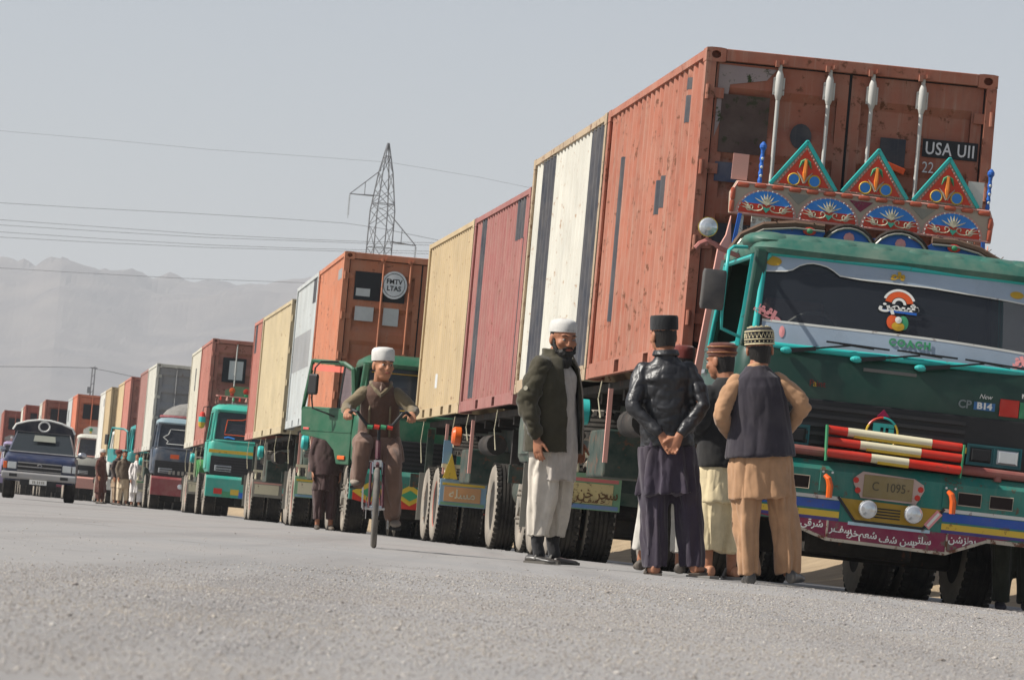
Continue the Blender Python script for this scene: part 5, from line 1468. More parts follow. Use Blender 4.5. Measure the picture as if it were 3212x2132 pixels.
# ---------------------------------------------------------------- people: a body is one continuous surface, clothes are its children
SKIN = None
def skin_mat(name, col):
    if name in MATS:
        return MATS[name]
    m, nt, b = newmat(name)
    v = mapping(nt)
    c = mixc(nt, ramp(nt, nz(nt, v, 18, 5), 0.3, 0.7), tuple(x * 0.85 for x in col), tuple(min(1, x * 1.12) for x in col))
    nt.links.new(c, b.inputs['Base Color'])
    b.inputs['Roughness'].default_value = 0.55
    b.inputs['Subsurface Weight'].default_value = 0.06
    b.inputs['Subsurface Radius'].default_value = (0.01, 0.004, 0.002)
    b.inputs['Specular IOR Level'].default_value = 0.35
    bump(nt, b, nz(nt, v, 90, 4), 0.25, 0.003)
    MATS[name] = m
    return m
_CLOUD = {}
def cloud_tex(size):
    if size not in _CLOUD:
        t = bpy.data.textures.new('folds', 'CLOUDS')
        t.noise_scale = size
        t.noise_depth = 2
        _CLOUD[size] = t
    return _CLOUD[size]
SOLIDS = []
def solid(name, mb, mat, parent, voxel=0.012, smooth=3, wr=0.0, wsize=0.10, fold=None):
    """union of overlapping solids grown into one continuous skin; folds are pressed in at the end"""
    me = mb.mesh(name)
    o = link(name, me, mat, parent)
    return grow(o, mat, voxel, smooth, wr, fold)
def grow(o, mat, voxel, smooth, wr, fold):
    r = o.modifiers.new('remesh', 'REMESH')
    r.mode = 'VOXEL'
    r.voxel_size = voxel
    r.use_smooth_shade = True
    if smooth:
        s = o.modifiers.new('smooth', 'SMOOTH')
        s.factor = 0.5
        s.iterations = smooth
    SOLIDS.append((o, mat, wr, fold))
    return o
FOLDS = {  # frequency across x,y / along z of the broad folds and of the fine creases, share of creases
    'drape': (10, 1.2, 22, 5, 0.3), 'sleeve': (5, 9, 10, 18, 0.4), 'trouser': (10, 1.2, 14, 3.2, 0.35), 'coat': (6, 4.5, 13, 9, 0.4), 'hair': (60, 40, 90, 90, 0.5)}
def bake_solids():
    bpy.context.view_layer.update()
    dg = bpy.context.evaluated_depsgraph_get()
    done = []
    for i, (o, mat, wr, fold) in enumerate(SOLIDS):
        me = bpy.data.meshes.new_from_object(o.evaluated_get(dg))
        n = len(me.vertices)
        if wr and n:
            co = np.empty(n * 3)
            me.vertices.foreach_get('co', co)
            no = np.empty(n * 3)
            me.vertices.foreach_get('normal', no)
            co, no = co.reshape(-1, 3), no.reshape(-1, 3)
            a, b, c, d, k = FOLDS[fold or 'coat']
            u = np.array([3.7 * i, 1.9 * i, 0.7 * i])
            w = 0.05 * (vnoise(co[:, 0] * 5 + 9, co[:, 1] * 5, co[:, 2] * 5) - 0.5)
            q = co + w[:, None]
            n1 = np.abs(2 * fbm(q[:, 0] * a + u[0], q[:, 1] * a + u[1], q[:, 2] * b + u[2], oct=2) - 1) ** 0.7
            n2 = np.abs(2 * fbm(q[:, 0] * c + u[1], q[:, 1] * c + u[2], q[:, 2] * d + u[0], oct=2) - 1) ** 0.8
            h = (n1 - 0.45) * (1 - k) + (n2 - 0.45) * k
            co = co + no * (wr * 2.0 * h)[:, None]
            me.vertices.foreach_set('co', co.ravel())
        me.polygons.foreach_set('use_smooth', np.ones(len(me.polygons), bool))
        me.update()
        done.append((o, me, mat))
    for o, me, mat in done:
        o.modifiers.clear()
        o.data = me
        if len(me.materials) == 0:
            me.materials.append(None)
        o.material_slots[0].link = 'OBJECT'
        o.material_slots[0].material = mat
def ring(c, rx, ry, n=28, k=0, amp=0.0, ph=0.0, yaw=0.0, tilt=0.0, sq=2.0):
    out = []
    for i in range(n):
        a = 2 * PI * i / n
        ca, sa = math.cos(a), math.sin(a)
        e = 2.0 / sq
        r = 1 + (amp * (math.cos(k * a + ph) + 0.5 * math.cos((k * 1.6 + 1) // 1 * a + ph * 2.3)) if k else 0)
        x = rx * r * math.copysign(abs(ca) ** e, ca)
        y = ry * r * math.copysign(abs(sa) ** e, sa)
        X, Y = x * math.cos(yaw) - y * math.sin(yaw), x * math.sin(yaw) + y * math.cos(yaw)
        out.append((c[0] + X, c[1] + Y, c[2] + tilt * X))
    return out
def loft(mb, secs, n=28, k=0, ph=0.0, sq=2.0):
    """secs: (x, y, z, rx, ry[, fold, yaw])"""
    rs = []
    for i, s in enumerate(secs):
        rs.append(ring(s[:3], s[3], s[4], n, k, s[5] if len(s) > 5 else 0.0, ph + 0.15 * i, s[6] if len(s) > 6 else 0.0, 0.0, sq))
    mb.rings(rs)
    return mb
def limb(mb, pts, rs, n=12, sub=4):
    """smooth tapering tube with rounded ends through joints"""
    P = [Vector(p) for p in pts]
    Q, RR = [], []
    m = len(P)
    for i in range(m - 1):
        p0, p1, p2, p3 = P[max(i - 1, 0)], P[i], P[i + 1], P[min(i + 2, m - 1)]
        for q in range(sub):
            t = q / sub
            a = (p1 * 2 + (p2 - p0) * t + (p0 * 2 - p1 * 5 + p2 * 4 - p3) * t * t + (p1 * 3 - p0 - p2 * 3 + p3) * t ** 3) * 0.5
            Q.append(p1.lerp(p2, t) * 0.5 + a * 0.5)
            RR.append(rs[i] + (rs[i + 1] - rs[i]) * t)
    Q.append(P[-1])
    RR.append(rs[-1])
    mb.tube(Q, RR, n)
    mb.ell(P[0], (rs[0],) * 3, 10, 6)
    mb.ell(P[-1], (rs[-1],) * 3, 10, 6)
    return mb
def hand(mb, w, d, nrm, side, curl=0.35, s=1.0, spread=1.0):
    """palm and five fingers; nrm = back of the hand, side = +1/-1 where the thumb leaves"""
    w, d, nrm = Vector(w), Vector(d).normalized(), Vector(nrm)
    nrm = (nrm - d * nrm.dot(d)).normalized()
    t = d.cross(nrm) * side
    rs = []
    for q, hw, th in ((-0.02, 0.026, 0.020), (0.02, 0.034, 0.018), (0.055, 0.041, 0.016), (0.09, 0.040, 0.013)):
        c = w + d * q * s
        rs.append([c + t * hw * s * math.cos(2 * PI * i / 12) + nrm * th * s * math.sin(2 * PI * i / 12) for i in range(12)])
    mb.rings(rs)
    for off, L in ((0.031, 0.072), (0.0105, 0.082), (-0.0105, 0.076), (-0.031, 0.058)):
        p = w + d * 0.085 * s + t * off * s
        dirv = (d + t * off * 2.0 * spread).normalized()
        pts, rr = [p], [0.0098 * s]
        for k, f in enumerate((0.45, 0.32, 0.23)):
            dirv = (Matrix.Rotation(curl * (0.5 + 0.35 * k) * side, 3, t) @ dirv).normalized()
            if (Matrix.Rotation(0.1, 3, t * side) @ d).dot(nrm) > 0:
                dirv = (Matrix.Rotation(-2 * curl * (0.5 + 0.35 * k) * side, 3, t) @ dirv).normalized()
            p = p + dirv * L * f * s
            pts.append(p)
            rr.append((0.0092, 0.0085, 0.0072)[k] * s)
        mb.tube(pts, rr, 8)
        mb.ell(pts[-1], (rr[-1],) * 3, 8, 5)
    p = w + d * 0.025 * s + t * 0.030 * s
    dv = (d * 0.72 + t * 0.62 - nrm * 0.25).normalized()
    pts = [p, p + dv * 0.038 * s, p + dv * 0.038 * s + (dv + d * 0.5).normalized() * 0.030 * s, p + dv * 0.038 * s + (dv + d * 0.5).normalized() * 0.052 * s]
    mb.tube(pts, [0.015 * s, 0.012 * s, 0.0098 * s, 0.008 * s], 8)
    mb.ell(pts[-1], (0.008 * s,) * 3, 8, 5)
    return mb
def head(mb, c, turn=0.0, s=1.0, nod=0.0, jaw=1.0, neck=None):
    """head that looks along -y when turn = 0; c = centre of the skull. Returns the head matrix"""
    M3 = Matrix.Rotation(turn, 3, 'Z') @ Matrix.Rotation(nod, 3, 'X')
    c = Vector(c)
    def E(p, r, n=16, m=12):
        mb.ell(c + M3 @ (Vector(p) * s), tuple(x * s for x in r), n, m, M3)
    E((0, 0.015, 0.035), (0.076, 0.096, 0.088), 20, 14)
    E((0, -0.020, -0.030), (0.066, 0.076, 0.085), 18, 12)
    E((0, -0.040, -0.082), (0.046 * jaw, 0.046, 0.036))
    E((0, -0.078, 0.026), (0.052, 0.018, 0.013))
    for sx in (-1, 1):
        E((sx * 0.040, -0.066, -0.022), (0.024, 0.022, 0.020))
        E((sx * 0.076, 0.012, -0.012), (0.010, 0.022, 0.034))
    mb.rings([[c + M3 @ (Vector((x, y, z)) * s) for x, y, z in q] for q in (
        [(-0.010, -0.084, 0.020), (0.010, -0.084, 0.020), (0.010, -0.098, 0.018), (-0.010, -0.098, 0.018)],
        [(-0.013, -0.084, -0.006), (0.013, -0.084, -0.006), (0.011, -0.112, -0.008), (-0.011, -0.112, -0.008)],
        [(-0.019, -0.082, -0.030), (0.019, -0.082, -0.030), (0.014, -0.120, -0.028), (-0.014, -0.120, -0.028)],
        [(-0.013, -0.084, -0.038), (0.013, -0.084, -0.038), (0.010, -0.106, -0.037), (-0.010, -0.106, -0.037)])])
    E((0, -0.094, -0.052), (0.022, 0.008, 0.006))
    E((0, -0.090, -0.064), (0.020, 0.009, 0.008))
    limb(mb, [c + M3 @ (Vector((0, 0.02, -0.05)) * s), neck if neck is not None else c + Vector((0, 0.025, -0.19)) * s], [0.055 * s, 0.062 * s])
    return Matrix.Translation(c) @ M3.to_4x4() @ Matrix.Scale(s, 4)
EYEW = plain('eye_white', (0.42, 0.39, 0.36), 0.3)
IRIS = plain('iris_dark', (0.02, 0.012, 0.008), 0.2)
HAIR = cloth('black_hair', (0.012, 0.010, 0.009), rough=0.6, wr=0.9, scale=60, stretch=(1, 1, 0.25), sheen=0.0, dust=0.02, spec=0.35, bd=0.01)
def eyes(body, HM):
    for sx in (-1, 1):
        p = HM @ Vector((sx * 0.031, -0.0805, 0.004))
        e = link('eye', MB().ell(p, (0.0125, 0.0125, 0.0062), 10, 8), EYEW, body)
        q = HM @ Vector((sx * 0.031, -0.0915, 0.004))
        link('iris', MB().ell(q, (0.0052, 0.0035, 0.0056), 8, 6), IRIS, e)
        link('eyebrow', MB().tube([HM @ Vector((sx * 0.014, -0.095, 0.027)), HM @ Vector((sx * 0.032, -0.092, 0.034)), HM @ Vector((sx * 0.052, -0.079, 0.028))], [0.0032, 0.0042, 0.002], 6), HAIR, body)
def tm(HM, vs):
    return [HM @ Vector(v) for v in vs]
def hair(body, HM, low=-0.03, front=True, capped=True):
    """short hair over the back and sides of the skull"""
    mb = MB()
    n, vs, fs = 26, [], []
    zs = [low - 0.055, low - 0.02, low + 0.015, low + 0.04, 0.062] if capped else [low - 0.055, low - 0.02, low + 0.02, low + 0.05, 0.07, 0.10, 0.122, 0.128]
    ft = 0.060 if capped else 0.085
    for i, z in enumerate(zs):
        zz = (z - 0.035) / 0.094
        r = math.sqrt(max(0.001, 1 - zz * zz)) if z > 0.035 else 1.0 - 0.25 * ((0.035 - z) / 0.12) ** 1.3
        if capped and i >= len(zs) - 2:
            r *= (0.985, 0.95)[i - len(zs) + 2]
        for k in range(n):
            a = 2 * PI * k / n
            y = 0.014 + 0.0985 * r * math.sin(a)
            x = 0.0785 * r * math.cos(a)
            zq = z
            if math.sin(a) < 0.0 and z < ft - 0.001:
                zq = z + (ft - z) * min(1, -math.sin(a) * 1.9)
            vs.append((x, y, zq))
    mb.add(tm(HM, vs), [(i * n + k, i * n + (k + 1) % n, (i + 1) * n + (k + 1) % n, (i + 1) * n + k) for i in range(len(zs) - 1) for k in range(n)] + ([] if capped else [tuple(range((len(zs) - 1) * n, len(zs) * n))]))
    o = link('hair', mb, HAIR, body)
    sm(o.data, 60)
    sd = o.modifiers.new('thick', 'SOLIDIFY')
    sd.thickness = 0.006
    d = o.modifiers.new('tufts', 'DISPLACE')
    d.texture = cloud_tex(0.02)
    d.strength = 0.006
    return o
def cap(body, HM, prof, mat, zoff=0.045, tilt=0.0, sx=1.0, sy=1.22, name='cap', n=28):
    """brimless cap turned from a profile of (radius, height)"""
    rs = []
    T = Matrix.Rotation(tilt, 4, 'X')
    for r, z in prof:
        r *= 0.985
        rs.append([HM @ (T @ Vector((r * sx * math.cos(2 * PI * k / n), 0.012 + r * sy * math.sin(2 * PI * k / n), zoff + z))) for k in range(n)])
    o = link(name, MB().rings(rs), mat, body)
    sm(o.data, 55)
    return o
def shoe(mb, heel, toe, w=0.046, h=0.075):
    heel, toe = Vector(heel), Vector(toe)
    d = toe - heel
    L = d.length
    d.normalize()
    s = Vector((-d.y, d.x, 0))
    prof = [(0.0, 0.55, 0.8), (0.05, 0.8, 1.0), (0.2, 0.85, 1.0), (0.4, 0.85, 0.95), (0.6, 1.0, 0.75), (0.8, 1.0, 0.6), (0.93, 0.75, 0.5), (1.0, 0.35, 0.35)]
    rs = []
    for t, ww, hh in prof:
        c = heel + d * L * t
        rs.append([c + s * (w * ww * math.cos(2 * PI * k / 14)) + Vector((0, 0, max(0.0, h * hh * (0.5 + 0.5 * math.sin(2 * PI * k / 14))) + 0.002)) for k in range(14)])
    return mb.rings(rs)
# ---------------------------------------------------------------- the people
SK1 = skin_mat('skin_brown', srgb(158, 108, 82))
SK2 = skin_mat('skin_tan', srgb(172, 122, 94))
def at_px(px, py, y):
    """plan position of something seen in this direction at depth y (used once, to lay the place out)"""
    F_, rl, pt = 9920.0, R(5.05), R(2.57)
    a, b_ = px - 1181, py - 784
    u, v = a * math.cos(rl) + b_ * math.sin(rl), -a * math.sin(rl) + b_ * math.cos(rl)
    x, Z = u / F_, -v / F_
    Y = math.cos(pt) - Z * math.sin(pt)
    return x / Y * y
def basic_body(mb, legs, arms, headc, turn, s=1.0, nod=0.0, chest=(0, 0, 1.30), pelvis=(0, 0, 0.95), jaw=1.0, k=0.85):
    q = lambda v: v * k
    loft(mb, [(pelvis[0], pelvis[1], pelvis[2] - 0.08, q(0.12), q(0.09)), (pelvis[0], pelvis[1], pelvis[2], q(0.145), q(0.10)), ((pelvis[0] + chest[0]) / 2, (pelvis[1] + chest[1]) / 2, (pelvis[2] + chest[2]) / 2, q(0.125), q(0.09)), (chest[0], chest[1], chest[2], q(0.145), q(0.10)), (chest[0], chest[1] + 0.01, chest[2] + 0.12, q(0.115), q(0.07)), (chest[0], chest[1] + 0.015, chest[2] + 0.18, q(0.06), q(0.055))], 20)
    for l in legs:
        limb(mb, l, [q(0.075), q(0.055), 0.036])
    for a in arms:
        limb(mb, a, [q(0.040), q(0.038), 0.026])
    return head(mb, headc, turn, s, nod, jaw, neck=Vector((chest[0], chest[1] + 0.015, chest[2] + 0.17)))
def lean_to(t, lean, s=1.0):
    """tip a figure sideways about its feet (the road is banked under them)"""
    M = Matrix.Translation(t.location) @ Matrix.Rotation(R(lean), 4, 'Y') @ Matrix.Rotation(t.rotation_euler.z, 4, 'Z') @ Matrix.Scale(s, 4)
    t.matrix_basis = M
def person(label, x, y, rz, group='people beside the trucks', lean=-2.4):
    t = thing('person', label, 'person', (x, y, 0.0), rz, group)
    lean_to(t, lean)
    return t

# -- man in the olive jacket, turned to the right, head towards us (forward = -y)
t = person('bearded man in an open olive jacket and white cap standing sideways', at_px(1262, 1300, 31.0), 31.0, R(58), lean=-2.4)
mb = MB()
HM = basic_body(mb, [[(0.10, 0, 0.93), (0.105, -0.01, 0.50), (0.10, 0.02, 0.09)], [(-0.10, 0, 0.93), (-0.10, 0.01, 0.50), (-0.09, 0.03, 0.09)]],
                [[(0.20, 0.01, 1.43), (0.28, 0.03, 1.15), (0.26, -0.07, 0.90)], [(-0.20, 0.01, 1.43), (-0.275, 0.05, 1.15), (-0.27, -0.03, 0.91)]], (0.0, -0.05, 1.630), R(-34), 1.16, R(12), chest=(0, 0, 1.28))
hand(mb, (0.26, -0.07, 0.89), (0, -0.12, -1), (1, 0.1, 0), 1, 0.35)
hand(mb, (-0.27, -0.03, 0.89), (0.0, -0.16, -1), (-1, 0.1, 0), -1, 0.35)
b = solid('body', mb, SK1, t, 0.0065, 2)
eyes(b, HM)
hair(b, HM, 0.0)
bd = MB()
bd.ell(HM @ Vector((0, -0.052, -0.090)), (0.072, 0.062, 0.056), 16, 12)
bd.ell(HM @ Vector((0, -0.070, -0.132)), (0.058, 0.048, 0.062), 16, 12)
for sx in (-1, 1):
    bd.tube([HM @ Vector((sx * 0.069, -0.012, 0.0)), HM @ Vector((sx * 0.066, -0.030, -0.045)), HM @ Vector((sx * 0.048, -0.052, -0.085))], [0.012, 0.020, 0.030], 8)
bd.tube([HM @ Vector((-0.036, -0.090, -0.052)), HM @ Vector((-0.015, -0.103, -0.043)), HM @ Vector((0.015, -0.103, -0.043)), HM @ Vector((0.036, -0.090, -0.052))], [0.009, 0.008, 0.008, 0.009], 6)
solid('beard', bd, HAIR, b, 0.006, 2, 0.005, fold='hair')
link('lips', MB().tube([HM @ Vector((-0.020, -0.100, -0.056)), HM @ Vector((0, -0.106, -0.055)), HM @ Vector((0.020, -0.100, -0.056))], 0.005, 6), plain('lips', srgb(140, 76, 66), 0.5), b)
WHITEC = cloth('white_cotton', srgb(200, 198, 193), wr=0.35, dust=0.06)
cap(b, HM, [(0.0855, -0.008), (0.086, 0.012), (0.082, 0.042), (0.074, 0.060), (0.055, 0.072), (0.030, 0.077), (0.001, 0.078)], WHITEC, 0.045, R(-10))
SHAL = cloth('white_shalwar_cotton', srgb(192, 184, 172), wr=0.5, scale=7, dust=0.12, stretch=(1, 1, 0.25))
g = MB()
for sx, y0 in ((1, 0.0), (-1, 0.01)):
    loft(g, [(sx * 0.085, y0, 0.98, 0.12, 0.13, 0.02), (sx * 0.092, y0, 0.80, 0.108, 0.128, 0.04), (sx * 0.096, y0 + 0.005, 0.55, 0.092, 0.112, 0.06), (sx * 0.098, y0 + 0.015, 0.32, 0.082, 0.100, 0.07), (sx * 0.098, y0 + 0.022, 0.21, 0.078, 0.092, 0.06), (sx * 0.098, y0 + 0.022, 0.195, 0.074, 0.088, 0.06)], 36, 6, sx)
solid('trousers', g, SHAL, b, 0.010, 1, 0.029, fold='trouser')
KAM1 = cloth('grey_kameez_cotton', srgb(176, 168, 160), wr=0.5, scale=7, stretch=(1, 1, 0.25))
g = loft(MB(), [(0, -0.03, 0.60, 0.165, 0.150, 0.07), (0, -0.03, 0.80, 0.168, 0.155, 0.05), (0, -0.02, 1.0, 0.17, 0.150, 0.02), (0, -0.01, 1.18, 0.175, 0.150), (0, 0, 1.36, 0.185, 0.135), (0, 0.01, 1.46, 0.12, 0.10), (0, 0.01, 1.50, 0.07, 0.075)], 30, 7)
solid('kameez', g, KAM1, b, 0.010, 1, 0.027, fold='drape')
OLIVE = cloth('olive_jacket_cloth', srgb(58, 54, 40), rough=0.8, wr=0.6, scale=8, stretch=(1, 1, 0.6), dust=0.08)
def open_jacket(b, mat, z0, shoulders, sleeves, srad, gap, ry=0.17):
    """jacket shell with an open front: gap = half angle of the opening in degrees"""
    vs, fs, n = [], [], 40
    secs = shoulders
    for (x, y, z, rx, r_y) in secs:
        for k in range(n + 1):
            a = -PI / 2 + R(gap) + (2 * PI - 2 * R(gap)) * k / n
            f = 1 + 0.02 * math.cos(9 * a + z * 9)
            vs.append((x + rx * f * math.cos(a), y + r_y * f * math.sin(a), z))
    m = n + 1
    fs = [(i * m + k, i * m + k + 1, (i + 1) * m + k + 1, (i + 1) * m + k) for i in range(len(secs) - 1) for k in range(n)]
    me = bpy.data.meshes.new('jacket')
    me.from_pydata(vs, [], fs)
    o = link('jacket', me, mat, b)
    sd = o.modifiers.new('thick', 'SOLIDIFY')
    sd.thickness = 0.028
    sd.offset = -0.3
    grow(o, mat, 0.010, 1, 0.014, 'coat')
    for sl in sleeves:
        solid('sleeve', limb(MB(), sl, srad, 14), mat, o, 0.010, 1, 0.022, fold='sleeve')
    return o
jk = open_jacket(b, OLIVE, 0.80, [(0, 0.0, 0.80, 0.222, 0.205), (0, 0.0, 0.86, 0.228, 0.210), (0, 0.0, 1.05, 0.222, 0.195), (0, 0, 1.25, 0.225, 0.180), (0, 0.005, 1.40, 0.218, 0.150), (0, 0.01, 1.465, 0.160, 0.118), (0, 0.005, 1.505, 0.100, 0.098), (0, 0.0, 1.555, 0.098, 0.098)],
                 [[(0.185, 0.01, 1.425), (0.295, 0.03, 1.15), (0.268, -0.05, 0.94)], [(-0.185, 0.01, 1.425), (-0.29, 0.05, 1.15), (-0.275, -0.02, 0.93)]], [0.085, 0.078, 0.060], 26)
link('hem_band', MB().rings([ring((0, 0, z), 0.232 + dz, 0.212 + dz, 32) for z, dz in ((0.80, 0), (0.81, 0.008), (0.855, 0.008), (0.865, 0))], False), OLIVE, jk)
bpy.data.objects.remove(bpy.data.objects['hem_band'])
link('zip_edge', MB().tube([(0.098, -0.193, 0.80), (0.102, -0.188, 1.05), (0.100, -0.170, 1.25), (0.085, -0.140, 1.42), (0.055, -0.095, 1.52)], 0.006, 6), plain('zip_grey', srgb(130, 120, 108), 0.5), jk)
link('sleeve_badge', MB().lathe([(0.0, -0.006), (0.016, -0.004), (0.017, 0.004)], (-1, -0.1, 0.2), (-0.345, 0.035, 1.25), 10), plain('badge_pale', srgb(150, 144, 126), 0.6), jk)
SOCK = cloth('black_sock_knit', (0.02, 0.02, 0.022), wr=0.6, scale=30, dust=0.05)
SHOEB = paint('black_shoe_leather', (0.028, 0.028, 0.030), 0.35, dust=0.3, spec=0.5)
g = MB()
for sx, yo in ((1, 0.02), (-1, 0.03)):
    limb(g, [(sx * 0.10, yo, 0.24), (sx * 0.098, yo, 0.14), (sx * 0.098, yo - 0.02, 0.07)], [0.058, 0.046, 0.046])
solid('sock', g, SOCK, b, 0.008, 2, 0.004, fold='sleeve')
for sx, yo, sp in ((1, 0.02, 0.03), (-1, 0.03, -0.02)):
    sh = solid('sandal', shoe(MB(), (sx * 0.095, yo + 0.085, 0.002), (sx * 0.10 + sp, yo - 0.20, 0.002), 0.054, 0.062), SHOEB, b, 0.007, 1)
    link('sole', MB().prism([(sx * 0.096 - 0.045, yo + 0.085), (sx * 0.096 + 0.045, yo + 0.085), (sx * 0.10 + sp * 0.6 + 0.056, yo - 0.11), (sx * 0.10 + sp + 0.02, yo - 0.205), (sx * 0.10 + sp - 0.02, yo - 0.205), (sx * 0.10 + sp * 0.6 - 0.056, yo - 0.11)], 0.002, 0.022, 'z'), plain('sole_grey', srgb(92, 88, 82), 0.8), sh)
    link('strap', MB().tube([(sx * 0.096 - 0.052, yo - 0.01, 0.03), (sx * 0.097 - 0.03, yo - 0.02, 0.082), (sx * 0.098 + 0.03, yo - 0.02, 0.082), (sx * 0.098 + 0.052, yo - 0.01, 0.03)], 0.009, 6), plain('strap_grey', srgb(110, 108, 104), 0.5), sh)

# -- man in the black leather jacket, seen from behind, hands clasped on his back
t = person('man in a black leather jacket seen from behind, hands clasped at his back', at_px(1545, 1325, 29.7), 29.7, R(180 + 4), lean=-6.0)
mb = MB()
HM = basic_body(mb, [[(0.10, 0, 0.93), (0.115, -0.01, 0.50), (0.105, 0.02, 0.08)], [(-0.10, 0, 0.93), (-0.14, -0.01, 0.50), (-0.155, 0.02, 0.08)]],
                [[(0.165, 0.0, 1.44), (0.225, 0.12, 1.16), (0.055, 0.215, 0.965)], [(-0.165, 0.0, 1.44), (-0.225, 0.12, 1.16), (-0.055, 0.215, 0.965)]], (0.01, -0.025, 1.660), R(18), 1.10, R(4), chest=(0, 0, 1.30))
hand(mb, (0.060, 0.225, 0.960), (-0.55, 0.06, -0.85), (0.1, -1, 0.0), 1, 0.55)
hand(mb, (-0.055, 0.240, 0.955), (0.50, 0.10, -0.86), (-0.1, -1, 0.0), -1, 0.75)
b = solid('body', mb, SK1, t, 0.0065, 2)
eyes(b, HM)
hair(b, HM, -0.02)
BKF = cloth('black_wool_felt', (0.012, 0.013, 0.015), wr=0.4, scale=40, dust=0.04)
cap(b, HM, [(0.0865, -0.008), (0.0875, 0.02), (0.087, 0.068), (0.082, 0.082), (0.05, 0.085), (0.001, 0.085)], BKF, 0.045, R(-6))
def leather(name):
    m, nt, bb = newmat(name)
    v = mapping(nt)
    nt.links.new(mixc(nt, nz(nt, v, 12, 4), (0.010, 0.010, 0.012), (0.022, 0.022, 0.025)), bb.inputs['Base Color'])
    bb.inputs['Roughness'].default_value = 0.43
    bb.inputs['Specular IOR Level'].default_value = 0.5
    h = mul(nt, nz(nt, mapping(nt, (1, 1, 0.8)), 7, 3, 0.5, 1.5), mul(nt, nz(nt, v, 140, 3), 0.03), 'ADD')
    bump(nt, bb, h, 0.5, 0.025)
    return m
LEA = leather('black_leather')
g = loft(MB(), [(0, 0.0, 0.885, 0.185, 0.150, 0.0), (0, 0.0, 0.90, 0.195, 0.158, 0.0), (0, 0, 1.02, 0.185, 0.148), (0, 0, 1.20, 0.192, 0.148), (0, 0.01, 1.36, 0.192, 0.140), (0, 0.012, 1.44, 0.160, 0.115), (0, 0.015, 1.49, 0.098, 0.085), (0, 0.012, 1.53, 0.080, 0.080)], 32)
limb(g, [(0.150, 0.0, 1.415), (0.205, 0.05, 1.30), (0.235, 0.115, 1.16), (0.085, 0.21, 0.99)], [0.074, 0.066, 0.058, 0.045], 14)
limb(g, [(-0.150, 0.0, 1.415), (-0.205, 0.05, 1.30), (-0.235, 0.115, 1.16), (-0.080, 0.21, 0.99)], [0.074, 0.066, 0.058, 0.045], 14)
jk = solid('jacket', g, LEA, b, 0.009, 2, 0.017, fold='sleeve')
link('collar', MB().rings([ring((0, 0.014, z), r, r * 1.02, 24) for z, r in ((1.52, 0.092), (1.53, 0.096), (1.555, 0.086), (1.56, 0.080))], False), LEA, jk)
PURP = cloth('dark_plum_cotton', srgb(57, 50, 62), wr=0.6, scale=8, stretch=(1, 1, 0.22), dust=0.08)
g = loft(MB(), [(0, 0.01, 0.560, 0.212, 0.18, 0.08), (0, 0.01, 0.575, 0.216, 0.182, 0.08), (0, 0.005, 0.72, 0.196, 0.165, 0.06), (0, 0, 0.90, 0.172, 0.142, 0.02), (0, 0, 1.05, 0.16, 0.13)], 40, 9)
solid('kameez', g, PURP, b, 0.010, 1, 0.027, fold='drape')
g = MB()
for sx, x1 in ((1, 0.105), (-1, 0.155)):
    loft(g, [(sx * 0.085, 0.0, 0.90, 0.12, 0.13, 0.02), (sx * (0.085 + x1) / 2, 0, 0.62, 0.110, 0.125, 0.05), (sx * x1 * 0.98, 0.0, 0.36, 0.098, 0.112, 0.08), (sx * x1, 0.015, 0.16, 0.090, 0.104, 0.07), (sx * x1, 0.02, 0.075, 0.086, 0.100, 0.06), (sx * x1, 0.02, 0.06, 0.082, 0.095, 0.06)], 36, 6, sx)
solid('trousers', g, PURP, b, 0.010, 1, 0.029, fold='trouser')
LEATB = paint('brown_sandal_leather', srgb(52, 44, 40), 0.6, dust=0.4)
for sx, x1, yo, tx in ((1, 0.105, 0.02, 0.02), (-1, 0.155, 0.02, -0.10)):
    fb = solid('foot', shoe(MB(), (sx * x1, yo + 0.08, 0.014), (sx * x1 + tx, yo - 0.17, 0.014), 0.043, 0.075), SK1, b, 0.007, 1)
    sd_ = link('sandal', MB().prism([(sx * x1 - 0.04, yo + 0.10), (sx * x1 + 0.04, yo + 0.10), (sx * x1 + tx * 0.6 + 0.054, yo - 0.08), (sx * x1 + tx + 0.03, yo - 0.185), (sx * x1 + tx - 0.03, yo - 0.185), (sx * x1 + tx * 0.6 - 0.054, yo - 0.08)], 0.001, 0.022, 'z'), LEATB, b, bevel=0.004)
    link('strap', MB().tube([(sx * x1 + tx * 0.4 - 0.054, yo - 0.05, 0.02), (sx * x1 + tx * 0.4 - 0.03, yo - 0.06, 0.075), (sx * x1 + tx * 0.4 + 0.03, yo - 0.06, 0.075), (sx * x1 + tx * 0.4 + 0.054, yo - 0.05, 0.02)], 0.016, 6), LEATB, sd_)

# -- man in tan with a dark waistcoat and embroidered cap, from behind, elbows out
t = person('man in tan clothes, dark waistcoat and embroidered cap seen from behind, elbows out', at_px(1765, 1345, 29.5), 29.5, R(180 + 6), lean=-7.0)
mb = MB()
HM = basic_body(mb, [[(0.10, 0, 0.93), (0.115, -0.01, 0.50), (0.115, 0.02, 0.08)], [(-0.10, 0, 0.93), (-0.135, -0.01, 0.50), (-0.16, 0.0, 0.08)]],
                [[(0.16, 0.0, 1.40), (0.262, 0.065, 1.17), (0.178, -0.12, 1.04)], [(-0.16, 0.0, 1.40), (-0.295, 0.045, 1.21), (-0.195, -0.12, 1.05)]], (-0.03, -0.035, 1.618), R(-10), 1.12, R(6), chest=(0, 0, 1.28))
hand(mb, (0.19, -0.13, 1.03), (-0.8, -0.5, -0.35), (0.5, -0.8, 0), 1, 0.5)
hand(mb, (-0.21, -0.13, 1.04), (0.8, -0.5, -0.35), (-0.5, -0.8, 0), -1, 0.5)
b = solid('body', mb, SK1, t, 0.0065, 2)
eyes(b, HM)
hair(b, HM, -0.045)
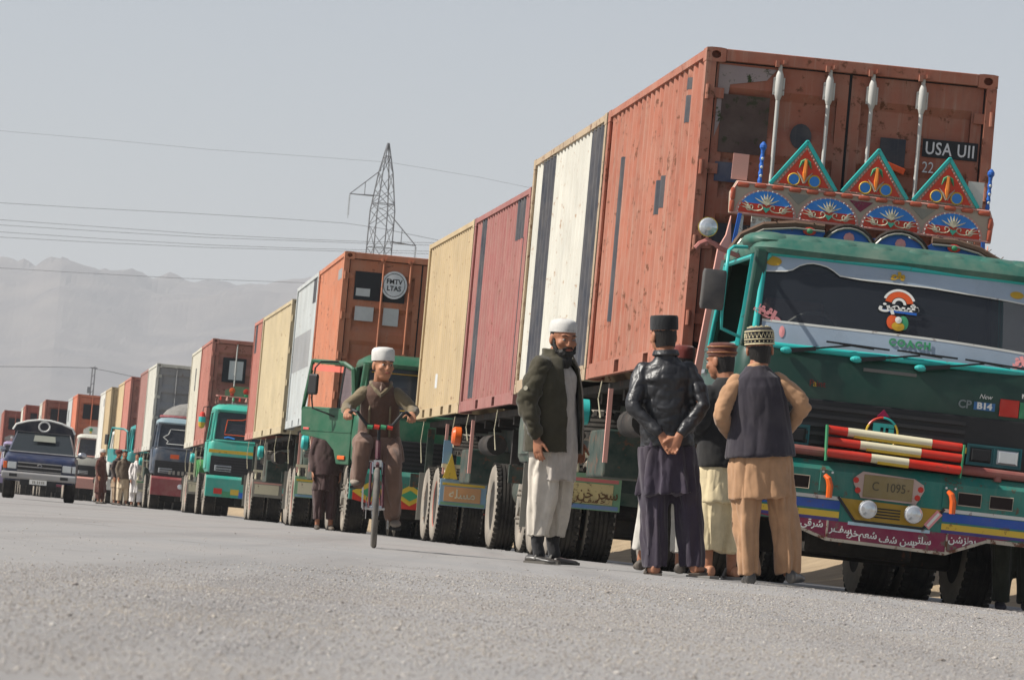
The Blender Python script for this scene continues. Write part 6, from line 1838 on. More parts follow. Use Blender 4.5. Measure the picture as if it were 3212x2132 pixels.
CRM = cloth('cream_embroidery', srgb(206, 194, 158), wr=0.5, scale=60, dust=0.05)
BLKE = cloth('black_embroidery', (0.02, 0.02, 0.024), wr=0.5, scale=60)
kp = cap(b, HM, [(0.0895, -0.02), (0.091, 0.02), (0.088, 0.066), (0.072, 0.086), (0.04, 0.094), (0.001, 0.095)], BLKE, 0.045, R(-6))
T6 = Matrix.Rotation(R(-6), 4, 'X')
def cap_pt(a, r, z):
    return HM @ (T6 @ Vector((r * math.cos(a), 0.012 + r * 1.22 * math.sin(a), 0.045 + z)))
for r, z, th in ((0.090, -0.016, 0.006), (0.0915, 0.012, 0.004), (0.0875, 0.062, 0.005), (0.072, 0.086, 0.004)):
    link('cap_band', MB().tube([cap_pt(2 * PI * k / 30, r, z) for k in range(30)], th, 5, True), CRM, kp)
zz = MB()
for k in range(22):
    a = 2 * PI * k / 22
    zz.tube([cap_pt(a, 0.0905, 0.020), cap_pt(a + PI / 22, 0.0895, 0.052), cap_pt(a + 2 * PI / 22, 0.0905, 0.020)], 0.0035, 4)
    zz.ell(cap_pt(a + PI / 22, 0.091, -0.002), (0.005, 0.005, 0.005), 6, 4)
for k in range(10):
    a = 2 * PI * k / 10
    zz.ell(cap_pt(a, 0.052, 0.092), (0.008, 0.008, 0.005), 6, 4)
link('cap_embroidery', zz, CRM, kp)['kind'] = 'stuff'
TAN = cloth('tan_kameez_cotton', srgb(168, 130, 98), wr=0.6, scale=8, stretch=(1, 1, 0.4), dust=0.06)
g = loft(MB(), [(0, 0.0, 0.585, 0.225, 0.170, 0.02), (0, 0.0, 0.60, 0.23, 0.175, 0.02), (0, 0, 0.80, 0.222, 0.168, 0.02), (0, 0, 1.0, 0.20, 0.150), (0, 0, 1.2, 0.185, 0.135), (0, 0.005, 1.37, 0.175, 0.12), (0, 0.01, 1.44, 0.13, 0.09), (0, 0.0, 1.525, 0.068, 0.068)], 34, 6)
km = solid('kameez', g, TAN, b, 0.010, 1, 0.020, fold='drape')
solid('sleeve', limb(MB(), [(0.145, 0.0, 1.39), (0.22, 0.04, 1.29), (0.268, 0.065, 1.17), (0.185, -0.11, 1.05)], [0.072, 0.070, 0.062, 0.052], 14), TAN, km, 0.010, 2, 0.014, fold='sleeve')
solid('sleeve', limb(MB(), [(-0.145, 0.0, 1.39), (-0.23, 0.03, 1.31), (-0.300, 0.045, 1.21), (-0.205, -0.11, 1.06)], [0.072, 0.070, 0.062, 0.052], 14), TAN, km, 0.010, 2, 0.014, fold='sleeve')
VEST = cloth('charcoal_waistcoat', srgb(52, 48, 56), wr=0.45, scale=6, stretch=(1, 1, 0.3), dust=0.06)
g = loft(MB(), [(0, 0.0, 0.870, 0.246, 0.188), (0, 0.0, 0.885, 0.250, 0.192), (0, 0, 1.05, 0.222, 0.172), (0, 0, 1.22, 0.206, 0.158), (0, 0.006, 1.35, 0.190, 0.142), (0, 0.012, 1.42, 0.158, 0.118), (0, 0.008, 1.475, 0.100, 0.088), (0, 0.006, 1.505, 0.080, 0.078)], 34)
solid('waistcoat', g, VEST, b, 0.010, 1, 0.011, fold='drape')
g = MB()
for sx, x1, yo in ((1, 0.115, 0.02), (-1, 0.16, 0.0)):
    loft(g, [(sx * 0.085, 0.0, 0.90, 0.125, 0.13, 0.02), (sx * (0.09 + x1) / 2, 0, 0.62, 0.110, 0.128, 0.04), (sx * x1 * 0.98, yo * 0.5, 0.36, 0.092, 0.106, 0.06), (sx * x1, yo, 0.17, 0.086, 0.098, 0.05), (sx * x1, yo, 0.085, 0.083, 0.094, 0.04), (sx * x1, yo, 0.07, 0.08, 0.09, 0.04)], 36, 5, sx)
solid('trousers', g, TAN, b, 0.010, 1, 0.029, fold='trouser')
for sx, x1, yo, tx in ((1, 0.115, 0.02, -0.02), (-1, 0.16, 0.0, -0.12)):
    solid('shoe', shoe(MB(), (sx * x1, yo + 0.09, 0.002), (sx * x1 + tx, yo - 0.18, 0.002), 0.050, 0.095), SHOEB, b, 0.007, 1)

# -- man in black jumper over cream kameez between those two
t = person('man in a black jumper over cream kameez, between leather jacket and waistcoat men', at_px(1658, 1330, 31.0), 31.0, R(180 + 30), lean=-2.4)
mb = MB()
HM = basic_body(mb, [[(0.09, 0, 0.90), (0.10, -0.01, 0.48), (0.10, 0.0, 0.08)], [(-0.09, 0, 0.90), (-0.09, 0, 0.48), (-0.08, 0.04, 0.08)]],
                [[(0.16, 0.0, 1.35), (0.22, 0.03, 1.12), (0.18, -0.16, 1.0)], [(-0.16, 0.0, 1.35), (-0.22, 0.03, 1.12), (-0.18, -0.16, 1.0)]], (0.03, -0.055, 1.570), R(20), 1.08, R(10), chest=(0, 0, 1.23))
hand(mb, (0.19, -0.17, 1.0), (-0.5, -0.8, 0.1), (0.6, -0.4, 0.5), 1, 0.5)
hand(mb, (-0.19, -0.17, 1.0), (0.5, -0.8, 0.1), (-0.6, -0.4, 0.5), -1, 0.5)
b = solid('body', mb, SK1, t, 0.0065, 2)
eyes(b, HM)
hair(b, HM, -0.03)
cp = cap(b, HM, [(0.0865, -0.008), (0.087, 0.03), (0.083, 0.062), (0.070, 0.078), (0.001, 0.082)], cloth('russet_velvet', srgb(86, 44, 34), wr=0.3, scale=40, sheen=0.4), 0.045, R(-8))
for z in (0.012, 0.050):
    link('cap_band', MB().tube([HM @ (Matrix.Rotation(R(-8), 4, 'X') @ Vector((0.0862 * math.cos(2 * PI * k / 28), 0.012 + 0.0862 * 1.22 * math.sin(2 * PI * k / 28), 0.045 + z))) for k in range(28)], 0.007, 5, True), plain('gold_braid', srgb(140, 92, 58), 0.5), cp)
BJ = cloth('black_jumper_knit', (0.014, 0.014, 0.015), wr=0.5, scale=10, dust=0.05)
g = loft(MB(), [(0, 0.0, 0.80, 0.215, 0.165), (0, 0.0, 0.82, 0.222, 0.172), (0, 0, 1.0, 0.21, 0.158), (0, 0, 1.2, 0.19, 0.142), (0, 0.006, 1.31, 0.178, 0.13), (0, 0.012, 1.38, 0.14, 0.10), (0, 0.006, 1.455, 0.080, 0.08)], 32)
limb(g, [(0.145, 0.0, 1.325), (0.225, 0.03, 1.12), (0.185, -0.14, 1.01)], [0.075, 0.065, 0.048], 14)
limb(g, [(-0.145, 0.0, 1.325), (-0.225, 0.03, 1.12), (-0.185, -0.14, 1.01)], [0.075, 0.065, 0.048], 14)
solid('jumper', g, BJ, b, 0.011, 2, 0.009, fold='coat')
CRE = cloth('cream_cotton', srgb(206, 190, 154), wr=0.6, scale=7, stretch=(1, 1, 0.3), dust=0.1)
g = loft(MB(), [(0, 0.0, 0.545, 0.215, 0.175, 0.05), (0, 0.0, 0.56, 0.22, 0.18, 0.05), (0, 0, 0.72, 0.205, 0.165, 0.04), (0, 0, 0.9, 0.19, 0.145, 0.01)], 34, 7)
solid('kameez', g, CRE, b, 0.010, 1, 0.027, fold='drape')
g = MB()
for sx, x1, yo in ((1, 0.10, 0.0), (-1, 0.085, 0.035)):
    loft(g, [(sx * 0.08, 0.0, 0.86, 0.12, 0.13, 0.02), (sx * x1, yo * 0.4, 0.60, 0.122, 0.135, 0.05), (sx * x1, yo * 0.8, 0.36, 0.108, 0.118, 0.06), (sx * x1, yo, 0.21, 0.095, 0.105, 0.04), (sx * x1, yo, 0.195, 0.090, 0.098, 0.04)], 30, 5, sx)
solid('trousers', g, CRE, b, 0.010, 1, 0.029, fold='trouser')
for sx, x1, yo, tx in ((1, 0.10, 0.0, 0.03), (-1, 0.085, 0.035, -0.06)):
    fb = solid('foot', shoe(MB(), (sx * x1, yo + 0.075, 0.016), (sx * x1 + tx, yo - 0.165, 0.016), 0.043, 0.082), SK2, b, 0.007, 1)
    sd_ = link('sandal', MB().prism([(sx * x1 - 0.042, yo + 0.10), (sx * x1 + 0.042, yo + 0.10), (sx * x1 + tx * 0.6 + 0.056, yo - 0.08), (sx * x1 + tx + 0.03, yo - 0.19), (sx * x1 + tx - 0.03, yo - 0.19), (sx * x1 + tx * 0.6 - 0.056, yo - 0.08)], 0.001, 0.024, 'z'), paint('grey_sandal', srgb(108, 106, 104), 0.6, dust=0.3), b, bevel=0.004)
    link('strap', MB().tube([(sx * x1 + tx * 0.5 - 0.056, yo - 0.06, 0.02), (sx * x1 + tx * 0.5 - 0.03, yo - 0.07, 0.072), (sx * x1 + tx * 0.5 + 0.03, yo - 0.07, 0.072), (sx * x1 + tx * 0.5 + 0.056, yo - 0.06, 0.02)], 0.018, 6), MATS['grey_sandal'], sd_)

# -- simpler standing figures
def stander(label, x, y, rz, H, top, low, capm=None, coat=None, skin=None, hairy=True, shoes=None, hem=0.55, kind='kufi', step=0.0, z=0.0, group='people beside the trucks', arms=None, cuff=0.16, lean=-2.4, wide=0.0):
    s = H / 1.75
    t = person(label, x, y, rz, group)
    t.location.z = z
    t.rotation_euler = (0, 0, rz)
    lean_to(t, lean, s)
    A = arms or [[(0.16, 0.0, 1.38), (0.22, 0.03, 1.13), (0.21, -0.06, 0.88)], [(-0.16, 0.0, 1.38), (-0.22, 0.03, 1.13), (-0.21, -0.06, 0.88)]]
    mb = MB()
    HM = basic_body(mb, [[(0.09, 0, 0.92), (0.10 + wide * 0.5, -0.01 - step, 0.50), (0.10 + wide, 0.0 - step, 0.08)], [(-0.09, 0, 0.92), (-0.10, step, 0.50), (-0.10, step * 1.5, 0.08)]], A, (0.0, -0.03, 1.62), R(0), 1.0, R(4), chest=(0, 0, 1.26))
    hand(mb, A[0][2], (0, -0.15, -1) if not arms else (-0.5, -0.6, -0.5), (1, 0.1, 0), 1, 0.35)
    hand(mb, A[1][2], (0, -0.15, -1) if not arms else (0.5, -0.6, -0.5), (-1, 0.1, 0), -1, 0.35)
    b = solid('body', mb, skin or SK1, t, 0.009, 2)
    eyes(b, HM)
    if hairy:
        hair(b, HM, -0.01, capped=bool(capm))
    if capm:
        cap(b, HM, [(0.0845, -0.02), (0.086, 0.03), (0.083, 0.062), (0.06, 0.078), (0.001, 0.08)] if kind == 'kufi' else [(0.088, -0.04), (0.11, 0.0), (0.115, 0.04), (0.09, 0.09), (0.001, 0.11)], capm, 0.045, R(-6))
    g = loft(MB(), [(0, 0.0, hem, 0.215, 0.175, 0.05), (0, 0.0, hem + 0.015, 0.22, 0.18, 0.05), (0, 0, 0.80, 0.20, 0.16, 0.03), (0, 0, 1.0, 0.19, 0.145, 0.01), (0, 0, 1.2, 0.175, 0.13), (0, 0.006, 1.34, 0.165, 0.115), (0, 0.01, 1.42, 0.12, 0.085), (0, 0.0, 1.50, 0.065, 0.065)], 30, 7)
    for a in A:
        limb(g, [Vector(a[0]) * 0.98, a[1], Vector(a[2]) + Vector((0, 0, 0.03))], [0.070, 0.060, 0.048], 12)
    solid('kameez', g, top, b, 0.010, 1, 0.027, fold='drape')
    if coat:
        g = loft(MB(), [(0, 0.0, 0.84, 0.225, 0.185), (0, 0, 1.05, 0.215, 0.165), (0, 0, 1.22, 0.195, 0.148), (0, 0.006, 1.36, 0.178, 0.13), (0, 0.012, 1.43, 0.13, 0.10), (0, 0.0, 1.49, 0.085, 0.085)], 30)
        for a in A:
            limb(g, [Vector(a[0]) * 0.98, a[1], Vector(a[2]) + Vector((0, 0, 0.05))], [0.078, 0.068, 0.055], 12)
        solid('coat', g, coat, b, 0.012, 1, 0.011, fold='coat')
    g = MB()
    for sx, yo in ((1, -step), (-1, step * 1.5)):
        w = wide if sx > 0 else 0.0
        loft(g, [(sx * 0.08, 0.0, 0.88, 0.12, 0.13, 0.02), (sx * 0.10 + w * 0.4, yo * 0.5, 0.58, 0.105, 0.12, 0.05), (sx * 0.10 + w * 0.75, yo, 0.34, 0.092, 0.104, 0.06), (sx * 0.10 + w, yo, cuff, 0.082, 0.092, 0.05)], 30, 5, sx)
    solid('trousers', g, low, b, 0.010, 1, 0.029, fold='trouser')
    for sx, yo in ((1, -step), (-1, step * 1.5)):
        solid('shoe', shoe(MB(), (sx * 0.10 + (wide if sx > 0 else 0), yo + 0.08, 0.002), (sx * 0.115 + (wide if sx > 0 else 0), yo - 0.18, 0.002), 0.048, 0.085), shoes or LEATB, b, 0.010, 1)
    return t
MRN = cloth('maroon_wool', srgb(92, 36, 32), wr=0.4, scale=30)
LGC = cloth('pale_grey_cotton', srgb(186, 182, 174), wr=0.5, scale=8, stretch=(1, 1, 0.3))
stander('man in pale grey and a maroon cap hidden behind the leather jacket man', at_px(1535, 1316, 33.0), 33.0, R(180), 1.76, LGC, LGC, MRN, cloth('brown_shawl', srgb(84, 62, 54), wr=0.6), lean=0.0, wide=0.09)
DKB = cloth('dark_brown_cotton', srgb(66, 48, 48), wr=0.6, scale=8, stretch=(1, 1, 0.3))
stander('man in dark brown, upper body hidden by the open green truck door', at_px(748, 1200, 65.4), 65.4, R(8), 1.74, DKB, DKB, None, DKB, hem=0.60)
MRB = cloth('maroon_brown_cotton', srgb(84, 46, 38), wr=0.5, scale=8, stretch=(1, 1, 0.3))
stander('man in a maroon brown robe and pale cap, farthest left of the distant group', at_px(230, 1160, 133), 133, R(60), 1.70, MRB, MRB, WHITEC, None, hem=0.35, group='men beside the distant trucks')
stander('man in a long dark jacket with a red scarf among the distant group', at_px(268, 1160, 139), 139, R(50), 1.78, cloth('dun_cotton', srgb(150, 128, 104)), cloth('dun_cotton', srgb(150, 128, 104)), MRN, cloth('dark_jacket', srgb(60, 50, 48)), kind='turban', group='men beside the distant trucks')
stander('man in a grey brown coat over buff trousers in the distant group', at_px(282, 1162, 136), 136, R(30), 1.75, cloth('buff_cotton', srgb(196, 178, 150)), cloth('buff_cotton', srgb(196, 178, 150)), None, cloth('greybrown_coat', srgb(96, 84, 70)), step=0.04, group='men beside the distant trucks')
stander('man all in white kameez, rightmost of the distant group', at_px(312, 1165, 135), 135, R(20), 1.70, cloth('bright_white_cotton', srgb(214, 208, 204), wr=0.5, stretch=(1, 1, 0.3)), MATS['bright_white_cotton'], None, step=0.06, hem=0.45, group='men beside the distant trucks')
DGR = cloth('dark_green_cotton', srgb(44, 46, 36), wr=0.5)
stander('person in dark trousers and navy boots standing behind the right front wheel', at_px(2338, 1395, 33.2), 33.2, R(0), 1.74, DGR, DGR, None, DGR, shoes=paint('navy_boot', srgb(26, 28, 46), 0.5, dust=0.2), z=-0.058, cuff=0.07)
# ---------------------------------------------------------------- boy on a bicycle (forward = -y, rolling towards the camera)
BX, BY = at_px(862, 1262, 32.0), 32.0
RZB = R(1.9)
bk = thing('bicycle', 'maroon boys bicycle ridden towards the camera with striped handlebar grips', 'bicycle', (BX, BY, 0), RZB)
WR = 0.30
FRM = paint('maroon_frame_paint', srgb(72, 24, 38), 0.35, dust=0.15)
def bwheel(y):
    n = 36
    w = link('tyre', MB().tube([(0, y + (WR - 0.02) * math.cos(2 * PI * k / n), WR + (WR - 0.02) * math.sin(2 * PI * k / n)) for k in range(n)], 0.021, 8, True), paint('bike_tyre_rubber', srgb(70, 70, 70), 0.8, dust=0.5), bk)
    sm(w.data, 60)
    w.name = 'wheel'
    r = link('rim', MB().tube([(0, y + (WR - 0.052) * math.cos(2 * PI * k / n), WR + (WR - 0.052) * math.sin(2 * PI * k / n)) for k in range(n)], 0.013, 6, True), CHROME, w)
    for k in range(16):
        a = 2 * PI * k / 16
        s = 1 if k % 2 else -1
        link('spoke', MB().cyl((s * 0.028, y + 0.02 * math.cos(a + 0.4), WR + 0.02 * math.sin(a + 0.4)), (0, y + (WR - 0.05) * math.cos(a), WR + (WR - 0.05) * math.sin(a)), 0.0013, n=4), CHROME, w)
    link('hub', MB().cyl((-0.045, y, WR), (0.045, y, WR), 0.016, n=10), CHROME, w)
    return w
bwheel(0.0)
bwheel(0.98)
link('fork', MB().tube([(0, 0.13, 0.74), (0, 0.10, 0.66)], 0.018, 8).tube([(-0.05, 0.0, WR), (-0.048, 0.05, 0.48), (-0.045, 0.09, 0.63), (0, 0.105, 0.66), (0.045, 0.09, 0.63), (0.048, 0.05, 0.48), (0.05, 0.0, WR)], 0.011, 8), FRM, bk)
link('frame', MB().cyl((0, 0.105, 0.67), (0, 0.145, 0.80), 0.021, n=10).tube([(0, 0.12, 0.71), (0, 0.50, 0.30)], 0.017, 8).tube([(0, 0.14, 0.78), (0, 0.62, 0.66)], 0.015, 8).tube([(0, 0.50, 0.30), (0, 0.66, 0.74)], 0.016, 8).tube([(-0.05, 0.98, WR), (-0.02, 0.52, 0.29), (0.02, 0.52, 0.29), (0.05, 0.98, WR)], 0.010, 6).tube([(-0.05, 0.98, WR), (0, 0.63, 0.66), (0.05, 0.98, WR)], 0.009, 6), FRM, bk)
link('handlebar', MB().cyl((0, 0.145, 0.80), (0, 0.155, 0.90), 0.013).tube([(-0.25, 0.26, 0.985), (-0.20, 0.16, 1.02), (-0.17, 0.11, 1.01), (-0.10, 0.12, 0.92), (0, 0.13, 0.895), (0.10, 0.12, 0.92), (0.17, 0.11, 1.01), (0.20, 0.16, 1.02), (0.25, 0.26, 0.985)], 0.0125, 8), BLACKP, bk)
for i, m in enumerate((LGREEN, REDP, LGREEN, REDP)):
    link('bar_tape', MB().cyl((-0.09 + i * 0.05, 0.122, 0.905), (-0.05 + i * 0.05, 0.122, 0.900), 0.017, n=8), m, bk)
link('brake_caliper', MB().cbox((0, 0.06, 0.63), (0.06, 0.05, 0.05)).tube([(-0.035, 0.06, 0.64), (-0.035, 0.04, 0.55)], 0.007, 5).tube([(0.035, 0.06, 0.64), (0.035, 0.04, 0.55)], 0.007, 5), CHROME, bk)
link('saddle', MB().rings([[(x * w, y, z + 0.02 * (1 if q else 0)) for q, x in ((0, -1), (1, -0.6), (1, 0.6), (0, 1))] for y, w, z in ((0.55, 0.025, 0.75), (0.64, 0.04, 0.76), (0.74, 0.085, 0.77), (0.80, 0.08, 0.78))]), BLACKP, bk, bevel=0.008)
link('crank', MB().cyl((-0.10, 0.50, 0.30), (0.10, 0.50, 0.30), 0.014).bar((-0.10, 0.50, 0.30), (-0.10, 0.46, 0.45), 0.014, 0.022).bar((0.10, 0.50, 0.30), (0.10, 0.54, 0.15), 0.014, 0.022).lathe([(0.085, -0.003), (0.085, 0.003)], (1, 0, 0), (-0.07, 0.50, 0.30), 20), CHROME, bk)
for s, y, z in ((-1, 0.46, 0.45), (1, 0.54, 0.15)):
    link('pedal', MB().cbox((s * 0.155, y, z), (0.09, 0.08, 0.022)), BLACKP, bk)
ch = link('chain_guard', MB().bar((-0.085, 0.45, 0.30), (-0.085, 0.98, WR), 0.008, 0.05), FRM, bk)
link('front_mudguard', MB().tube([(0, 0.0 + 0.33 * math.cos(R(a)), WR + 0.33 * math.sin(R(a))) for a in linsp(20, 110, 8)], 0.014, 6), FRM, bk)

by = thing('person', 'boy in brown sweater and white cap riding the bicycle', 'person', (BX, BY, 0), RZB, 'people beside the trucks')
lean_to(by, -2.4)
lean_to(bk, -2.4)
mb = MB()
CH = (0.0, 0.56, 1.10)
HM = basic_body(mb, [[(-0.09, 0.66, 0.84), (-0.125, 0.36, 0.78), (-0.14, 0.45, 0.53)], [(0.09, 0.66, 0.84), (0.122, 0.38, 0.60), (0.135, 0.55, 0.25)]],
                [[(0.135, 0.53, 1.18), (0.245, 0.45, 1.05), (0.24, 0.28, 1.01)], [(-0.135, 0.53, 1.18), (-0.245, 0.45, 1.05), (-0.24, 0.28, 1.01)]], (0.01, 0.47, 1.38), R(22), 0.98, R(4), chest=(0, 0.56, 1.06), pelvis=(0, 0.67, 0.82), k=0.62)
hand(mb, (0.24, 0.275, 1.015), (0.02, -1, -0.35), (0.2, -0.4, 1), 1, 1.1, 0.85)
hand(mb, (-0.24, 0.275, 1.015), (-0.02, -1, -0.35), (-0.2, -0.4, 1), -1, 1.1, 0.85)
b = solid('body', mb, SK2, by, 0.0065, 2)
eyes(b, HM)
hair(b, HM, 0.01)
link('lips', MB().tube([HM @ Vector((-0.018, -0.096, -0.058)), HM @ Vector((0, -0.102, -0.057)), HM @ Vector((0.018, -0.096, -0.058))], 0.005, 6), MATS['lips'], b)
cap(b, HM, [(0.086, -0.015), (0.088, 0.0), (0.089, 0.05), (0.085, 0.072), (0.070, 0.086), (0.04, 0.092), (0.001, 0.093)], WHITEC, 0.045, R(-5))
BRK = cloth('brown_sweater_knit', srgb(88, 66, 56), wr=0.6, scale=22, dust=0.06)
OLK = cloth('olive_sleeve_knit', srgb(112, 100, 78), wr=0.6, scale=22, dust=0.06)
g = loft(MB(), [(0, 0.64, 0.78, 0.165, 0.135), (0, 0.64, 0.80, 0.172, 0.14), (0, 0.62, 0.92, 0.16, 0.125), (0, 0.58, 1.05, 0.155, 0.125), (0, 0.545, 1.15, 0.145, 0.11), (0, 0.53, 1.22, 0.10, 0.085), (0, 0.525, 1.25, 0.07, 0.07)], 30)
sw = solid('sweater', g, BRK, b, 0.010, 2, 0.007, fold='coat')
for s in (-1, 1):
    solid('sleeve', limb(MB(), [(s * 0.125, 0.53, 1.165), (s * 0.252, 0.45, 1.05), (s * 0.243, 0.30, 1.015)], [0.058, 0.050, 0.040], 14), OLK, sw, 0.009, 1, 0.012, fold='sleeve')
    link('cable_stripe', MB().tube([(s * 0.075, 0.522, 1.13), (s * 0.078, 0.456, 1.04), (s * 0.078, 0.488, 0.93), (s * 0.080, 0.502, 0.84)], 0.008, 6), OLK, sw)
link('collar', MB().tube([(-0.075, 0.56, 1.245), (-0.070, 0.49, 1.225), (-0.035, 0.455, 1.185), (0.0, 0.437, 1.150), (0.035, 0.455, 1.185), (0.070, 0.49, 1.225), (0.075, 0.56, 1.245), (0.0, 0.60, 1.26)], 0.019, 8, True), OLK, sw)
link('shirt_front', MB().tube([(0.0, 0.452, 1.16), (0.0, 0.468, 1.195), (0.0, 0.485, 1.225)], [0.012, 0.030, 0.036], 8), cloth('checked_shirt', srgb(176, 152, 138)), sw)
BRC = cloth('brown_shalwar_cotton', srgb(116, 92, 80), wr=0.6, scale=9, stretch=(1, 1, 0.4), dust=0.06)
g = loft(MB(), [(0, 0.60, 0.66, 0.20, 0.20, 0.04), (0, 0.62, 0.74, 0.19, 0.18, 0.03), (0, 0.63, 0.84, 0.165, 0.14)], 30, 7)
solid('kameez', g, BRC, b, 0.010, 1, 0.011, fold='drape')
g = MB()
limb(g, [(-0.085, 0.62, 0.80), (-0.128, 0.36, 0.76), (-0.142, 0.44, 0.50)], [0.092, 0.078, 0.066], 16)
limb(g, [(0.085, 0.62, 0.80), (0.124, 0.38, 0.60), (0.138, 0.54, 0.26)], [0.092, 0.078, 0.066], 16)
solid('trousers', g, BRC, b, 0.010, 1, 0.024, fold='trouser')
for s, y, z in ((-1, 0.46, 0.461), (1, 0.54, 0.161)):
    solid('shoe', shoe(MB(), (s * 0.15, y + 0.12, z), (s * 0.16, y - 0.12, z), 0.044, 0.075), paint('grey_shoe', srgb(122, 112, 102), 0.7, dust=0.4), b, 0.008, 1)
# ---------------------------------------------------------------- blue pickup in the oncoming lane
PKX, PKY = at_px(84, 1155, 100.0), 100.0
pk = thing('pickup', 'dark blue pickup with a white ring on its cab-top board, driving towards us', 'pickup', (PKX, PKY, 0), R(5))
PB = paint('pickup_blue', srgb(22, 38, 74), 0.3, dust=0.15, spec=0.5)
PKS = paint('pickup_silver', srgb(150, 150, 150), 0.35, dust=0.3, metal=0.2)
link('lower_body', MB().prism([(0.02, 0.42), (0.0, 0.62), (0.02, 0.98), (0.30, 1.02), (1.15, 1.08), (1.2, 1.10), (4.6, 1.10), (4.6, 0.42)], -0.83, 0.83, 'x'), PB, pk, bevel=0.09, seg=3)
link('cabin', MB().rings([[(sx * 0.80, y, 1.06) for sx, y in ((-1, 1.08), (1, 1.08), (1, 2.6), (-1, 2.6))], [(sx * 0.64, y, 1.58) for sx, y in ((-1, 1.62), (1, 1.62), (1, 2.55), (-1, 2.55))]]), PB, pk, bevel=0.09, seg=3)
wsn = link('windscreen', MB().add([(-0.74, 1.085, 1.10), (0.74, 1.085, 1.10), (0.60, 1.585, 1.565), (-0.60, 1.585, 1.565)], [(0, 1, 2, 3)]), plain('pickup_glass', (0.03, 0.036, 0.04), 0.08, spec=0.6), pk)
wsn.location = (0, -0.045, 0.02)
link('seat_cover', MB().add([(-0.22, 1.30, 1.32), (0.30, 1.30, 1.32), (0.28, 1.42, 1.46), (-0.20, 1.42, 1.46)], [(0, 1, 2, 3)]), plain('seat_pale', srgb(130, 132, 122), 0.8), wsn).location = (0, -0.03, 0.04)
link('windscreen_surround', MB().tube([(-0.76, 1.04, 1.10), (0.76, 1.04, 1.10), (0.62, 1.55, 1.585), (-0.62, 1.55, 1.585)], 0.022, 6, True), PKS, pk)
bd_ = link('roof_board', MB().prism([(-0.72, 1.60), (0.72, 1.60), (0.66, 1.74), (0.40, 1.83), (0.12, 1.88), (-0.12, 1.88), (-0.40, 1.83), (-0.66, 1.74)], 1.52, 1.60), paint('pickup_navy', srgb(18, 26, 44), 0.4, dust=0.2), pk)
link('board_edge', MB().tube([(-0.73, 1.51, 1.62), (-0.66, 1.51, 1.75), (-0.40, 1.51, 1.84), (-0.12, 1.51, 1.89), (0.12, 1.51, 1.89), (0.40, 1.51, 1.84), (0.66, 1.51, 1.75), (0.73, 1.51, 1.62)], 0.025, 6), SWHITE, bd_)
link('board_ring', MB().tube([(0.125 * math.cos(q * PI / 10), 1.505, 1.735 + 0.115 * math.sin(q * PI / 10)) for q in range(20)], 0.022, 6, True), SWHITE, bd_)
link('canopy', MB().prism([(-0.74, 1.08), (0.74, 1.08), (0.70, 1.72), (0.4, 1.80), (-0.4, 1.80), (-0.70, 1.72)], 2.65, 4.6), MATS['pickup_navy'], pk)
gr = link('grille', MB().box(-0.50, 0.50, -0.03, 0.02, 0.66, 0.86), BLACKP, pk)
for z in (0.665, 0.76, 0.85):
    link('grille_bar', MB().box(-0.51, 0.51, -0.05, -0.03, z - 0.012, z + 0.012), PKS, gr)
link('emblem', MB().tube([(0.05 * math.cos(q * PI / 6), -0.055, 0.80 + 0.03 * math.sin(q * PI / 6)) for q in range(12)], 0.006, 5, True), CHROME, gr)
for s in (-1, 1):
    link('headlight', MB().box(min(s * 0.53, s * 0.74), max(s * 0.53, s * 0.74), -0.035, 0.02, 0.69, 0.85), LENS, pk, bevel=0.015)
    link('indicator', MB().box(min(s * 0.755, s * 0.84), max(s * 0.755, s * 0.84), -0.02, 0.10, 0.69, 0.85), AMBER if s < 0 else LENS, pk, bevel=0.01)
    w = link('wing_mirror', MB().ell((s * 0.95, 1.05, 1.13), (0.11, 0.06, 0.075)), CHROME, pk)
    link('mirror_stalk', MB().tube([(s * 0.80, 1.10, 1.08), (s * 0.90, 1.06, 1.10)], 0.018, 6), BLACKP, w)
    for y in (0.75, 3.6):
        wl_ = link('wheel', shared('pkw', lambda: MB().lathe([(0.18, -0.10), (0.30, -0.11), (0.335, -0.08), (0.335, 0.08), (0.30, 0.11), (0.18, 0.10)], (1, 0, 0), (0, 0, 0), 26), 35), RUBBER, pk)
        wl_.location = (s * 0.72, y, 0.335)
        link('rim', shared('pkr', lambda: MB().lathe([(0.0, -0.05), (0.10, -0.07), (0.19, -0.09), (0.19, 0.09), (0.10, 0.07), (0.0, 0.05)], (1, 0, 0), (0, 0, 0), 20), 35), PKS, wl_)
bp = link('bumper', MB().prism([(-0.18, 0.46), (-0.20, 0.50), (-0.20, 0.60), (-0.15, 0.63), (0.02, 0.63), (0.02, 0.46)], -0.86, 0.86, 'x'), PKS, pk, bevel=0.02)
for s in (-1, 1):
    link('bumper_slot', MB().box(min(s * 0.50, s * 0.68), max(s * 0.50, s * 0.68), -0.206, -0.2, 0.51, 0.58), BLACKP, bp)
link('valance', MB().box(-0.42, 0.42, -0.17, 0.0, 0.33, 0.46), BLACKP, pk)
pl = link('number_plate', MB().box(-0.20, 0.20, -0.212, -0.20, 0.36, 0.47), SWHITE, bp)
for x in (-0.13, -0.09, -0.02, 0.03, 0.08, 0.12):
    link('blurred_character', MB().box(x, x + 0.022, -0.2145, -0.2125, 0.385, 0.445), FLAPG, pl)
link('driver_shape', MB(), None) if False else None
dr = MB()
HMd = head(dr, (-0.36, 1.75, 1.33), 0, 0.95, 0)
loft(dr, [(-0.36, 1.85, 0.85, 0.16, 0.11), (-0.36, 1.82, 1.05, 0.18, 0.11), (-0.36, 1.80, 1.15, 0.12, 0.09)], 16)
dv = thing('person', 'driver in pale clothes dimly seen behind the pickup windscreen', 'person', (PKX, PKY, 0), R(5), 'people beside the trucks')
